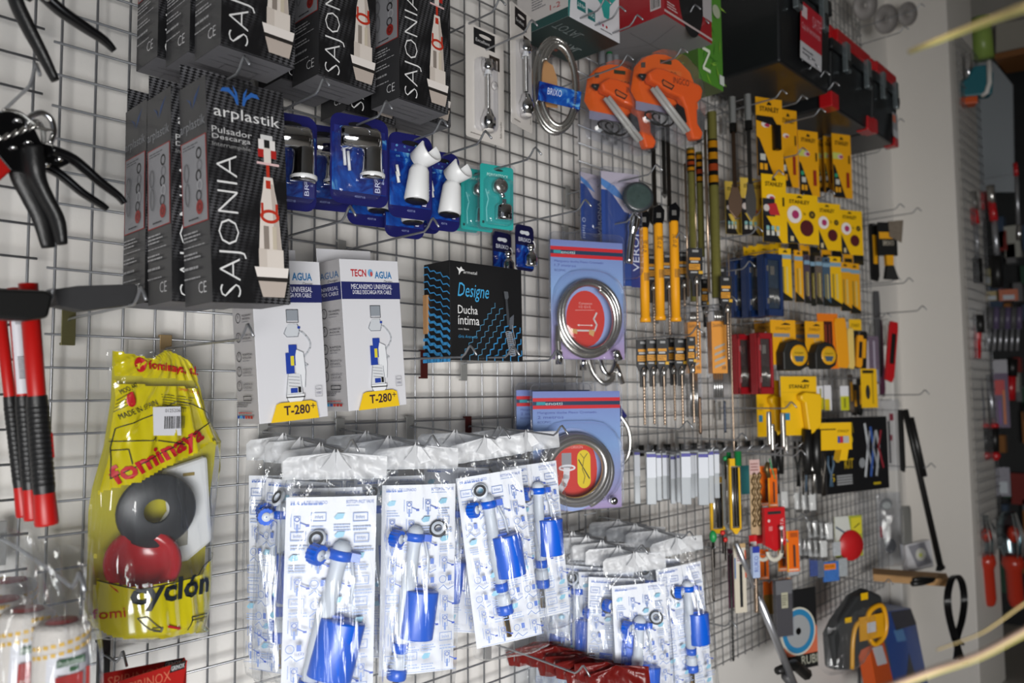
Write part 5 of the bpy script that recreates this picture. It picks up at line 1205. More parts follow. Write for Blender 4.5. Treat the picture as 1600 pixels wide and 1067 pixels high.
# bits in clear orange tubes
def orange_tube(label, x, y0, y1, d, wpx, lab0, lab1):
    k = pxm(x, (y0+y1)/2, d); root = hang('bit_set_tube', label, x, y0, d, 'drill bit', -40, 'orange bit tubes'); L = (y1-y0)*k; r = wpx*k/2; a, c = (lab0-y0)*k, (lab1-y0)*k
    b = MB(); b.box(-r, r, -r*.8, r*.8, -c, -a, mat('label_orange', '#E0921C', .4, coat=.3)); b.build('orange_label', root)
    p = PR(2*r, c-a, base=r*.8+.0004, ztop=-a); p.text('DeWALT', .1, .05, .9, .11, '#3A2408'); 
    for j in range(4): p.poly([(.15, .5+.12*j), (.85, .42+.12*j), (.85, .46+.12*j), (.15, .55+.12*j)], '#A8A090')
    p.text('XR', .6, .86, .92, .93, '#2A1A08'); p.build('label_print', root)
    b = MB()
    for j in range(4): b.tube([(-r*.5+r*.33*j, -r*.9, -.004), (-r*.5+r*.33*j, -r*.9, -a)], r*.16, SATIN, 6); b.tube([(-r*.5+r*.33*j, 0, -c), (-r*.5+r*.33*j, 0, -L+.006)], r*.2, SATIN, 6)
    b.build('bits', root)['kind'] = 'stuff'
    b = MB(); b.box(-r*1.1, r*1.1, -r*.95, r*.95, -L, .012, CLEAR); b.build('clear_tube', root, bevel=.003)
orange_tube('narrower orange-labelled bit tube left of the wide one', 1081, 486, 655, .15, 20, 504, 584)
orange_tube('wide orange-labelled bit tube beside the red cases', 1119, 484, 625, .2, 24, 503, 584)
def thin_bit(label, x, y0, y1, d, wpx, m, tipc=True):
    k = pxm(x, y0, d); root = hang('long_drill_bit', label, x, y0, d, 'drill bit', 0); L = P(x, y0, d).z-P(x, y1, d).z; n = max(10, int(L/.006)); r = wpx*k/2
    b = MB(); b.tube([(0, 0, -L*i/n) for i in range(n+1)], [r*(1 if i % 2 else .7) for i in range(n+1)], m, 7); b.build('bit', root)
thin_bit('very long thin drill running down beside the red cases', 1138, 395, 715, .16, 3.2, mat('drill_bronze'))
thin_bit('thick twisted bronze drill below the orange tubes', 1093, 620, 678, .2, 6, mat('brown_steel'))
thin_bit('dark short drill behind the right drill cards', 1073, 590, 652, .1, 5, DARKST)
thin_bit('thin dark rod hanging below the drill cards, left', 1088, 600, 692, .08, 2.4, DARKST)
thin_bit('thin dark rod hanging below the orange tube', 1106, 590, 690, .08, 2.4, DARKST)
thin_bit('pair rod with a blue collar under the wide orange tube', 1117, 626, 700, .12, 3, DARKST)
thin_bit('dark rod right of the blue collared pair', 1132, 626, 676, .14, 4.5, mat('blued_steel', '#39404E', .4, .6))
# ================================================================ right half: yellow cards, cases, tapes
SY = mat('tool_yellow', '#E2B20C', .4, coat=.2); SY2 = mat('pale_tool_yellow', '#CDB04A', .45); OLD = mat('deep_yellow', '#D89A10', .42, coat=.2)
def card_at(name, label, rect, d, cat='card', yaw=-26, m=None, th=.0015, group=None, roll=0, art=None, rest=True):
    t, w, h = fplace(*rect, d, yaw); root = thing(name, label, cat, t, (0, radians(roll), radians(yaw)), group)
    b = MB(); b.box(-w/2, w/2, -th, 0, -h, 0, m or SY); b.build('card', root)
    if art:
        p = PR(w, h, base=th+.0004); art(p); p.build('card_print', root)
    return root, w, h
def bird(p, u=.5, v=.06, s=.1, c='#1A1A10'): p.poly([(u-s, v+.03), (u-.02, v-.02), (u+s*.8, v), (u+s, v+.03)], c)
def tri(p, brand=True, red=True, gn=False, lo=.48):
    if brand: bird(p); p.text('STANLEY', .14, .11, .88, .175, '#1E1A08', off=.03)
    p.disc(.35, .34, .17, '#D8D0CC', .10); p.disc(.4, .35, .10, '#A03050', .06)
    if gn: p.rect(0, .3, .45, .4, '#B8C060'); p.disc(.4, .36, .15, '#C8A8B8', .09); p.disc(.45, .36, .09, '#8E2A5A', .06)
    p.poly([(0, lo), (.1, lo+.03), (.62, 1), (0, 1)], '#15161A'); p.rect(.08, .84, .2, .92, '#D89A18'); p.rect(.24, .84, .36, .92, '#D89A18'); p.rect(.1, .72, .3, .8, '#B8B8B0')
    if gn: p.disc(.14, lo+.18, .09, '#2E8E6A')
    if red: p.rect(.68, .6, .84, .84, '#8A2418')
    p.rect(.82, .33, .9, .46, '#3A3010')
def discs(p):
    bird(p, .42, .05); p.text('STANLEY', .1, .12, .74, .20, '#1E1A08', off=.03); p.disc(.25, .42, .22, '#DCD6D4'); p.disc(.28, .42, .11, '#A03060'); p.disc(.8, .40, .10, '#3A3018'); p.disc(.8, .40, .04, '#8A7020'); p.disc(.62, .68, .21, '#4E1A1E')
    p.poly([(0, .55), (.38, 1), (0, 1)], '#16202A'); p.rect(.1, .86, .2, .96, '#C8B890'); p.text('5x', .52, .36, .6, .42, '#2A2408')
def tri2(p):
    tri(p, True, False, False, .56); p.rect(0, .36, .5, .62, '#22242A'); p.poly([(.15, .45), (.55, .42), (.7, .6), (.3, .6)], '#B02A30'); p.disc(.15, .5, .12, '#C8C0BC'); p.poly([(0, .56), (.1, .6), (.75, 1), (0, 1)], '#15161A')
    for k in range(3): p.rect(.12+.2*k, .76, .24+.2*k, .82, '#7FB0B0'); p.rect(.12+.2*k, .83, .24+.2*k, .9, '#C8C8C0')
G1 = 'yellow sanding cards'
L = [('wide yellow card with a grey cylinder blister, top left of the yellow cards', (1180, 1221, 154, 276), .20, 0), ('yellow card with a red bar, right behind the grey cylinder card', (1216, 1244, 172, 292), .16, 1), ('yellow card with a green strip in the upper row, third from left', (1246, 1277, 205, 306), .2, 2),
     ('narrow yellow card edge in the upper row, left of two slivers', (1276, 1288, 214, 300), .10, 2), ('narrow yellow card edge in the upper row, right of two slivers', (1286, 1299, 213, 300), .14, 2), ('rightmost yellow card of the upper row below the tool case', (1299, 1328, 210, 309), .2, 2),
     ('pale yellow card with black foot behind the brown spade chisel', (1132, 1156, 284, 366), .08, 3), ('pale yellow card partly behind the grey spade chisel', (1156, 1192, 279, 368), .14, 3), ('bright yellow card with a black slanted foot, in front of the pale ones', (1189, 1227, 273, 379), .22, 3),
     ('yellow card with a big maroon disc, left of three', (1227, 1277, 304, 381), .24, 4), ('yellow card with a maroon disc, middle of three', (1276, 1312, 318, 391), .24, 4), ('yellow card with a maroon disc, right of three', (1312, 1346, 329, 398), .24, 4)]
for lb, rc, d, k in L:
    m = OLD if k in (0, 1, 2) else (SY2 if k == 3 and rc[0] < 1180 else SY)
    root, w, h = card_at('abrasive_card', lb, rc, d, 'tool card', m=m, group=G1, art=[lambda p: tri(p, True, False, False, .5), lambda p: tri(p, True, True), lambda p: tri(p, True, True, True), tri2, discs][k])
    if k == 0:
        b = MB(); b.cyl(w*.14, -h*.66, -h*.36, DARKST, T(w*.18, -.012, 0), 16); b.build('grey_cylinder', root)
        b = MB(); b.prism([(-w*.5, -h*.24), (w*.1, -h*.24), (w*.3, -h*.36), (-w*.5, -h*.30)], .002, .006, BLACK); b.build('black_tool', root)
for i in range(7):
    x = 1232+17*i; card_at('abrasive_card', 'edge of an orange and black card under the disc cards, %s from left' % ('first', 'second', 'third', 'fourth', 'fifth', 'sixth', 'seventh')[i], (x, x+15, 380+3*i, 396+3*i), .14, 'tool card', m=OLD if i % 2 else BLACK, group='card edges under the disc cards', art=lambda p: p.rect(.1, .55, .9, .95, '#2A2410'))
# blue clear-lidded cases
BCASE = mat('navy_case_plastic', '#162B54', .3, coat=.4); RCASE = mat('red_case_plastic', '#8A101A', .35, coat=.3)
def case(label, rect, d, m, grp, latch, inner, yaw=-20, dep=.030):
    t, w, h = fplace(*rect, d, yaw); root = thing('drill_case', label, 'case', t, (0, 0, radians(yaw)), grp)
    b = MB(); b.box(-w/2, w/2, 0, dep, -h, 0, m); e = w*.16
    for x0, x1, z0, z1 in ((-w/2, -w/2+e, -h, 0), (w/2-e, w/2, -h, 0), (-w/2, w/2, -h*.1, 0), (-w/2, w/2, -h, -h*.88)): b.box(x0, x1, -.010, 0, z0, z1, m)
    b.build('case_body', root, bevel=.003)
    b = MB(); b.box(-w/2+e, w/2-e, -.0015, -.0008, -h*.88, -h*.1, mat(inner, '#2A3644' if 'blue' in inner else '#3A3232', .35, noise_amt=.5, nscale=45, coat=.6)); b.build('window', root)
    b = MB(); r = random.Random(int(rect[0]))
    for k in range(8): x = -w/2+e+(w-2*e)*(k+.5)/8; b.tube([(x, -.004, -h*.55), (x, -.004, -h*r.uniform(.75, .85))], .0013, SATIN, 5)
    b.box(-w*.18, w*.05, -.006, -.003, -h*.34, -h*.2, SATIN); b.build('bit', root)['kind'] = 'stuff'
    for z in (-.2, -.72):
        b = MB(); b.box(-w/2+e*.2, -w/2+e*.8, -.014, -.009, h*(z-.09), h*z, latch); b.build('latch', root, bevel=.001)
for i, (l, r_, t_, b_, d) in enumerate(((1144, 1168, 404, 496, .08), (1166, 1192, 400, 496, .14), (1192, 1219, 397, 494, .21))): case('dark blue drill bit case, %s of three' % ('left and rearmost', 'middle', 'right and foremost')[i], (l, r_, t_, b_), d, BCASE, 'blue drill cases', SATIN, 'blue_window')
for i, (l, r_, t_, b_, d) in enumerate(((1150, 1170, 522, 616, .12), (1181, 1204, 520, 616, .19))): case('red drill bit case, %s of two' % ('left', 'right')[i], (l, r_, t_, b_), d, RCASE, 'red drill cases', mat('grey_latch', '#8A5A5C', .4), 'red_window')
for i, (l, r_, t_, b_) in enumerate(((1161, 1170, 386, 402), (1168, 1184, 384, 402), (1182, 1203, 382, 400), (1202, 1216, 381, 402), (1211, 1220, 379, 400))): card_at('blade_card', 'yellow card top sticking up behind the blue cases, %s from left' % ('first', 'second', 'third', 'fourth', 'fifth')[i], (l, r_, t_, b_+20), .06, 'tool card', group='yellow card tops behind the blue cases', art=lambda p: bird(p, .5, .2, .2))
# blade cards
def blades(p): bird(p, .5, .05, .2); p.rect(0, .12, 1, .2, '#7A9AB0'); p.rect(.25, .35, .38, .85, '#8A7A30'); p.rect(.55, .35, .68, .85, '#C8B870'); p.poly([(0, .8), (1, .95), (1, 1), (0, 1)], '#1A1A14')
bl = [(1216, 1235, 388, 470, 'SY', 'bright yellow'), (1240, 1253, 391, 472, 'OLD', 'narrow deep yellow'), (1255, 1264, 398, 474, 'P', 'dark violet and yellow'), (1265, 1272, 400, 478, 'B', 'black'), (1273, 1283, 400, 476, 'G', 'grey brown'), (1284, 1296, 402, 478, 'N', 'blue grey'), (1294, 1313, 401, 479, 'SY', 'yellow with a pale blue band'), (1311, 1328, 410, 486, 'OLD', 'yellow with a pale band'), (1326, 1342, 412, 490, 'OLD', 'rightmost deep yellow')]
CM = {'SY': SY, 'OLD': OLD, 'P': mat('dusk_violet', '#453A48', .5), 'B': BLACK, 'G': mat('grey_brown', '#5E544C', .5), 'N': mat('slate_blue', '#3E5468', .5)}
for l, r_, t_, b_, m, nm in bl: card_at('saw_blade_card', nm+' blade card in the row right of the blue cases', (l, r_, t_, b_), .18, 'tool card', m=CM[m], group='blade cards', art=blades)
# tape measures
def tape(label, rect, d, cr, full=True):
    root, w, h = card_at('tape_measure', label, rect, d, 'tape measure', m=OLD, group='tape measures', art=lambda p: (bird(p, .6, .08, .2), p.text('STANLEY', .2, .16, .8, .22, '#3A2C08'), p.rect(.1, .3, .75, .38, '#7A8088'), p.text('5m', .45, .4, .8, .55, '#B8A878')))
    r = w*cr; b = MB(); cx, cz = w*.18, -h*.80; o = [(cx-r, cz-r*.95), (cx-r, cz+r*.2), (cx-r*.7, cz+r*.8), (cx, cz+r), (cx+r*.7, cz+r*.75), (cx+r, cz), (cx+r*.8, cz-r*.7), (cx+r*.3, cz-r*.95)]
    b.prism(o, .002, .04, mat('tape_rubber', '#1A1A18', .5)); b.build('tape_body', root, bevel=.004)
    if full:
        q = MB(); q.lathe([(r*.52, 0), (r*.66, .0), (r*.66, .002), (r*.52, .002)], OLD, T(cx+r*.15, -.0405, cz) @ RX(pi/2), 24); q.lathe([(.001, .0015), (r*.52, .0015)], mat('tape_face', '#C49A18', .4), T(cx+r*.15, -.0405, cz) @ RX(pi/2), 24)
        q.poly([(cx-r*.25, cz-r*.05), (cx+r*.55, cz-r*.05), (cx+r*.4, cz-r*.4), (cx-r*.1, cz-r*.4)], .0425, mat('slate_blue')); q.text('STANLEY', cx-r*.2, cz+r*.08, cx+r*.5, cz+r*.2, ink('#2A2408'), .0425); q.build('round_label', root)
tape('tape measure on a yellow card, left and largest', (1203, 1242, 500, 570), .22, .52)
tape('tape measure half hidden between the two others', (1240, 1262, 502, 572), .14, .6, False)
tape('tape measure on a yellow card, right one', (1257, 1286, 502, 570), .22, .6)
card_at('tool_card', 'dull yellow card behind the red cases and the left tape measure', (1178, 1206, 501, 545), .08, 'tool card', m=OLD, art=lambda p: (bird(p), p.text('STANLEY', .2, .2, .8, .3, '#3A2C08')))
ORG = mat('bright_orange_card', '#D8720E', .4, coat=.2)
root, w, h = card_at('square_set', 'orange card with dark red rods right of the tape measures', (1276, 1308, 490, 576), .2, 'tool card', m=ORG, art=lambda p: (p.rect(.3, .14, .72, .95, '#3E140C'), p.rect(.36, .2, .42, .9, '#8A3A20'), p.rect(.55, .2, .6, .9, '#7A3020')))
def stick(label, l, r_, t_, b_, d, m, m2=None, cat='knife', name='utility_knife', roll=0, yaw=-26):
    t, w, h = fplace(l, r_, t_, b_, d, yaw); root = thing(name, label, cat, t, (0, radians(roll), radians(yaw)))
    b = MB(); b.prism([(-w*.4, 0), (w*.4, 0), (w*.5, -h*.1), (w*.5, -h*.9), (w*.3, -h), (-w*.5, -h*.97), (-w*.5, -h*.08)], 0, .012, m); b.build('body', root, bevel=.002)
    if m2: b = MB(); b.box(-w*.25, w*.25, -.0145, -.0115, -h*.7, -h*.2, m2); b.build('slider', root, bevel=.001)
    return root, w, h
stick('slanted deep orange knife, first right of the orange card', 1300, 1318, 497, 576, .22, mat('amber_plastic', '#E0960C', .3, coat=.3), None, roll=-3)
stick('pale cream knife between two orange ones', 1321, 1330, 513, 577, .22, mat('cream_plastic', '#D8BC6C', .35), None)
stick('pale orange knife just left of the cream one', 1313, 1321, 513, 575, .18, mat('soft_orange', '#D8A85A', .35))
stick('black and yellow striped knife right of the cream one', 1330, 1338, 517, 576, .2, BLACK, OLD)
stick('orange knife leaning right, near the end of the knife row', 1337, 1346, 524, 575, .22, mat('amber_plastic'), BLACK, roll=6)
stick('black edged blade at the right end of the knife row', 1343, 1352, 518, 578, .2, BLACK, OLD, roll=5)
card_at('tool_card', 'small yellow card above the striped knives', (1326, 1345, 499, 516), .2, 'tool card', art=lambda p: p.text('STANLEY', .15, .4, .85, .7, '#3A3208'))
card_at('tool_card', 'tall violet clear pack at the end of the knife row', (1349, 1372, 525, 600), .15, 'tool card', m=mat('violet_clear', '#6A5C6C', .4, noise_amt=.2), art=lambda p: (p.rect(.1, .1, .3, .9, '#B8B0B8'), p.rect(.6, .1, .72, .7, '#A8A0B0'), p.rect(.55, .7, .9, .95, '#7A8AA8')))
# yellow tool cards with black-handled tools
def toolcard(label, rect, d, front):
    root, w, h = card_at('stapling_tool_card', label, rect, d, 'tool card', art=lambda p: (bird(p, .68, .07, .12), p.text('STANLEY', .22, .14, .80, .205, '#1E1A08', off=.03), p.line([(0, .27), (1, .27)], .008, '#C49A18'), p.rect(.06, .62, .22, .74, '#2A7AA0'), p.fine(.08, .42, .3, .55, 4, '#A8861A', 3)))
    b = MB(); b.prism([(-w*.1, -h*.32), (w*.05, -h*.27), (w*.45, -h*.30), (w*.5, -h*.38), (w*.45, -h*.85), (w*.2, -h*.98), (w*.1, -h*.92), (w*.02, -h*.45), (-w*.08, -h*.40)], .004, .026, SY); b.build('yellow_tool', root, bevel=.004)
    for s_ in (0, .26): b = MB(); b.tube([(w*(.1+s_), -.016, -h*.9), (w*(.06+s_), -.016, -h*1.3), (w*(.10+s_), -.014, -h*1.66)], [w*.10, w*.12, w*.08], BLACK, 10); b.build('black_handle', root)
    for k in range(3): b = MB(); b.tube([(-w*.02+.13*w*k, -.012, -h*1.6), (-w*.04+.13*w*k, -.012, -h*2.0)], .003, DARKST, 6); b.build('steel_rod', root)
    return root, w, h
toolcard('yellow tool card standing behind and left of the front one, black handles below', (1181, 1217, 594, 682), .12, False)
toolcard('large yellow tool card with black handled tool hanging below it', (1219, 1275, 588, 680), .22, True)
for i, (x, y0, y1) in enumerate(((1199, 643, 696), (1204, 662, 704), (1221, 645, 700), (1226, 680, 705))): stick('bright steel blade strip %s the yellow tool cards' % ('left below', 'second from left below', 'between and below', 'short and right, between')[i], x-2.5, x+2.5, y0, y1, .26, SATIN, None, 'blade', 'blade_strip')
card_at('small_parts_card', 'small white and yellow tag behind the front tool card', (1275, 1287, 603, 640), .16, 'tag', m=WBOX, art=lambda p: (p.rect(0, .5, 1, 1, '#B8B020'), p.rect(.4, .1, .6, .9, '#8E8A20')))
card_at('small_parts_card', 'small white and yellow tag right of its twin', (1287, 1298, 602, 641), .18, 'tag', m=WBOX, art=lambda p: p.rect(0, .55, .7, 1, '#C8B21C'))
card_at('small_parts_card', 'lone white and yellow tag in the gap above the black kit box', (1312, 1325, 603, 641), .2, 'tag', m=WBOX, art=lambda p: (p.rect(0, .42, 1, 1, '#B8B81C'), p.rect(.4, .5, .6, .9, '#6E7020')))
card_at('cutter_card', 'yellow cutter card at the right above the black kit box', (1344, 1369, 576, 637), .22, 'tool card', art=lambda p: (p.rect(.1, .04, .8, .12, '#1A1A10'), p.disc(.4, .6, .14, '#2A2A28', .35), p.rect(.68, .1, .74, .9, '#8A7418')))
for i, (x, y, L_2) in enumerate(((1332, 600, 50), (1340, 590, 60), (1326, 585, 60))): stick('thin dark tool between the small tags and the cutter card, %s' % ('middle', 'right', 'left')[i], x-3, x+3, y, y+L_2, .12, (DARKST, BLACK, CM['G'])[i], OLD, 'tool', 'thin_tool')
# yellow stapler box, black kit box
root, w, h = card_at('stapler', 'boxy yellow stapler in front of the black kit box', (1268, 1318, 660, 702), .26, 'stapler', m=SY, th=.035, art=lambda p: (p.text('STANLEY', .55, .26, .92, .36, '#3A3208'), p.rect(.62, .5, .72, .75, '#B02A3A'), p.rect(.55, .5, .62, .75, '#2A4A9A'), p.rect(.72, .5, .9, .75, '#A8A8A8'), p.rect(.0, .22, .5, .26, '#2A2408')))
b = MB(); b.prism([(w*.2, -h), (w*.42, -h), (w*.36, -h*1.4), (w*.12, -h*1.4)], .002, .03, SY); b.build('grip_stub', root)
t, w, h = fplace(1290, 1387, 652, 768, .2, -14); root = thing('tool_kit_box', 'black kit box with pictures of pliers, right of the yellow stapler', 'box', t, (0, 0, radians(-14)))
b = MB(); b.box(-w/2, w/2, 0, .045, -h, 0, BOXK); b.build('carton', root, bevel=.001)
p = PR(w, h); p.text('KIT', .28, .55, .42, .68, '#C8A81C'); p.text('5', .06, .74, .12, .84, '#C8A81C'); p.rect(.25, .26, .42, .33, '#C8B01C'); p.text('MAXSTEEL', .27, .275, .4, .315, '#3A3208')
for k in range(6): p.line([(.26+.03*k, .07), (.27+.032*k, .2)], .008, '#B8A01C')
for k, c in ((0, '#B8BCC0'), (1, '#3A5AA0'), (2, '#A0A4A8')): x = .62+.09*k; p.line([(x, .1+.05*k), (x+.04, .4), (x-.02, .8)], .035, c); p.line([(x+.08, .2), (x+.03, .42), (x+.1, .7)], .03, '#8E9298' if k != 2 else '#8A2A34')
p.disc(.55, .62, .05, '#8A8E92'); 
for k in range(4): p.rect(.14, .76+.035*k, .38, .782+.035*k, '#9A9C9E')
p.rect(.72, .9, .84, .93, '#B8A01C'); p.disc(.16, .52, .05, '#B8963A'); p.build('front_print', root)
for i, (x, y0, y1, m) in enumerate(((1245, 690, 760, 'B'), (1258, 700, 768, 'N'), (1270, 705, 770, 'S'), (1284, 702, 775, 'G'), (1297, 712, 760, 'N'))): 
    t, w, h = fplace(x-5, x+5, y0, y1, .17, -30); root = thing('pliers', 'small dark pliers hanging below the yellow tool cards, %s from left' % ('first', 'second', 'third', 'fourth', 'fifth')[i], 'pliers', t, (0, 0, radians(-30)), 'pliers under the yellow cards'); mm = {'B': BLACK, 'N': CM['N'], 'S': SATIN, 'G': DARKST}[m]
    b = MB(); b.tube([(-w*.3, 0, 0), (-w*.4, 0, -h*.3), (0, 0, -h*.6), (w*.2, 0, -h)], [w*.16]*4, mm, 8); b.tube([(w*.3, -.003, 0), (w*.4, -.003, -h*.3), (0, -.003, -h*.6), (-w*.2, -.003, -h)], [w*.16]*4, mm, 8); b.build('jaws_and_handles', root)

# ================================================================ clear tubes with blue tops
TUBEM = mat('frosted_tube', '#B4BAC0', .3, coat=.3, alpha=.75); TWH = mat('tube_paper', '#C6CAD2', .5)
xs = [(994, 700, 787, 9, .10), (1016, 704, 788, 15, .22), (1028, 706, 782, 8, .18), (1037, 706, 780, 7, .15), (1044, 706, 780, 6, .12), (1050, 708, 787, 8, .14), (1059, 706, 785, 7, .16), (1070, 703, 788, 15, .24), (1080, 702, 778, 7, .15), (1087, 702, 776, 7, .15), (1097, 704, 789, 16, .26), (1109, 700, 786, 8, .2), (1118, 700, 778, 8, .18), (1104, 700, 770, 6, .12)]
for i, (x, t_, b_, wp, d) in enumerate(xs):
    t, w, h = fplace(x-wp/2, x+wp/2, t_, b_, d, -40); r = w/2
    root = thing('glue_tube', 'clear tube with blue-topped label, %s from left' % ('first', 'second', 'third', 'fourth', 'fifth', 'sixth', 'seventh', 'eighth', 'ninth', 'tenth', 'twelfth', 'thirteenth', 'last', 'eleventh')[i], 'tube', t, (0, 0, radians(-40)), 'clear tubes with blue tops')
    b = MB(); b.box(-r, r, -.006, .006, -h, -h*.02, TUBEM); b.build('tube', root, bevel=.002)
    b = MB(); b.box(-r*.95, r*.95, -.0072, -.0062, -h*.5, -h*.07, TWH); b.build('paper_label', root)
    b = MB(); b.box(-r*.95, r*.95, -.0080, -.0073, -h*.12, -h*.06, mat('violet_blue_ink', '#3C3A8C', .5)); b.build('blue_band', root)
    b = MB(); b.box(-r*.7, r*.7, -.001, .001, -h*.03, h*.10, CLEAR); b.build('hang_tab', root)
for i in range(10): 
    a = P(1000+21*i, 703-1*i, .0); root = thing('display_hook', 'black clip hook above the blue-topped tubes, %s from left' % ('first', 'second', 'third', 'fourth', 'fifth', 'sixth', 'seventh', 'eighth', 'ninth', 'tenth')[i], 'hook', a, group='clip plates above the tubes')
    b = MB(); b.box(-.012, .012, -.006, .004, -.018, .014, BLACK); b.build('back_plate', root); b = MB(); b.tube([(0, -.006, -.004), (0, -.22, .0), (0, -.24, .018)], .002, WIRE, 6); b.build('prong', root)

# ================================================================ lower right: saws, wood drills, orange cards
def frame_tool(label, rect, d, m, knob, bits=3, knobz=0):
    t, w, h = fplace(*rect, d, -30); root = thing('file_set', label, 'tool set', t, (0, 0, radians(-30)))
    e = w*.14; b = MB(); b.box(-w/2, -w/2+e, -.008, 0, -h*.94, 0, m); b.box(w/2-e, w/2, -.008, 0, -h*.94, -h*.12, m); b.box(-w/2, w/2, -.01, 0, -h*.10, 0, m); b.prism([(-w/2, -h*.92), (w/2, -h*.92), (w*.1, -h), (-w*.1, -h)], 0, .008, m); b.build('frame', root)
    b = MB()
    for k in range(bits): x = -w/2+e+(w-2*e)*(k+.5)/bits; b.tube([(x, -.006, -h*.12), (x, -.006, -h*.9)], w*.09, (SATIN, DARKST, BLACK)[k % 3], 7)
    b.build('rods', root)
    if knob: b = MB(); b.cyl(w*.3, -.02, .02, knob, T(w*.3, -.01, knobz), 12); b.build('knob', root)
GRN = mat('green_plastic', '#1E8A4A', .4); YFR = mat('frame_yellow', '#D8A818', .4)
frame_tool('black and yellow framed tool set, lower left one below the clear tubes', (1107, 1129, 745, 833), .14, YFR, None)
frame_tool('grey blade with a yellow edge between the two framed sets', (1127, 1138, 715, 828), .18, mat('blade_grey', '#A8B0B4', .35, .5), GRN, 1)
frame_tool('yellow framed set with twisted drills and a green knob', (1137, 1153, 716, 834), .22, YFR, GRN)
for i, (x, y, c, s_) in enumerate(((1114, 838, GRN, 6), (1129, 832, mat('red_knob', '#C0241C', .4), 4), (1133, 843, mat('red_knob'), 4), (1133, 716, GRN, 4))):
    k = pxm(x, y, .2); root = hang('knob_handle', ('green handle below the black framed set', 'upper red knob beside the yellow frame foot', 'lower red knob beside the yellow frame foot', 'green knob at the top left of the yellow framed set')[i], x, y, .2, 'handle'); b = MB(); b.sphere(s_*k, c, seg=12, sz=1.0 if i else 1.6); b.build('knob', root); b = MB(); b.cyl(s_*k*.35, -s_*k*8, -s_*k*.8, DARKST, seg=8); b.build('shank', root)
thin_bit('twisted long drill hanging from the green handle', 1113, 855, 940, .2, 4.5, DARKST)
thin_bit('long black rod hooked at the bottom, left of the white-labelled tool', 1141, 865, 1035, .12, 4.5, BLACK)
card_at('tool_card', 'teal card right of the yellow framed set', (1157, 1173, 727, 772), .12, 'tool card', m=mat('teal_board', '#2E7A80', .5))
root, w, h = card_at('wood_drill_card', 'brown twisted wood drills on a pink headed card', (1170, 1186, 718, 836), .2, 'drill bit', m=mat('tan_card', '#B49A78', .6), art=lambda p: (p.rect(0, 0, 1, .2, '#C8A8A4'), p.fine(.1, .04, .9, .16, 3, '#8A5A58', 3)))
b = MB()
for s_ in (-.2, .3): b.tube([(w*s_+w*.12*sin(k*1.3), -.006, -h*.18-h*.7*k/24) for k in range(25)], w*.14, mat('bronze_bit', '#7A6444', .4, .5), 7)
b.build('wood_drills', root)
WBAR = mat('worn_steel', '#8A8C8E', .35, .8)
def orange_card(label, rect, d, yaw=-30):
    root, w, h = card_at('screw_card', label, rect, d, 'tool card', m=mat('vivid_orange_card', '#DC6410', .4, coat=.2), group='orange cards', yaw=yaw, art=lambda p: (p.rect(0, 0, .12, 1, '#E09A18'), p.rect(.3, .05, .9, .16, '#A84A10'), p.rect(.1, .93, .9, .97, '#E0B8A0')))
    b = MB(); b.cyl(w*.07, -h*.88, -h*.35, WBAR, T(w*.05, -.006, 0), 8); b.build('bit', root)
for i, rc in enumerate(((1185, 1202, 728, 790, .14), (1199, 1213, 732, 792, .18), (1214, 1227, 830, 892, .14), (1228, 1247, 829, 893, .22), (1185, 1200, 858, 905, .08))): orange_card('orange card with a steel bit, %s' % ('upper left of the upper pair', 'right of the upper pair', 'lower group, left and half hidden', 'lower group, right and in full view', 'low behind the red packs')[i], rc[:4], rc[4])
root, w, h = card_at('red_tool_pack', 'red pack with a white U shaped scraper hanging below it, front', (1190, 1222, 792, 850), .24, 'tool card', m=mat('signal_red', '#B8141C', .35, coat=.4), th=.012, art=lambda p: (p.rect(.15, .1, .8, .18, '#2A2A2A'), p.disc(.2, .35, .06, '#D8B8B8'), p.rect(.18, .5, .36, .62, '#C86A6A'), p.text('BELLOTA', .75, .3, .92, .9, '#D8B0B0', rot=90)))
b = MB(); b.prism([(-w*.5, -h), (w*.5, -h), (0, -h*1.18)], 0, .012, mat('signal_red')); b.build('pointed_foot', root); b = MB(); b.lathe([(w*.26, -.003), (w*.42, -.003), (w*.42, .003), (w*.26, .003), (w*.26, -.003)], mat('ivory_ring', '#C6C2B4', .5), T(0, -.006, -h*1.18) @ RX(pi/2), 20, pi, 2*pi); b.build('ivory_u', root)
b = MB(); b.tube([(w*.1, -.03, -h*.55), (w*.1, -.03, -h*1.2)], w*.05, SATIN, 8); b.sphere(w*.08, WHITE, T(w*.1, -.03, -h*.53), 10); b.build('pin', root)
root, w, h = card_at('red_tool_pack', 'darker red pack half hidden left of the front one', (1177, 1196, 800, 848), .16, 'tool card', m=mat('signal_red'), th=.012); b = MB(); b.lathe([(w*.4, -.003), (w*.62, -.003), (w*.62, .003), (w*.4, .003), (w*.4, -.003)], mat('ivory_ring'), T(w*.1, -.006, -h*1.3) @ RX(pi/2), 20, pi, 2*pi); b.build('ivory_u', root)
root = hang('key_ring', 'brass key like part with a green string above the orange cards', 1200, 722, .24, 'tool'); b = MB(); b.tube([(0, 0, 0), (-.006, 0, -.02), (.002, 0, -.045)], [.006, .009, .006], mat('old_brass', '#6A5838', .4, .7), 8); b.build('brass_part', root); b = MB(); b.tube(smooth([(.005, 0, .01), (.012, 0, -.02), (.02, 0, -.05)], 4), .0018, GRN, 6); b.build('green_string', root)
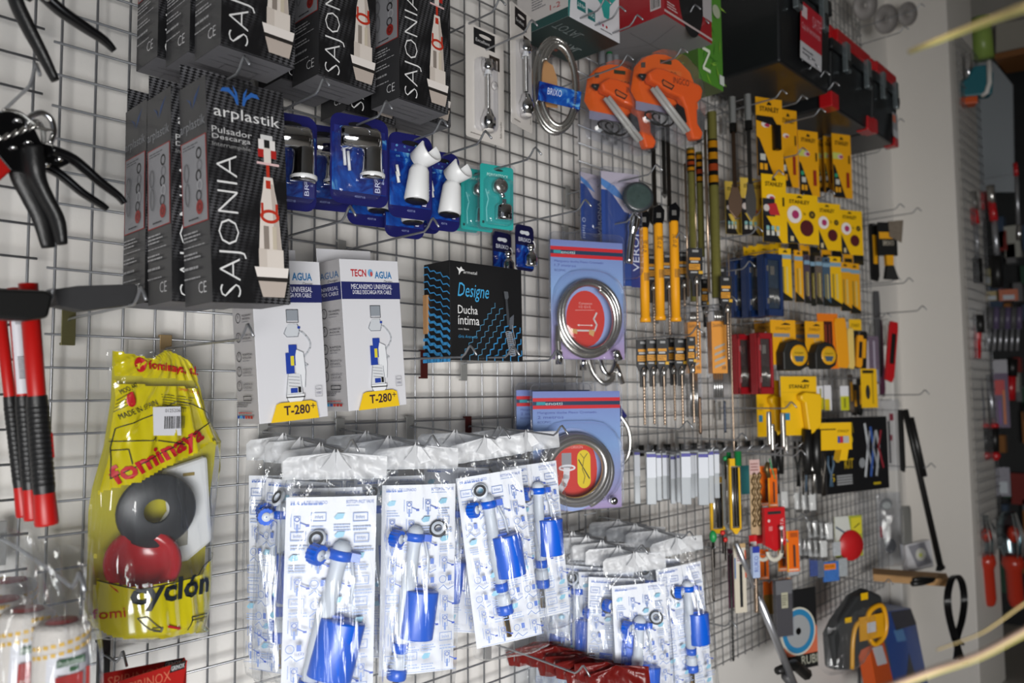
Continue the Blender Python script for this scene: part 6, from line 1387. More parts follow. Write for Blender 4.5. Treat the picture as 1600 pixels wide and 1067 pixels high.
root, w, h = card_at('hacksaw_blade_pack', 'upright white and pink labelled tool with a black slot, below the wood drills', (1145, 1163, 849, 957), .2, 'tool card', m=mat('cream_label', '#C8C0B0', .5), th=.004, art=lambda p: (p.rect(0, .0, 1, .06, '#B89A70'), p.rect(.2, .07, .8, .28, '#C8C4C4'), p.rect(.42, .3, .66, .92, '#1E1E20'), p.fine(.22, .1, .78, .26, 5, '#8A4A50', 2), p.rect(.9, .1, 1, .5, '#C85A3A'), p.rect(0, .2, .1, .5, '#3A6AA0')))
root, w, h = card_at('drill_pack', 'blue and white drill sleeve with a bronze drill below it', (1172, 1183, 853, 902), .22, 'drill bit', m=mat('blue_white_sleeve', '#A8B8D8', .4), th=.01, art=lambda p: (p.rect(0, 0, 1, .2, '#2A3A9A'), p.text('RUKO', .2, .3, .8, .8, '#5A6AB0', rot=90))); b = MB(); b.tube([(w*.0, -.005, -h-.002*k) for k in range(50)], [w*.3 if k % 3 else w*.2 for k in range(50)], mat('drill_bronze'), 8); b.build('drill', root)
card_at('tool_card', 'narrow red and white topped pack just above the blue and white sleeve', (1170, 1182, 836, 856), .2, 'tool card', m=mat('signal_red'), art=lambda p: p.rect(.1, .5, .9, 1, '#C8C4C4'))
card_at('tool_card', 'dark purple strip behind the white-labelled tool', (1136, 1147, 857, 950), .08, 'tool card', m=mat('plum', '#4A1F36', .5))
# white tags in three rows
rows = [((1220, 768), (1241, 770), (1253, 771), (1264, 772)), ((1262, 815), (1271, 813), (1281, 815), (1290, 817)), ((1247, 842), (1256, 842), (1263, 844), (1272, 844), (1281, 845))]
nm = ('upper', 'middle', 'lower'); od = ('first', 'second', 'third', 'fourth', 'fifth')
for j, rw in enumerate(rows):
    for i, (x, y) in enumerate(rw):
        root, w, h = card_at('screw_bag', 'small bag of screws with a white tag, %s in the %s row' % (od[i], nm[j]), (x, x+10, y, y+25), .14+.03*i, 'bag of screws', m=mat('tag_white', '#C8C8C6', .6), th=.001, group='small bags with white tags')
        b = MB(); g = Bag([(-w*.6, .012), (w*.6, .012), (w*.65, -h*.6), (w*.6, -h*1.3), (-w*.6, -h*1.3), (-w*.65, -h*.6)], .01, (0, .02), .003, 5, x, .5); g.mesh(b, 8, 10, lambda u, v: FILM); b.build('bag', root)
        b = MB(); 
        for k in range(3): b.tube([(-w*.3+w*.3*k, -.004, -h*1.02), (-w*.25+w*.3*k, -.004, -h*1.22)], .0025, DARKST, 6)
        b.build('screws', root)['kind'] = 'stuff'
for i, (l, r_, t_, b_, m) in enumerate(((1264, 1276, 872, 900, '#3A4A80'), (1276, 1286, 874, 902, '#5A6478'), (1285, 1309, 877, 908, '#3A6AB0'), (1309, 1322, 872, 900, '#9AA0A4'), (1300, 1312, 846, 868, '#A8ACB0'), (1230, 1246, 872, 898, '#A0A4A8'))):
    card_at('plug_bag', 'small %s bag of plugs under the white tags' % ('dark blue', 'slate', 'bright blue and orange', 'grey', 'pale grey', 'silver')[i], (l, r_, t_, b_), .2, 'bag', m=mat('plug_'+m[1:], m, .5, noise_amt=.3, nscale=120), th=.004, art=(lambda p: (p.rect(.05, .1, .8, .4, '#D87A1E'), p.text('FISCHER', .1, .18, .7, .3, '#3A2408'))) if i == 2 else None)
root, w, h = card_at('reflector_card', 'red round disc on a yellow green card', (1303, 1346, 806, 870), .2, 'disc card', m=mat('lime_card', '#9AA03A', .5, noise_amt=.2, nscale=30), art=lambda p: (p.poly([(0, 0), (.5, .0), (.6, .5), (0, .6)], '#C4C6C0'), p.line([(.05, .25), (.35, .4)], .05, '#3A4A60'), p.rect(.6, .05, .98, .45, '#C8BC30'), p.line([(.7, .3), (.9, .2)], .03, '#3A3A1A')))
b = MB(); b.lathe([(.001, .006), (w*.42, .005), (w*.44, 0), (.001, 0)][::-1], mat('reflector_red', '#B81C20', .4), T(w*.05, -.003, -h*.72) @ RX(pi/2), 28); b.build('red_disc', root)
# sharpening stone box, cutting disc, bag
root, w, h = card_at('sharpening_stone', 'dark grey block in a clear sleeve with a cream label, lower right of the grid', (1207, 1232, 905, 992), .22, 'sharpening stone', m=mat('stone_dark', '#3E3C40', .6), th=.014, art=lambda p: (p.rect(0, 0, 1, .25, '#6A6A6C'), p.rect(.32, .22, .72, .5, '#B8B498'), p.fine(.36, .26, .68, .46, 5, '#5A5848', 3)))
b = MB(); b.box(-w*.52, w*.52, -.018, .002, -h*1.01, h*.02, CLEAR); b.build('clear_sleeve', root)
card_at('tool_card', 'orange card just left of the dark stone block', (1192, 1208, 908, 960), .14, 'tool card', m=mat('vivid_orange_card'), art=lambda p: p.rect(0, .4, 1, 1, '#8A6A2A'))
root, w, h = card_at('cutting_disc_card', 'card with a blue rimmed diamond cutting disc', (1222, 1274, 920, 1046), .16, 'cutting disc', yaw=-20, m=BOXK, art=lambda p: (p.poly([(0, .35), (.3, .25), (.9, .45), (1, .5), (1, .82), (0, .92)], '#C8684A'), p.rect(0, .82, 1, 1, '#161616'), p.text('RUBI', .5, .84, .98, .95, '#B8B8A8')))
b = MB(); M = T(-w*.08, -.003, -h*.52) @ RX(pi/2); R0 = w*.52
for a, c, m in ((.001, .15, BLACKG), (.15, .68, mat('disc_silver', '#B0B4B8', .35, .3)), (.68, .92, mat('disc_blue', '#2A7AA8', .4)), (.92, 1.0, mat('ivory_ring'))): b.lathe([(R0*a, .0015), (R0*c, .0015)], m, M, 36); b.lathe([(R0*c, .0015), (R0*c, -.001)], m, M, 36)
b.build('cutting_disc', root)
t, w, h = fplace(1272, 1368, 914, 1046, .2, -18); root = thing('strap_bag', 'clear bag holding black and yellow straps with a yellow label', 'bag', t, (0, 0, radians(-18)))
b = MB(); cu = [(-.4, -.9), (-.42, -.5), (-.3, -.35), (.0, -.1), (.2, -.05), (.42, -.15), (.45, -.5), (.3, -.7), (.05, -.75), (-.1, -.95)]
b.prism([(x*w, z*h) for x, z in cu], .004, .05, mat('strap_black', '#26282A', .6, bump=.5, bscale=40)); b.build('black_strap', root, bevel=.01)
b = MB(); b.tube([(x*w, -.055, z*h) for x, z in smooth([(-.15, -.92), (-.12, -.6), (-.05, -.42), (.1, -.38)], 5)], w*.025, OLD, 8); b.tube([(x*w, -.055, z*h) for x, z in smooth([(.1, -.4), (.2, -.28), (.38, -.26), (.44, -.45), (.4, -.62), (.25, -.7), (.15, -.62)], 5)], w*.028, OLD, 8); b.build('yellow_strap', root)
b = MB(); b.box(-.02*w, .38*w, -.060, -.057, -.62*h, -.34*h, OLD); b.box(.1*w, .24*w, -.0612, -.0602, -.54*h, -.42*h, mat('label_paper')); b.box(.05*w, .16*w, -.054, -.052, -.15*h, -.07*h, SY); b.box(-.22*w, -.12*w, -.054, -.052, -.38*h, -.32*h, SY); b.build('yellow_label', root)
b = MB(); g = Bag([(-.3*w, -.3*h), (0, -.02*h), (.2*w, .02*h), (.46*w, -.06*h), (.5*w, -.5*h), (.35*w, -.75*h), (0, -.98*h), (-.35*w, -h), (-.48*w, -.9*h), (-.47*w, -.4*h)], .07, (.1*w, .02*h), .006, 9, 5, .4); g.mesh(b, 24, 36, lambda u, v: FILM); b.build('clear_bag', root)
# ---- big tool cases on hooks at the top
TC = mat('toolbox_black', '#141618', .38, coat=.15, bump=.15, bscale=500); TR = mat('toolbox_red', '#A8141A', .35, coat=.2); LATCH = mat('latch_silver', '#9AA6AA', .25, .8)
def toolbox(label, px, py, d, w, h, dep, red=False, lab=None, yaw=0):
    c = P(px, py, d); root = thing('tool_box', label, 'tool box', (c.x, c.y, c.z), (0, 0, radians(yaw)), 'plastic tool boxes')
    b = MB(); M = Matrix(); 
    vs = [(0.012, 0.012, 0), (w-.012, .012, 0), (w-.012, dep, 0), (.012, dep, 0), (0, 0, h*.66), (w, 0, h*.66), (w, dep, h*.66), (0, dep, h*.66)]
    b.add(vs, [(3, 2, 1, 0), (4, 5, 6, 7), (0, 1, 5, 4), (1, 2, 6, 5), (2, 3, 7, 6), (3, 0, 4, 7)], TC); b.build('tub', root, bevel=.008)
    b = MB(); b.box(-.006, w+.006, -.006, dep, h*.67, h*.8, TC); b.box(.02, w-.02, .01, dep-.01, h*.8, h, TR if red else TC); b.build('lid', root, bevel=.006)
    for fx in (.2, .72):
        b = MB(); b.box(w*fx, w*fx+w*.10, -.022, -.004, h*.46, h*.82, TR if red and False else LATCH); b.box(w*fx+w*.02, w*fx+w*.08, -.026, -.02, h*.5, h*.6, TC); b.build('latch', root, bevel=.004)
    if red:
        for fx in (0, .86): b = MB(); b.box(w*fx-.004, w*(fx+.14)+.004, .004, .05, -.004, h*.17, TR); b.build('red_corner', root, bevel=.004)
        b = MB(); b.box(w*.1, w*.9, -.008, .02, h*.8, h*.95, TR); b.build('red_rim', root, bevel=.004)
    if lab: lab(root, w, h)
def lab1(root, w, h):
    p = PR(w*.42, h*.46, x0=w*.30, ztop=h*.56, base=.004); p.rect(0, 0, 1, .70, '#A81C2A'); p.rect(0, .70, 1, 1, '#B8B8BC'); p.rect(.05, .06, .3, .26, '#C8B8BC'); p.text('SATE', .55, .12, .95, .32, '#C88A94'); p.text('Caja de herramientas', .06, .36, .92, .5, '#D09AA2'); p.fine(.1, .78, .9, .92, 2, '#5A5A60', 2); p.mb.v = [(a_, b_+.0, c_) for a_, b_, c_ in p.mb.v]; o = p.build('label', root); o.rotation_euler = (radians(2.5), 0, 0)
def lab2(root, w, h):
    p = PR(w*.22, h*.34, x0=w*.72, ztop=h*.42, base=.001); p.rect(0, 0, 1, 1, '#8E9094'); p.rect(.05, .1, .6, .4, '#C86A4A'); p.rect(0, .7, 1, 1, '#B8BABE'); p.build('label', root)
toolbox('large black tool box with a red and white label at the top', 1222, 92, .32, .39, .40, .28, False, lab1)
toolbox('black tool box with red corners and lid, left of the two', 1303, 163, .29, .40, .30, .24, True)
toolbox('black tool box with red lid and grey label, nearest the pillar', 1368, 203, .28, .28, .30, .22, True, lab2)
# ================================================================ hooks at the right, tools near the pillar
for x, y, d, lb in ((1440, 332, .26, 'bare hook at the right, upper of the pair above the black bristled brush'), (1413, 326, .24, 'bare hook just left of the upper right pair'), (1408, 440, .22, 'bare hook right of the brush bristles, upper'), (1427, 442, .26, 'bare hook right of the brush bristles, lower'), (1448, 486, .3, 'long bare hook above the red knife'), (1392, 497, .2, 'short hook carrying the red knife'), (1452, 618, .3, 'hook in front of the white pipe, upper'), (1462, 733, .3, 'hook in front of the white pipe, lower'), (1413, 192, .22, 'bare hook tip sticking out below the right tool box'), (1386, 236, .22, 'bare hook tip below the tool boxes by the pillar'), (1420, 48, .3, 'hook tip against the pillar at the top, left'), (1445, 12, .3, 'hook tip against the pillar at the top, right'), (1396, 916, .26, 'bare hook under the wooden plank'),
                    (1268, 95, .34, 'hook under the large tool box, first from left'), (1280, 108, .34, 'hook under the large tool box, second from left'), (1297, 120, .34, 'hook under the large tool box, third from left'), (1312, 137, .34, 'hook under the large tool box, fourth from left'), (1262, 158, .3, 'hook below the large tool box, shadowed'), (1230, 150, .3, 'short shadowed hook above the yellow cards, left'), (1290, 178, .3, 'hook under the red cornered tool box'),
                    (1262, 240, .26, 'hook tip in front of the upper yellow cards'), (1225, 276, .26, 'hook tip above the bright yellow card'), (1192, 365, .24, 'hook tip before the pale yellow cards'), (1305, 306, .26, 'hook tip at the foot of the upper yellow cards'), (1245, 640, .27, 'hook tip in front of the large yellow tool card'), (1260, 715, .27, 'hook tip before the black handles'), (1232, 712, .24, 'hook tip left of the black handles'), (1372, 592, .24, 'hook tip before the yellow cutter card'), (1262, 815, .22, 'hook tip at the middle white tag row'), (1232, 850, .22, 'hook tip at the lower white tag row'), (1168, 690, .24, 'bare hook left of the yellow tool cards'), (1152, 985, .2, 'bare hook at the lower edge of the grid'), (1200, 335, .2, 'hook tip before the pale card foot')):
    hook(x, y, lb, d=d, r=.0024)
# brush and scraper near the pillar
BR = mat('bristle_black', '#161514', .8)
root, w, h = card_at('brush_card', 'black and yellow paint brush with a tilted label, bristles down', (1370, 1398, 348, 400), .22, 'brush', yaw=-40, m=BLACK, th=.012, art=lambda p: (p.rect(0, .3, 1, .5, '#D89A14'), p.text('BRIXO', .2, .55, .8, .7, '#B8B0A0')))
b = MB(); b.prism([(0, h*.02), (w*.85, h*.06), (w*.7, -h*.62), (w*.05, -h*.45)], .016, .0175, mat('label_brown', '#6E6458', .5, noise_amt=.4, nscale=60)); b.build('tilted_label', root)
b = MB(); b.prism([(-w*.2, -h), (w*.2, -h), (w*.18, -h*1.3), (-w*.18, -h*1.3)], 0, .02, OLD); b.build('ferrule', root); b = MB(); b.prism([(-w*.18, -h*1.3), (w*.2, -h*1.3), (w*.45, -h*1.72), (-w*.3, -h*1.7)], 0, .022, BR); b.build('bristles', root, bevel=.003)
stick('black and yellow handled tool just left of the bristled brush', 1356, 1368, 350, 440, .16, BLACK, OLD, 'tool', 'hand_scraper')
stick('slanted red knife hanging alone before the pillar', 1388, 1401, 503, 598, .2, mat('signal_red'), BLACK, roll=9)
stick('long grey handled tool at the end of the grid', 1362, 1371, 455, 590, .12, mat('steel_grey_plastic', '#4A4A4C', .5), None, 'tool', 'long_scraper')
stick('maroon long tool beside the grey one at the grid end', 1369, 1376, 500, 620, .1, mat('plum'), None, 'tool', 'long_scraper')
root, w, h = card_at('clear_tool_bag', 'clear bag with small dark red parts hanging left of the white pipe', (1372, 1404, 624, 735), .16, 'bag', m=CLEAR, yaw=-30, art=lambda p: (p.rect(.5, .2, .7, .3, '#7A2A3A'), p.rect(.45, .5, .6, .58, '#7A2A3A'), p.rect(.4, .3, .5, .9, '#3A3A3E')))
root, w, h = card_at('clear_tool_bag', 'crumpled clear bag with dark parts standing above the plank', (1368, 1406, 770, 885), .14, 'bag', m=CLEAR, yaw=-30, art=lambda p: (p.disc(.4, .15, .25, '#6A6C6E', .2), p.disc(.42, .17, .18, '#A0A4A4', .12), p.disc(.5, .72, .25, '#34363C', .25), p.rect(.1, .45, .2, .6, '#8A2A3A')))
b = MB(); g = Bag([(-w*.5, 0), (0, .01), (w*.5, 0), (w*.55, -h*.5), (w*.5, -h), (-w*.5, -h), (-w*.5, -h*.5)], .04, (0, .01), .008, 9, 3, .3); g.mesh(b, 20, 30, lambda u, v: FILM); b.build('clear_bag', root)
# white duct, plank, black rod and what lies there
PIPE = mat('white_duct', '#D2D0CC', .5)
x0 = P(1443, 800, -.03).x
root = thing('wall_duct', 'white duct running down the wall beside the pillar', 'pipe', (3.60, 0, 0)); b = MB(); b.box(-.035, .035, -.03, .029, .02, 1.72, PIPE); b.build('duct', root, bevel=.008)
for z in (1.42, .9, .35): b = MB(); b.box(-.042, .042, -.036, .029, z, z+.03, PIPE); b.build('bracket', root)
b = MB(); b.tube(smooth([(0, 0, 1.70), (0, -.02, 1.78), (-.10, -.03, 1.83), (-.2, -.02, 1.78), (-.22, .0, 1.70)], 5), .012, PIPE, 8); b.build('bent_top', root)
a, c = P(1362, 890, .03), P(1482, 905, .34); zz = .70
root = thing('wooden_plank', 'short raw wooden plank lying on hooks beside the pillar', 'plank', (3.10, -.20, zz), (0, 0, radians(-20)))
dirv = P(1482, 905, .30)-P(1364, 893, .0)
WOOD = mat('raw_pine', '#B48A58', .7, noise_amt=.25, nscale=25)
p0, p1 = P(1364, 893, .06), P(1484, 908, .33); yaw = atan2(p1.y-p0.y, p1.x-p0.x); L = (Vector((p1.x, p1.y))-Vector((p0.x, p0.y))).length
root.location = (p0.x, p0.y, (p0.z+p1.z)/2); root.rotation_euler = (0, 0, yaw)
PLZ = root.location.z; b = MB(); b.box(0, L, -.01, .12, -.03, .0, WOOD); b.build('plank', root, bevel=.002)
root = thing('caulking_rod', 'long thin black rod leaning from the grid down to the plank', 'rod', P(1414, 640, .2)); q0 = root.location.copy(); q1 = P(1470, 888, .28)
b = MB(); b.tube([(0, 0, 0), tuple((q1-q0)*.25), tuple(q1-q0)], [.013, .012, .013], BLACK, 8); b.prism([(-.04, -.005), (.03, -.005), (.02, .012), (-.02, .012)], -.01, .01, BLACK, T(*(q1-q0)) @ FRONT); b.build('rod', root)
b = MB(); b.tube([tuple((q1-q0)*.05+Vector((.0, -.015, 0))), tuple((q1-q0)*.42+Vector((0, -.015, 0)))], .014, BLACK, 8); b.build('thick_grip', root)
stick('thin black rod beside the long leaning one', 1402, 1408, 640, 738, .2, BLACK, None, 'rod', 'thin_rod')
stick('pale grey flat bar standing above the plank', 1406, 1420, 790, 862, .12, mat('pale_aluminium', '#A4A4A0', .4, .6), None, 'bar', 'flat_rule')
root, w, h = card_at('switch_box', 'white square box with a grey label leaning on the plank', (1406, 1446, 846, 888), .14, 'box', m=WBOX, th=.03, yaw=-30, roll=-6, art=lambda p: (p.poly([(.1, .05), (.75, .02), (.95, .85), (.35, .9)], '#8A8A92'), p.disc(.55, .45, .2, '#C8C8C0'), p.disc(.54, .47, .07, '#B8C060')))
root = thing('spring_clamp', 'black clamp lying on the end of the plank', 'clamp', P(1425, 890, .26)); root.location.z = PLZ+.007; b = MB(); b.tube([(0, 0, .006), (.05, -.02, .004), (.12, -.04, .004)], [.012, .012, .008], BLACK, 8); b.tube([(0.01, 0, .02), (.06, -.02, .016), (.14, -.04, .006)], [.008, .010, .006], BLACK, 8); b.build('jaws', root)
root = thing('cable_bundle', 'black cable bundle looped over the end of the plank', 'cable', P(1490, 905, .34)); 
b = MB()
for s_ in (0, 1, 2, 3): o = .007*s_-.01; b.tube(smooth([(loc2(root, x, y, .34)[0]+o, -.004*s_, loc2(root, x, y, .34)[1]) for x, y in ((1490, 1000), (1480, 960), (1478, 930), (1484, 905), (1493, 900), (1501, 912), (1504, 940), (1500, 970), (1492, 1000), (1498, 1025), (1505, 1034))], 4), .0055, BLACKG, 6)
b.build('cable', root)
b = MB(); b.tube(smooth([(loc2(root, x, y, .34)[0], -.01, loc2(root, x, y, .34)[1]) for x, y in ((1500, 1005), (1494, 1003), (1490, 1012), (1488, 1030))], 4), .008, BLACKG, 6); b.build('tied_end', root)
# lower right corner
def slab(name, label, cat, pix, d, th, m, art=None):
    root = thing(name, label, cat, P(pix[0][0], pix[0][1], d)); b = MB(); b.prism(outl(root, pix, d), 0, th, m) if False else b.prism([(u, v) for u, v in outl(root, pix, d)], -th, 0, m); b.build('body', root, bevel=.003); return root
root = slab('tile_cutter_carton', 'blue carton leaning on the wall at the bottom, grey letters', 'box', [(1368, 962), (1390, 955), (1423, 950), (1432, 975), (1452, 1075), (1400, 1095), (1376, 1020)], .10, .10, mat('royal_blue_card', '#1C4A9A', .4, coat=.2))
b = MB(); b.prism(outl(root, [(1391, 956), (1423, 951), (1432, 975), (1400, 985)], .10), 0, .001, mat('dark_top_card', '#3A3A44', .5, noise_amt=.3, nscale=30)); b.prism(outl(root, [(1396, 985), (1410, 981), (1416, 1000), (1402, 1003)], .10), 0, .001, mat('sky_patch', '#5A8AC0', .5)); b.prism(outl(root, [(1420, 1020), (1432, 1062), (1416, 1062)], .10), 0, .001, mat('steel_grey_plastic')); b.prism(outl(root, [(1376, 990), (1382, 989), (1392, 1040), (1387, 1042)], .10), 0, .001, mat('slate_blue')); b.build('printed_panels', root)
root = slab('glue_bottle', 'orange bottle with a white barcode label beside the blue carton', 'bottle', [(1355, 990), (1370, 984), (1380, 995), (1400, 1080), (1372, 1090)], .16, .05, mat('bottle_orange', '#C8521C', .4))
b = MB(); b.prism(outl(root, [(1363, 1012), (1378, 1008), (1386, 1036), (1371, 1040)], .16), 0, .001, mat('label_paper')); b.build('label', root)
root = thing('wall_pipe', 'pale vertical pipe on the wall between the strap bag and the orange bottle', 'pipe', (P(1347, 1040, -.005).x, -.02, .0)); b = MB(); b.cyl(.032, .02, .62, PIPE, seg=14); b.cyl(.05, .18, .21, PIPE, seg=14); b.build('pipe', root)
root = thing('metal_pole', 'slanted aluminium pole at the bottom right of the grid', 'pole', P(1186, 935, .22)); q1 = P(1246, 1082, .22)-root.location; q2 = P(1150, 848, .22)-root.location; b = MB(); b.tube([(0, 0, 0), tuple(q1)], .0115, mat('aluminium_pole', '#B4B6BC', .3, .8), 12); b.build('pole', root)
b = MB(); b.tube([tuple(q2), (0, 0, 0)], .007, mat('aluminium_pole'), 10); b.build('thin_section', root)
root = thing('black_hand_tool', 'dark tools at the bottom edge under the cutting disc card', 'tool', P(1215, 1048, .2)); b = MB(); b.tube([(0, 0, 0), (.12, 0, -.012), (.2, 0, -.06)], [.012, .018, .02], BLACK, 8); b.build('handle', root); b = MB(); b.tube([(.03, -.01, -.02), (.11, -.01, -.09)], .014, mat('steel_grey_plastic'), 8); b.build('grip', root)
# things above the tool boxes by the pillar
for i, (x, y, r_) in enumerate(((1352, 8, 22), (1385, 30, 22), (1418, 22, 18))):
    k = pxm(x, y, .12); root = hang('grinding_disc', 'pale grey round disc by the pillar at the top, %s' % ('left', 'middle', 'right')[i], x, y, .12, 'disc', yaw=-30, group='discs above the tool boxes'); b = MB(); b.lathe([(r_*k*.15, -.004), (r_*k, -.004), (r_*k, .003), (r_*k*.15, .003), (r_*k*.15, -.004)], mat('disc_haze', '#8E8A88', .5, noise_amt=.3, nscale=14), RX(pi/2+.3), 24); b.build('disc', root)
for i, (x, y) in enumerate(((940, 80), (952, 86), (962, 82))):
    root = hang('small_bottle_card', 'small clear bottle with green cap behind the glue guns, %s' % ('left', 'middle', 'right')[i], x, y, .06, 'bottle'); b = MB(); b.cyl(.010, -.05, 0, mat('frosted_tube'), seg=12); b.build('bottle', root); b = MB(); b.cyl(.009, 0, .016, GRN, seg=12); b.build('cap', root)

# ================================================================ beyond the pillar
grid_panel('wire grid panel on the projecting wall beyond the pillar edge', 3.92, 4.32, .7, 3.3, y=-.285)
def at(px, py, X): return -PX(px, py, X).y
def far_card(name, label, rect, X, cat, m, art=None, th=.004, yaw=-62): 
    return card_at(name, label, rect, at((rect[0]+rect[1])/2, (rect[2]+rect[3])/2, X), cat, yaw=yaw, m=m, th=th, art=art)
def far_tube(name, label, cat, pix, X, r, m, parts=()):
    o = PX(*pix[0], X); root = thing(name, label, cat, o); b = MB(); b.tube([tuple(PX(x, y, X)-o) for x, y in pix], r, m, 10); b.build('body', root)
    for nm_, pp, rr, mm in parts: b = MB(); b.tube([tuple(PX(x, y, X)-o) for x, y in pp], rr, mm, 10); b.build(nm_, root)
    return root
ALU = mat('aluminium_pole'); RP = mat('signal_red')
far_tube('bolt_cutter', 'long silver tool with red collar and black grip beyond the pillar, left', 'cutter', [(1524, 340), (1527, 405)], 4.15, .013, ALU, [('black_grip', [(1526, 404), (1527, 442)], .026, BLACK), ('red_collar', [(1521, 326), (1524, 350)], .020, RP), ('jaws', [(1520, 300), (1523, 328)], .018, SATIN)])
far_tube('bolt_cutter', 'long silver tool with red collar and black grip beyond the pillar, right', 'cutter', [(1553, 340), (1558, 402)], 4.35, .015, ALU, [('black_grip', [(1557, 400), (1558, 450)], .028, BLACK), ('red_collar', [(1549, 315), (1553, 345)], .020, RP), ('jaws', [(1547, 290), (1550, 318)], .020, SATIN)])
far_tube('bolt_cutter', 'thin silver shaft leaning between the two long cutters', 'cutter', [(1537, 325), (1530, 375)], 4.4, .010, ALU, [('red_collar', [(1534, 300), (1533, 328)], .024, RP)])
far_tube('long_tool', 'slim silver rod hanging at the right edge, upper', 'rod', [(1588, 270), (1591, 350)], 4.6, .010, ALU, [('bright_end', [(1592, 352), (1592, 375)], .016, CHROME), ('red_top', [(1586, 255), (1588, 275)], .012, RP)])
far_tube('work_saw', 'red handled tool low left beyond the pillar', 'tool', [(1530, 492), (1528, 520), (1527, 560)], 4.05, .016, RP, [('dark_blade', [(1530, 492), (1531, 520)], .02, BLACK)])
for i in range(6):
    x = 1546+9*i; far_tube('screwdriver', 'row of bright shafted screwdrivers beyond the pillar, %s from left' % ('first', 'second', 'third', 'fourth', 'fifth', 'sixth')[i], 'screwdriver', [(x, 512), (x-2, 548)], 4.25+.05*i, .008, ALU, [('handle', [(x+1, 480), (x, 514)], .018, mat('violet_grip', '#544A66', .4, noise_amt=.3, nscale=40) if i % 2 else mat('steel_grey_plastic'))])
for i, x in enumerate((1520, 1536, 1551)):
    far_tube('fire_poker', 'silver shaft with black grip and red ball end beyond the pillar, %s' % ('left', 'middle', 'right')[i], 'hammer', [(x-7, 586), (x+2, 664)], 4.10+.08*i, .012, ALU, [('red_collar', [(x+1, 662), (x+2, 668)], .024, RP), ('black_grip', [(x+2, 668), (x+3, 706)], .022, BLACK), ('red_ball', [(x+3, 706), (x+4, 712), (x+4, 719)], [.018, .026, .014], RP)])
far_card('screwdriver_set', 'purple and red screwdriver pack beyond the pillar, left', (1527, 1543, 566, 665), 4.5, 'tool card', mat('pack_purple', '#4A3058', .4), lambda p: (p.rect(0, 0, 1, .2, '#8A8A92'), p.rect(.2, .25, .9, .5, '#B81C20'), p.rect(.5, .5, .7, .95, '#C86A20')))
far_card('screwdriver_set', 'purple and red screwdriver pack beyond the pillar, right', (1549, 1573, 562, 668), 4.6, 'tool card', mat('pack_purple'), lambda p: (p.rect(0, 0, 1, .2, '#9A9AA2'), p.rect(.1, .3, .75, .52, '#B81C20'), p.rect(.6, .45, .75, .95, '#C86A20'), p.rect(.3, .6, .45, .95, '#6A3A8A')))
far_tube('red_tool', 'red barrelled tool beyond the two purple packs', 'tool', [(1580, 585), (1578, 625)], 4.7, .026, RP, [('black_top', [(1581, 560), (1580, 588)], .03, BLACK)])
for i, (rc, c) in enumerate((((1525, 1546, 732, 770), '#6A5868'), ((1554, 1577, 730, 775), '#6C6A78'), ((1538, 1560, 455, 470), '#9A8A5A'), ((1536, 1548, 420, 446), '#8A845A'), ((1560, 1590, 452, 470), '#A85A3A'))):
    far_card('clear_pack', ('clear pack with a dark red print below the red balls, left', 'clear pack with a grey print below the red balls, right', 'small pale pack under the black grips', 'small blue and cream pack between the long cutters', 'orange topped pack at the right edge')[i], rc, 4.55, 'pack', mat('pack_'+c[1:], c, .4, noise_amt=.3, nscale=50), lambda p: p.rect(.2, .5, .8, .9, '#A8B0B8'))
def lamp(label, x0, x1, y0, ym, y1, X):
    o = PX((x0+x1)/2, ym, X); k = (o-CAM).dot(CF)/FPX; r = (x1-x0)*k/2; root = thing('work_lamp', label, 'work lamp', o, (0, radians(-7), 0), 'red inspection lamps')
    b = MB(); b.lathe([(r*.5, -(y1-ym)*k), (r*.62, -(y1-ym)*k*.9), (r*.62, -(y1-ym)*k*.3), (r*.85, -(y1-ym)*k*.18), (r*.75, 0), (.001, .001)], mat('lamp_red', '#B8301A', .3, coat=.4), seg=18); b.sphere(r*.55, mat('lamp_red'), T(0, 0, -(y1-ym)*k*.96)); b.build('red_handle', root)
    b = MB(); b.lathe([(r*.7, 0), (r*1.0, (ym-y0)*k*.3), (r*1.0, (ym-y0)*k*.7), (r*.5, (ym-y0)*k), (.001, (ym-y0)*k*1.02)], mat('lamp_reflector', '#8A9AA0', .15, .9), seg=18, a0=radians(-60), a1=radians(150)); b.build('metal_hood', root)
    b = MB()
    for a in (-140, -110, -80): b.tube([(r*cos(radians(a))*.8, r*sin(radians(a))*.8, 0), (r*cos(radians(a)), r*sin(radians(a)), (ym-y0)*k*.4), (r*.5*cos(radians(a)), r*.5*sin(radians(a)), (ym-y0)*k)], .003, STEEL, 6)
    b.build('wire_cage', root)
    b = MB(); b.sphere(r*.45, mat('lamp_red'), T(0, -r*.2, (ym-y0)*k*.5), sz=1.6); b.build('bulb_socket', root)
lamp('red inspection lamp with a metal hood beyond the pillar, left', 1524, 1556, 806, 865, 943, 4.05)
lamp('red inspection lamp with a metal hood cut by the right frame edge', 1563, 1600, 800, 868, 945, 4.35)
o = PX(1513, 140, 4.1); root = thing('cordless_tool', 'teal cordless tool with an orange foot beyond the pillar', 'power tool', o); U_ = lambda x, y: tuple(PX(x, y, 4.1)-o)
b = MB(); b.prism([(PX(x, y, 4.1).x-o.x+0*x, 0) for x, y in ((0, 0),)]*0 or [(-.05, -.05), (.10, -.05), (.11, .06), (.08, .11), (.02, .11), (-.01, .05), (-.05, .03)], -.03, .04, mat('tool_teal', '#1E6470', .4), RZ(radians(-62)) @ FRONT); b.build('body', root, bevel=.01)
b = MB(); b.box(-.05, .03, -.045, .02, -.09, -.05, mat('bottle_orange'), RZ(radians(-62))); b.build('orange_foot', root, bevel=.006); b = MB(); b.tube([U_(1513, 128), U_(1514, 85)], .014, CHROME, 10); b.build('steel_shaft', root)
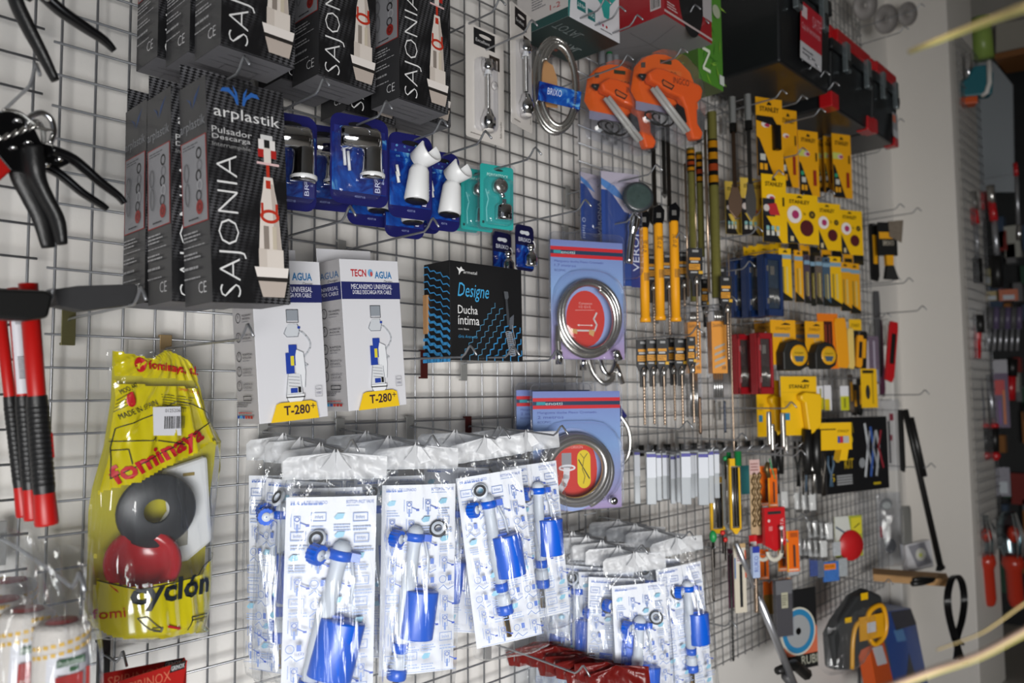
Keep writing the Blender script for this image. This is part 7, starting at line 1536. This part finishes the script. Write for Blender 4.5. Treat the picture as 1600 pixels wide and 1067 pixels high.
b = MB(); b.tube([U_(x, y) for x, y in ((1533, 150), (1541, 145), (1546, 130), (1545, 95))], .012, PIPE, 8); b.build('white_hose', root)
far_tube('green_bottle', 'pale green translucent bottle high beyond the pillar', 'bottle', [(1531, 30), (1536, 92)], 4.5, .055, mat('green_film_plastic', '#9AB85A', .3, alpha=.8))
LGP = mat('grey_laminate', '#9BA2A8', .4)
def cross_panel(name, part, label, cat, pix, X, th, m):
    o = PX(*pix[0], X); root = thing(name, label, cat, o); b = MB(); b.prism([(-(PX(x, y, X).y-o.y), PX(x, y, X).z-o.z) for x, y in pix], -th, 0, m, LEFT); b.build(part, root); return root
cross_panel('end_panel', 'panel', 'light grey panel standing crosswise beyond the tool wall', 'panel', [(1505, 60), (1552, 95), (1582, 132), (1585, 300), (1540, 300), (1505, 300)], 5.1, .02, LGP)
cross_panel('storage_shelf', 'shelf_board', 'wooden shelf edge near the ceiling at the right frame edge', 'shelf', [(1554, 84), (1640, 66), (1640, 76), (1554, 93)], 5.0, .3, mat('orange_wood', '#8A5A30', .6))
cross_panel('storage_carton', 'carton', 'pale carton on the shelf at the upper right edge', 'box', [(1556, 38), (1600, 30), (1640, 24), (1640, 65), (1556, 83)], 5.05, .25, mat('pale_carton', '#A8A49A', .6))
cross_panel('storage_carton', 'carton', 'bluish grey carton above the pale one at the upper right corner', 'box', [(1545, -30), (1640, -50), (1640, 22), (1545, 36)], 5.1, .25, mat('bluish_carton', '#8FA0A4', .6))
LAMPM = mat('tube_light', '#E8F6FF', .5, emit=6)
for i, (x, y) in enumerate(((6.9, -1.0), (7.6, -.6))): b = MB(); b.box(x, x+.5, y, y+.08, 3.62, 3.66, LAMPM); tag(b.build('ceiling_lamp'), 'bright white ceiling tube light far beyond the pillar, %s' % ('nearer', 'farther')[i], 'lamp')
# dark racking far behind
DK = mat('dark_rack', '#1E2022', .5, noise_amt=.3, nscale=9)
cross_panel('tool_rack', 'back', 'dark rack of goods closing the view beyond the right wall', 'rack', [(1490, 110), (1700, 90), (1700, 1120), (1490, 1120)], 5.5, .2, DK)
r = random.Random(4); cols = ('#7A2A26', '#3A4A60', '#6A6A6C', '#A8A8A0', '#1A1A1C', '#8A5A2A', '#2A4A3A')
for i in range(34):
    px_, py_ = r.uniform(1552, 1615), r.uniform(300, 900); o_ = PX(px_, py_, 5.47); s_ = r.uniform(.03, .09); c = cols[i % 7]
    b = MB(); b.box(-.03, .03, -s_/2, s_/2, -s_*2.4, 0, mat('goods_'+c[1:], c, .4)); o = b.build('hanging_pack', None, o_); tag(o, 'small blurred pack on the dark rack beyond the pillar', 'pack', 'packs on the far rack')
# ================================================================ dry blades close to the lens
STR = mat('straw_yellow', '#C9B27A', .6, noise_amt=.15, nscale=30); STR2 = mat('straw_green', '#B8B26A', .6); STR3 = mat('straw_pink', '#C4A690', .6)
def blade(label, pts, m, r, edge=None):
    """pts: (px, py, distance from the lens)"""
    w = [CAM+ray(x, y)*z for x, y, z in pts]; root = thing('straw_blade', label, 'straw', w[0], group=None)
    b = MB(); b.tube([tuple(q-w[0]) for q in smooth(w, 6)], [r[0]+(r[1]-r[0])*i/(6*(len(w)-1)) for i in range(6*(len(w)-1)+1)], m, 8, flat=.5); b.build('blade', root)
    if edge: b = MB(); b.tube([tuple(q-w[0]+Vector((0, 0, -.0018))) for q in smooth(w, 6)], [(r[0]+(r[1]-r[0])*i/(6*(len(w)-1)))*.5 for i in range(6*(len(w)-1)+1)], edge, 8); b.build('rib', root)
blade('blurred pale straw blade arching in from the upper right corner', [(1700, -15, .50), (1620, 5, .52), (1560, 25, .55), (1500, 48, .58), (1450, 68, .60), (1420, 80, .62)], STR, (.0062, .0015), STR2)
blade('blurred thin straw blade, upper of the two at lower right', [(1680, 890, .60), (1600, 943, .62), (1540, 985, .64), (1500, 1002, .66), (1464, 1015, .68)], STR, (.0022, .0014))
blade('blurred thick straw blade, lower of the two at lower right', [(1700, 930, .50), (1600, 985, .52), (1530, 1022, .54), (1460, 1046, .56), (1400, 1068, .56), (1340, 1092, .56)], STR3, (.0034, .0046), STR2)
# ================================================================ thin pegs for what hangs between the visible hooks
def peg_for(nm):
    o = bpy.data.objects.get(nm)
    if not o: return
    yw = 0 if o.location.x < 3.87 else (-.262 if o.location.x < 4.36 else .03); d = -o.location.y+yw+.006; words = o['label'].split()
    root = thing('wire_peg', 'thin wire peg of '+' '.join(words if len(words) < 12 else words[:4]+words[-8:]), 'hook', (o.location.x, yw, o.location.z-.002))
    b = MB(); b.tube([(0, .0, 0), (0, -d, 0), (0, -d-.004, .006)], .0016, WIRE, 6); b.build('prong', root)
    b = MB(); b.box(-.008, .008, -.006, -.0005, -.012, .012, STEEL); b.build('back_plate', root)
PEGS = ['abrasive_card.003', 'abrasive_card.004', 'blade_card.002', 'blade_card.004', 'drill_bit_card.007', 'flat_chisel.004', 'glue_tube.003', 'glue_tube.004', 'glue_tube.005', 'glue_tube.006', 'long_drill_bit.002', 'long_drill_bit.004', 'long_drill_bit.007', 'screw_bag.007', 'screw_card.004', 'thin_tool.001', 'tool_card.002', 'tool_card.005', 'tool_card.006', 'flat_chisel', 'flat_chisel.001', 'flat_chisel.002', 'flat_chisel.003', 'drill_tube', 'bit_set_tube.001', 'tape_measure', 'drill_case.002', 'drill_case.004', 'long_tool', 'red_tool', 'screwdriver_set', 'screwdriver_set.001', 'green_bottle', 'clear_pack', 'clear_pack.001', 'clear_pack.002', 'clear_pack.004', 'long_drill_bit.008', 'abrasive_card.016', 'abrasive_card.014', 'blade_card', 'saw_blade_card.001', 'abrasive_card.018', 'abrasive_card.017', 'abrasive_card.009', 'tool_card', 'pliers.003', 'saw_blade_card.005', 'plug_bag.005', 'saw_blade_card', 'abrasive_card.013', 'drill_bit_card.010', 'hanging_pack.030', 'utility_knife.002', 'utility_knife.001', 'tape_measure.002', 'utility_knife', 'blade_card.001', 'hand_scraper', 'brush_card', 'drill_bit_card.009', 'clear_tool_bag', 'thin_rod', 'glue_tube.001', 'glue_tube.002']
for nm in PEGS: peg_for(nm)
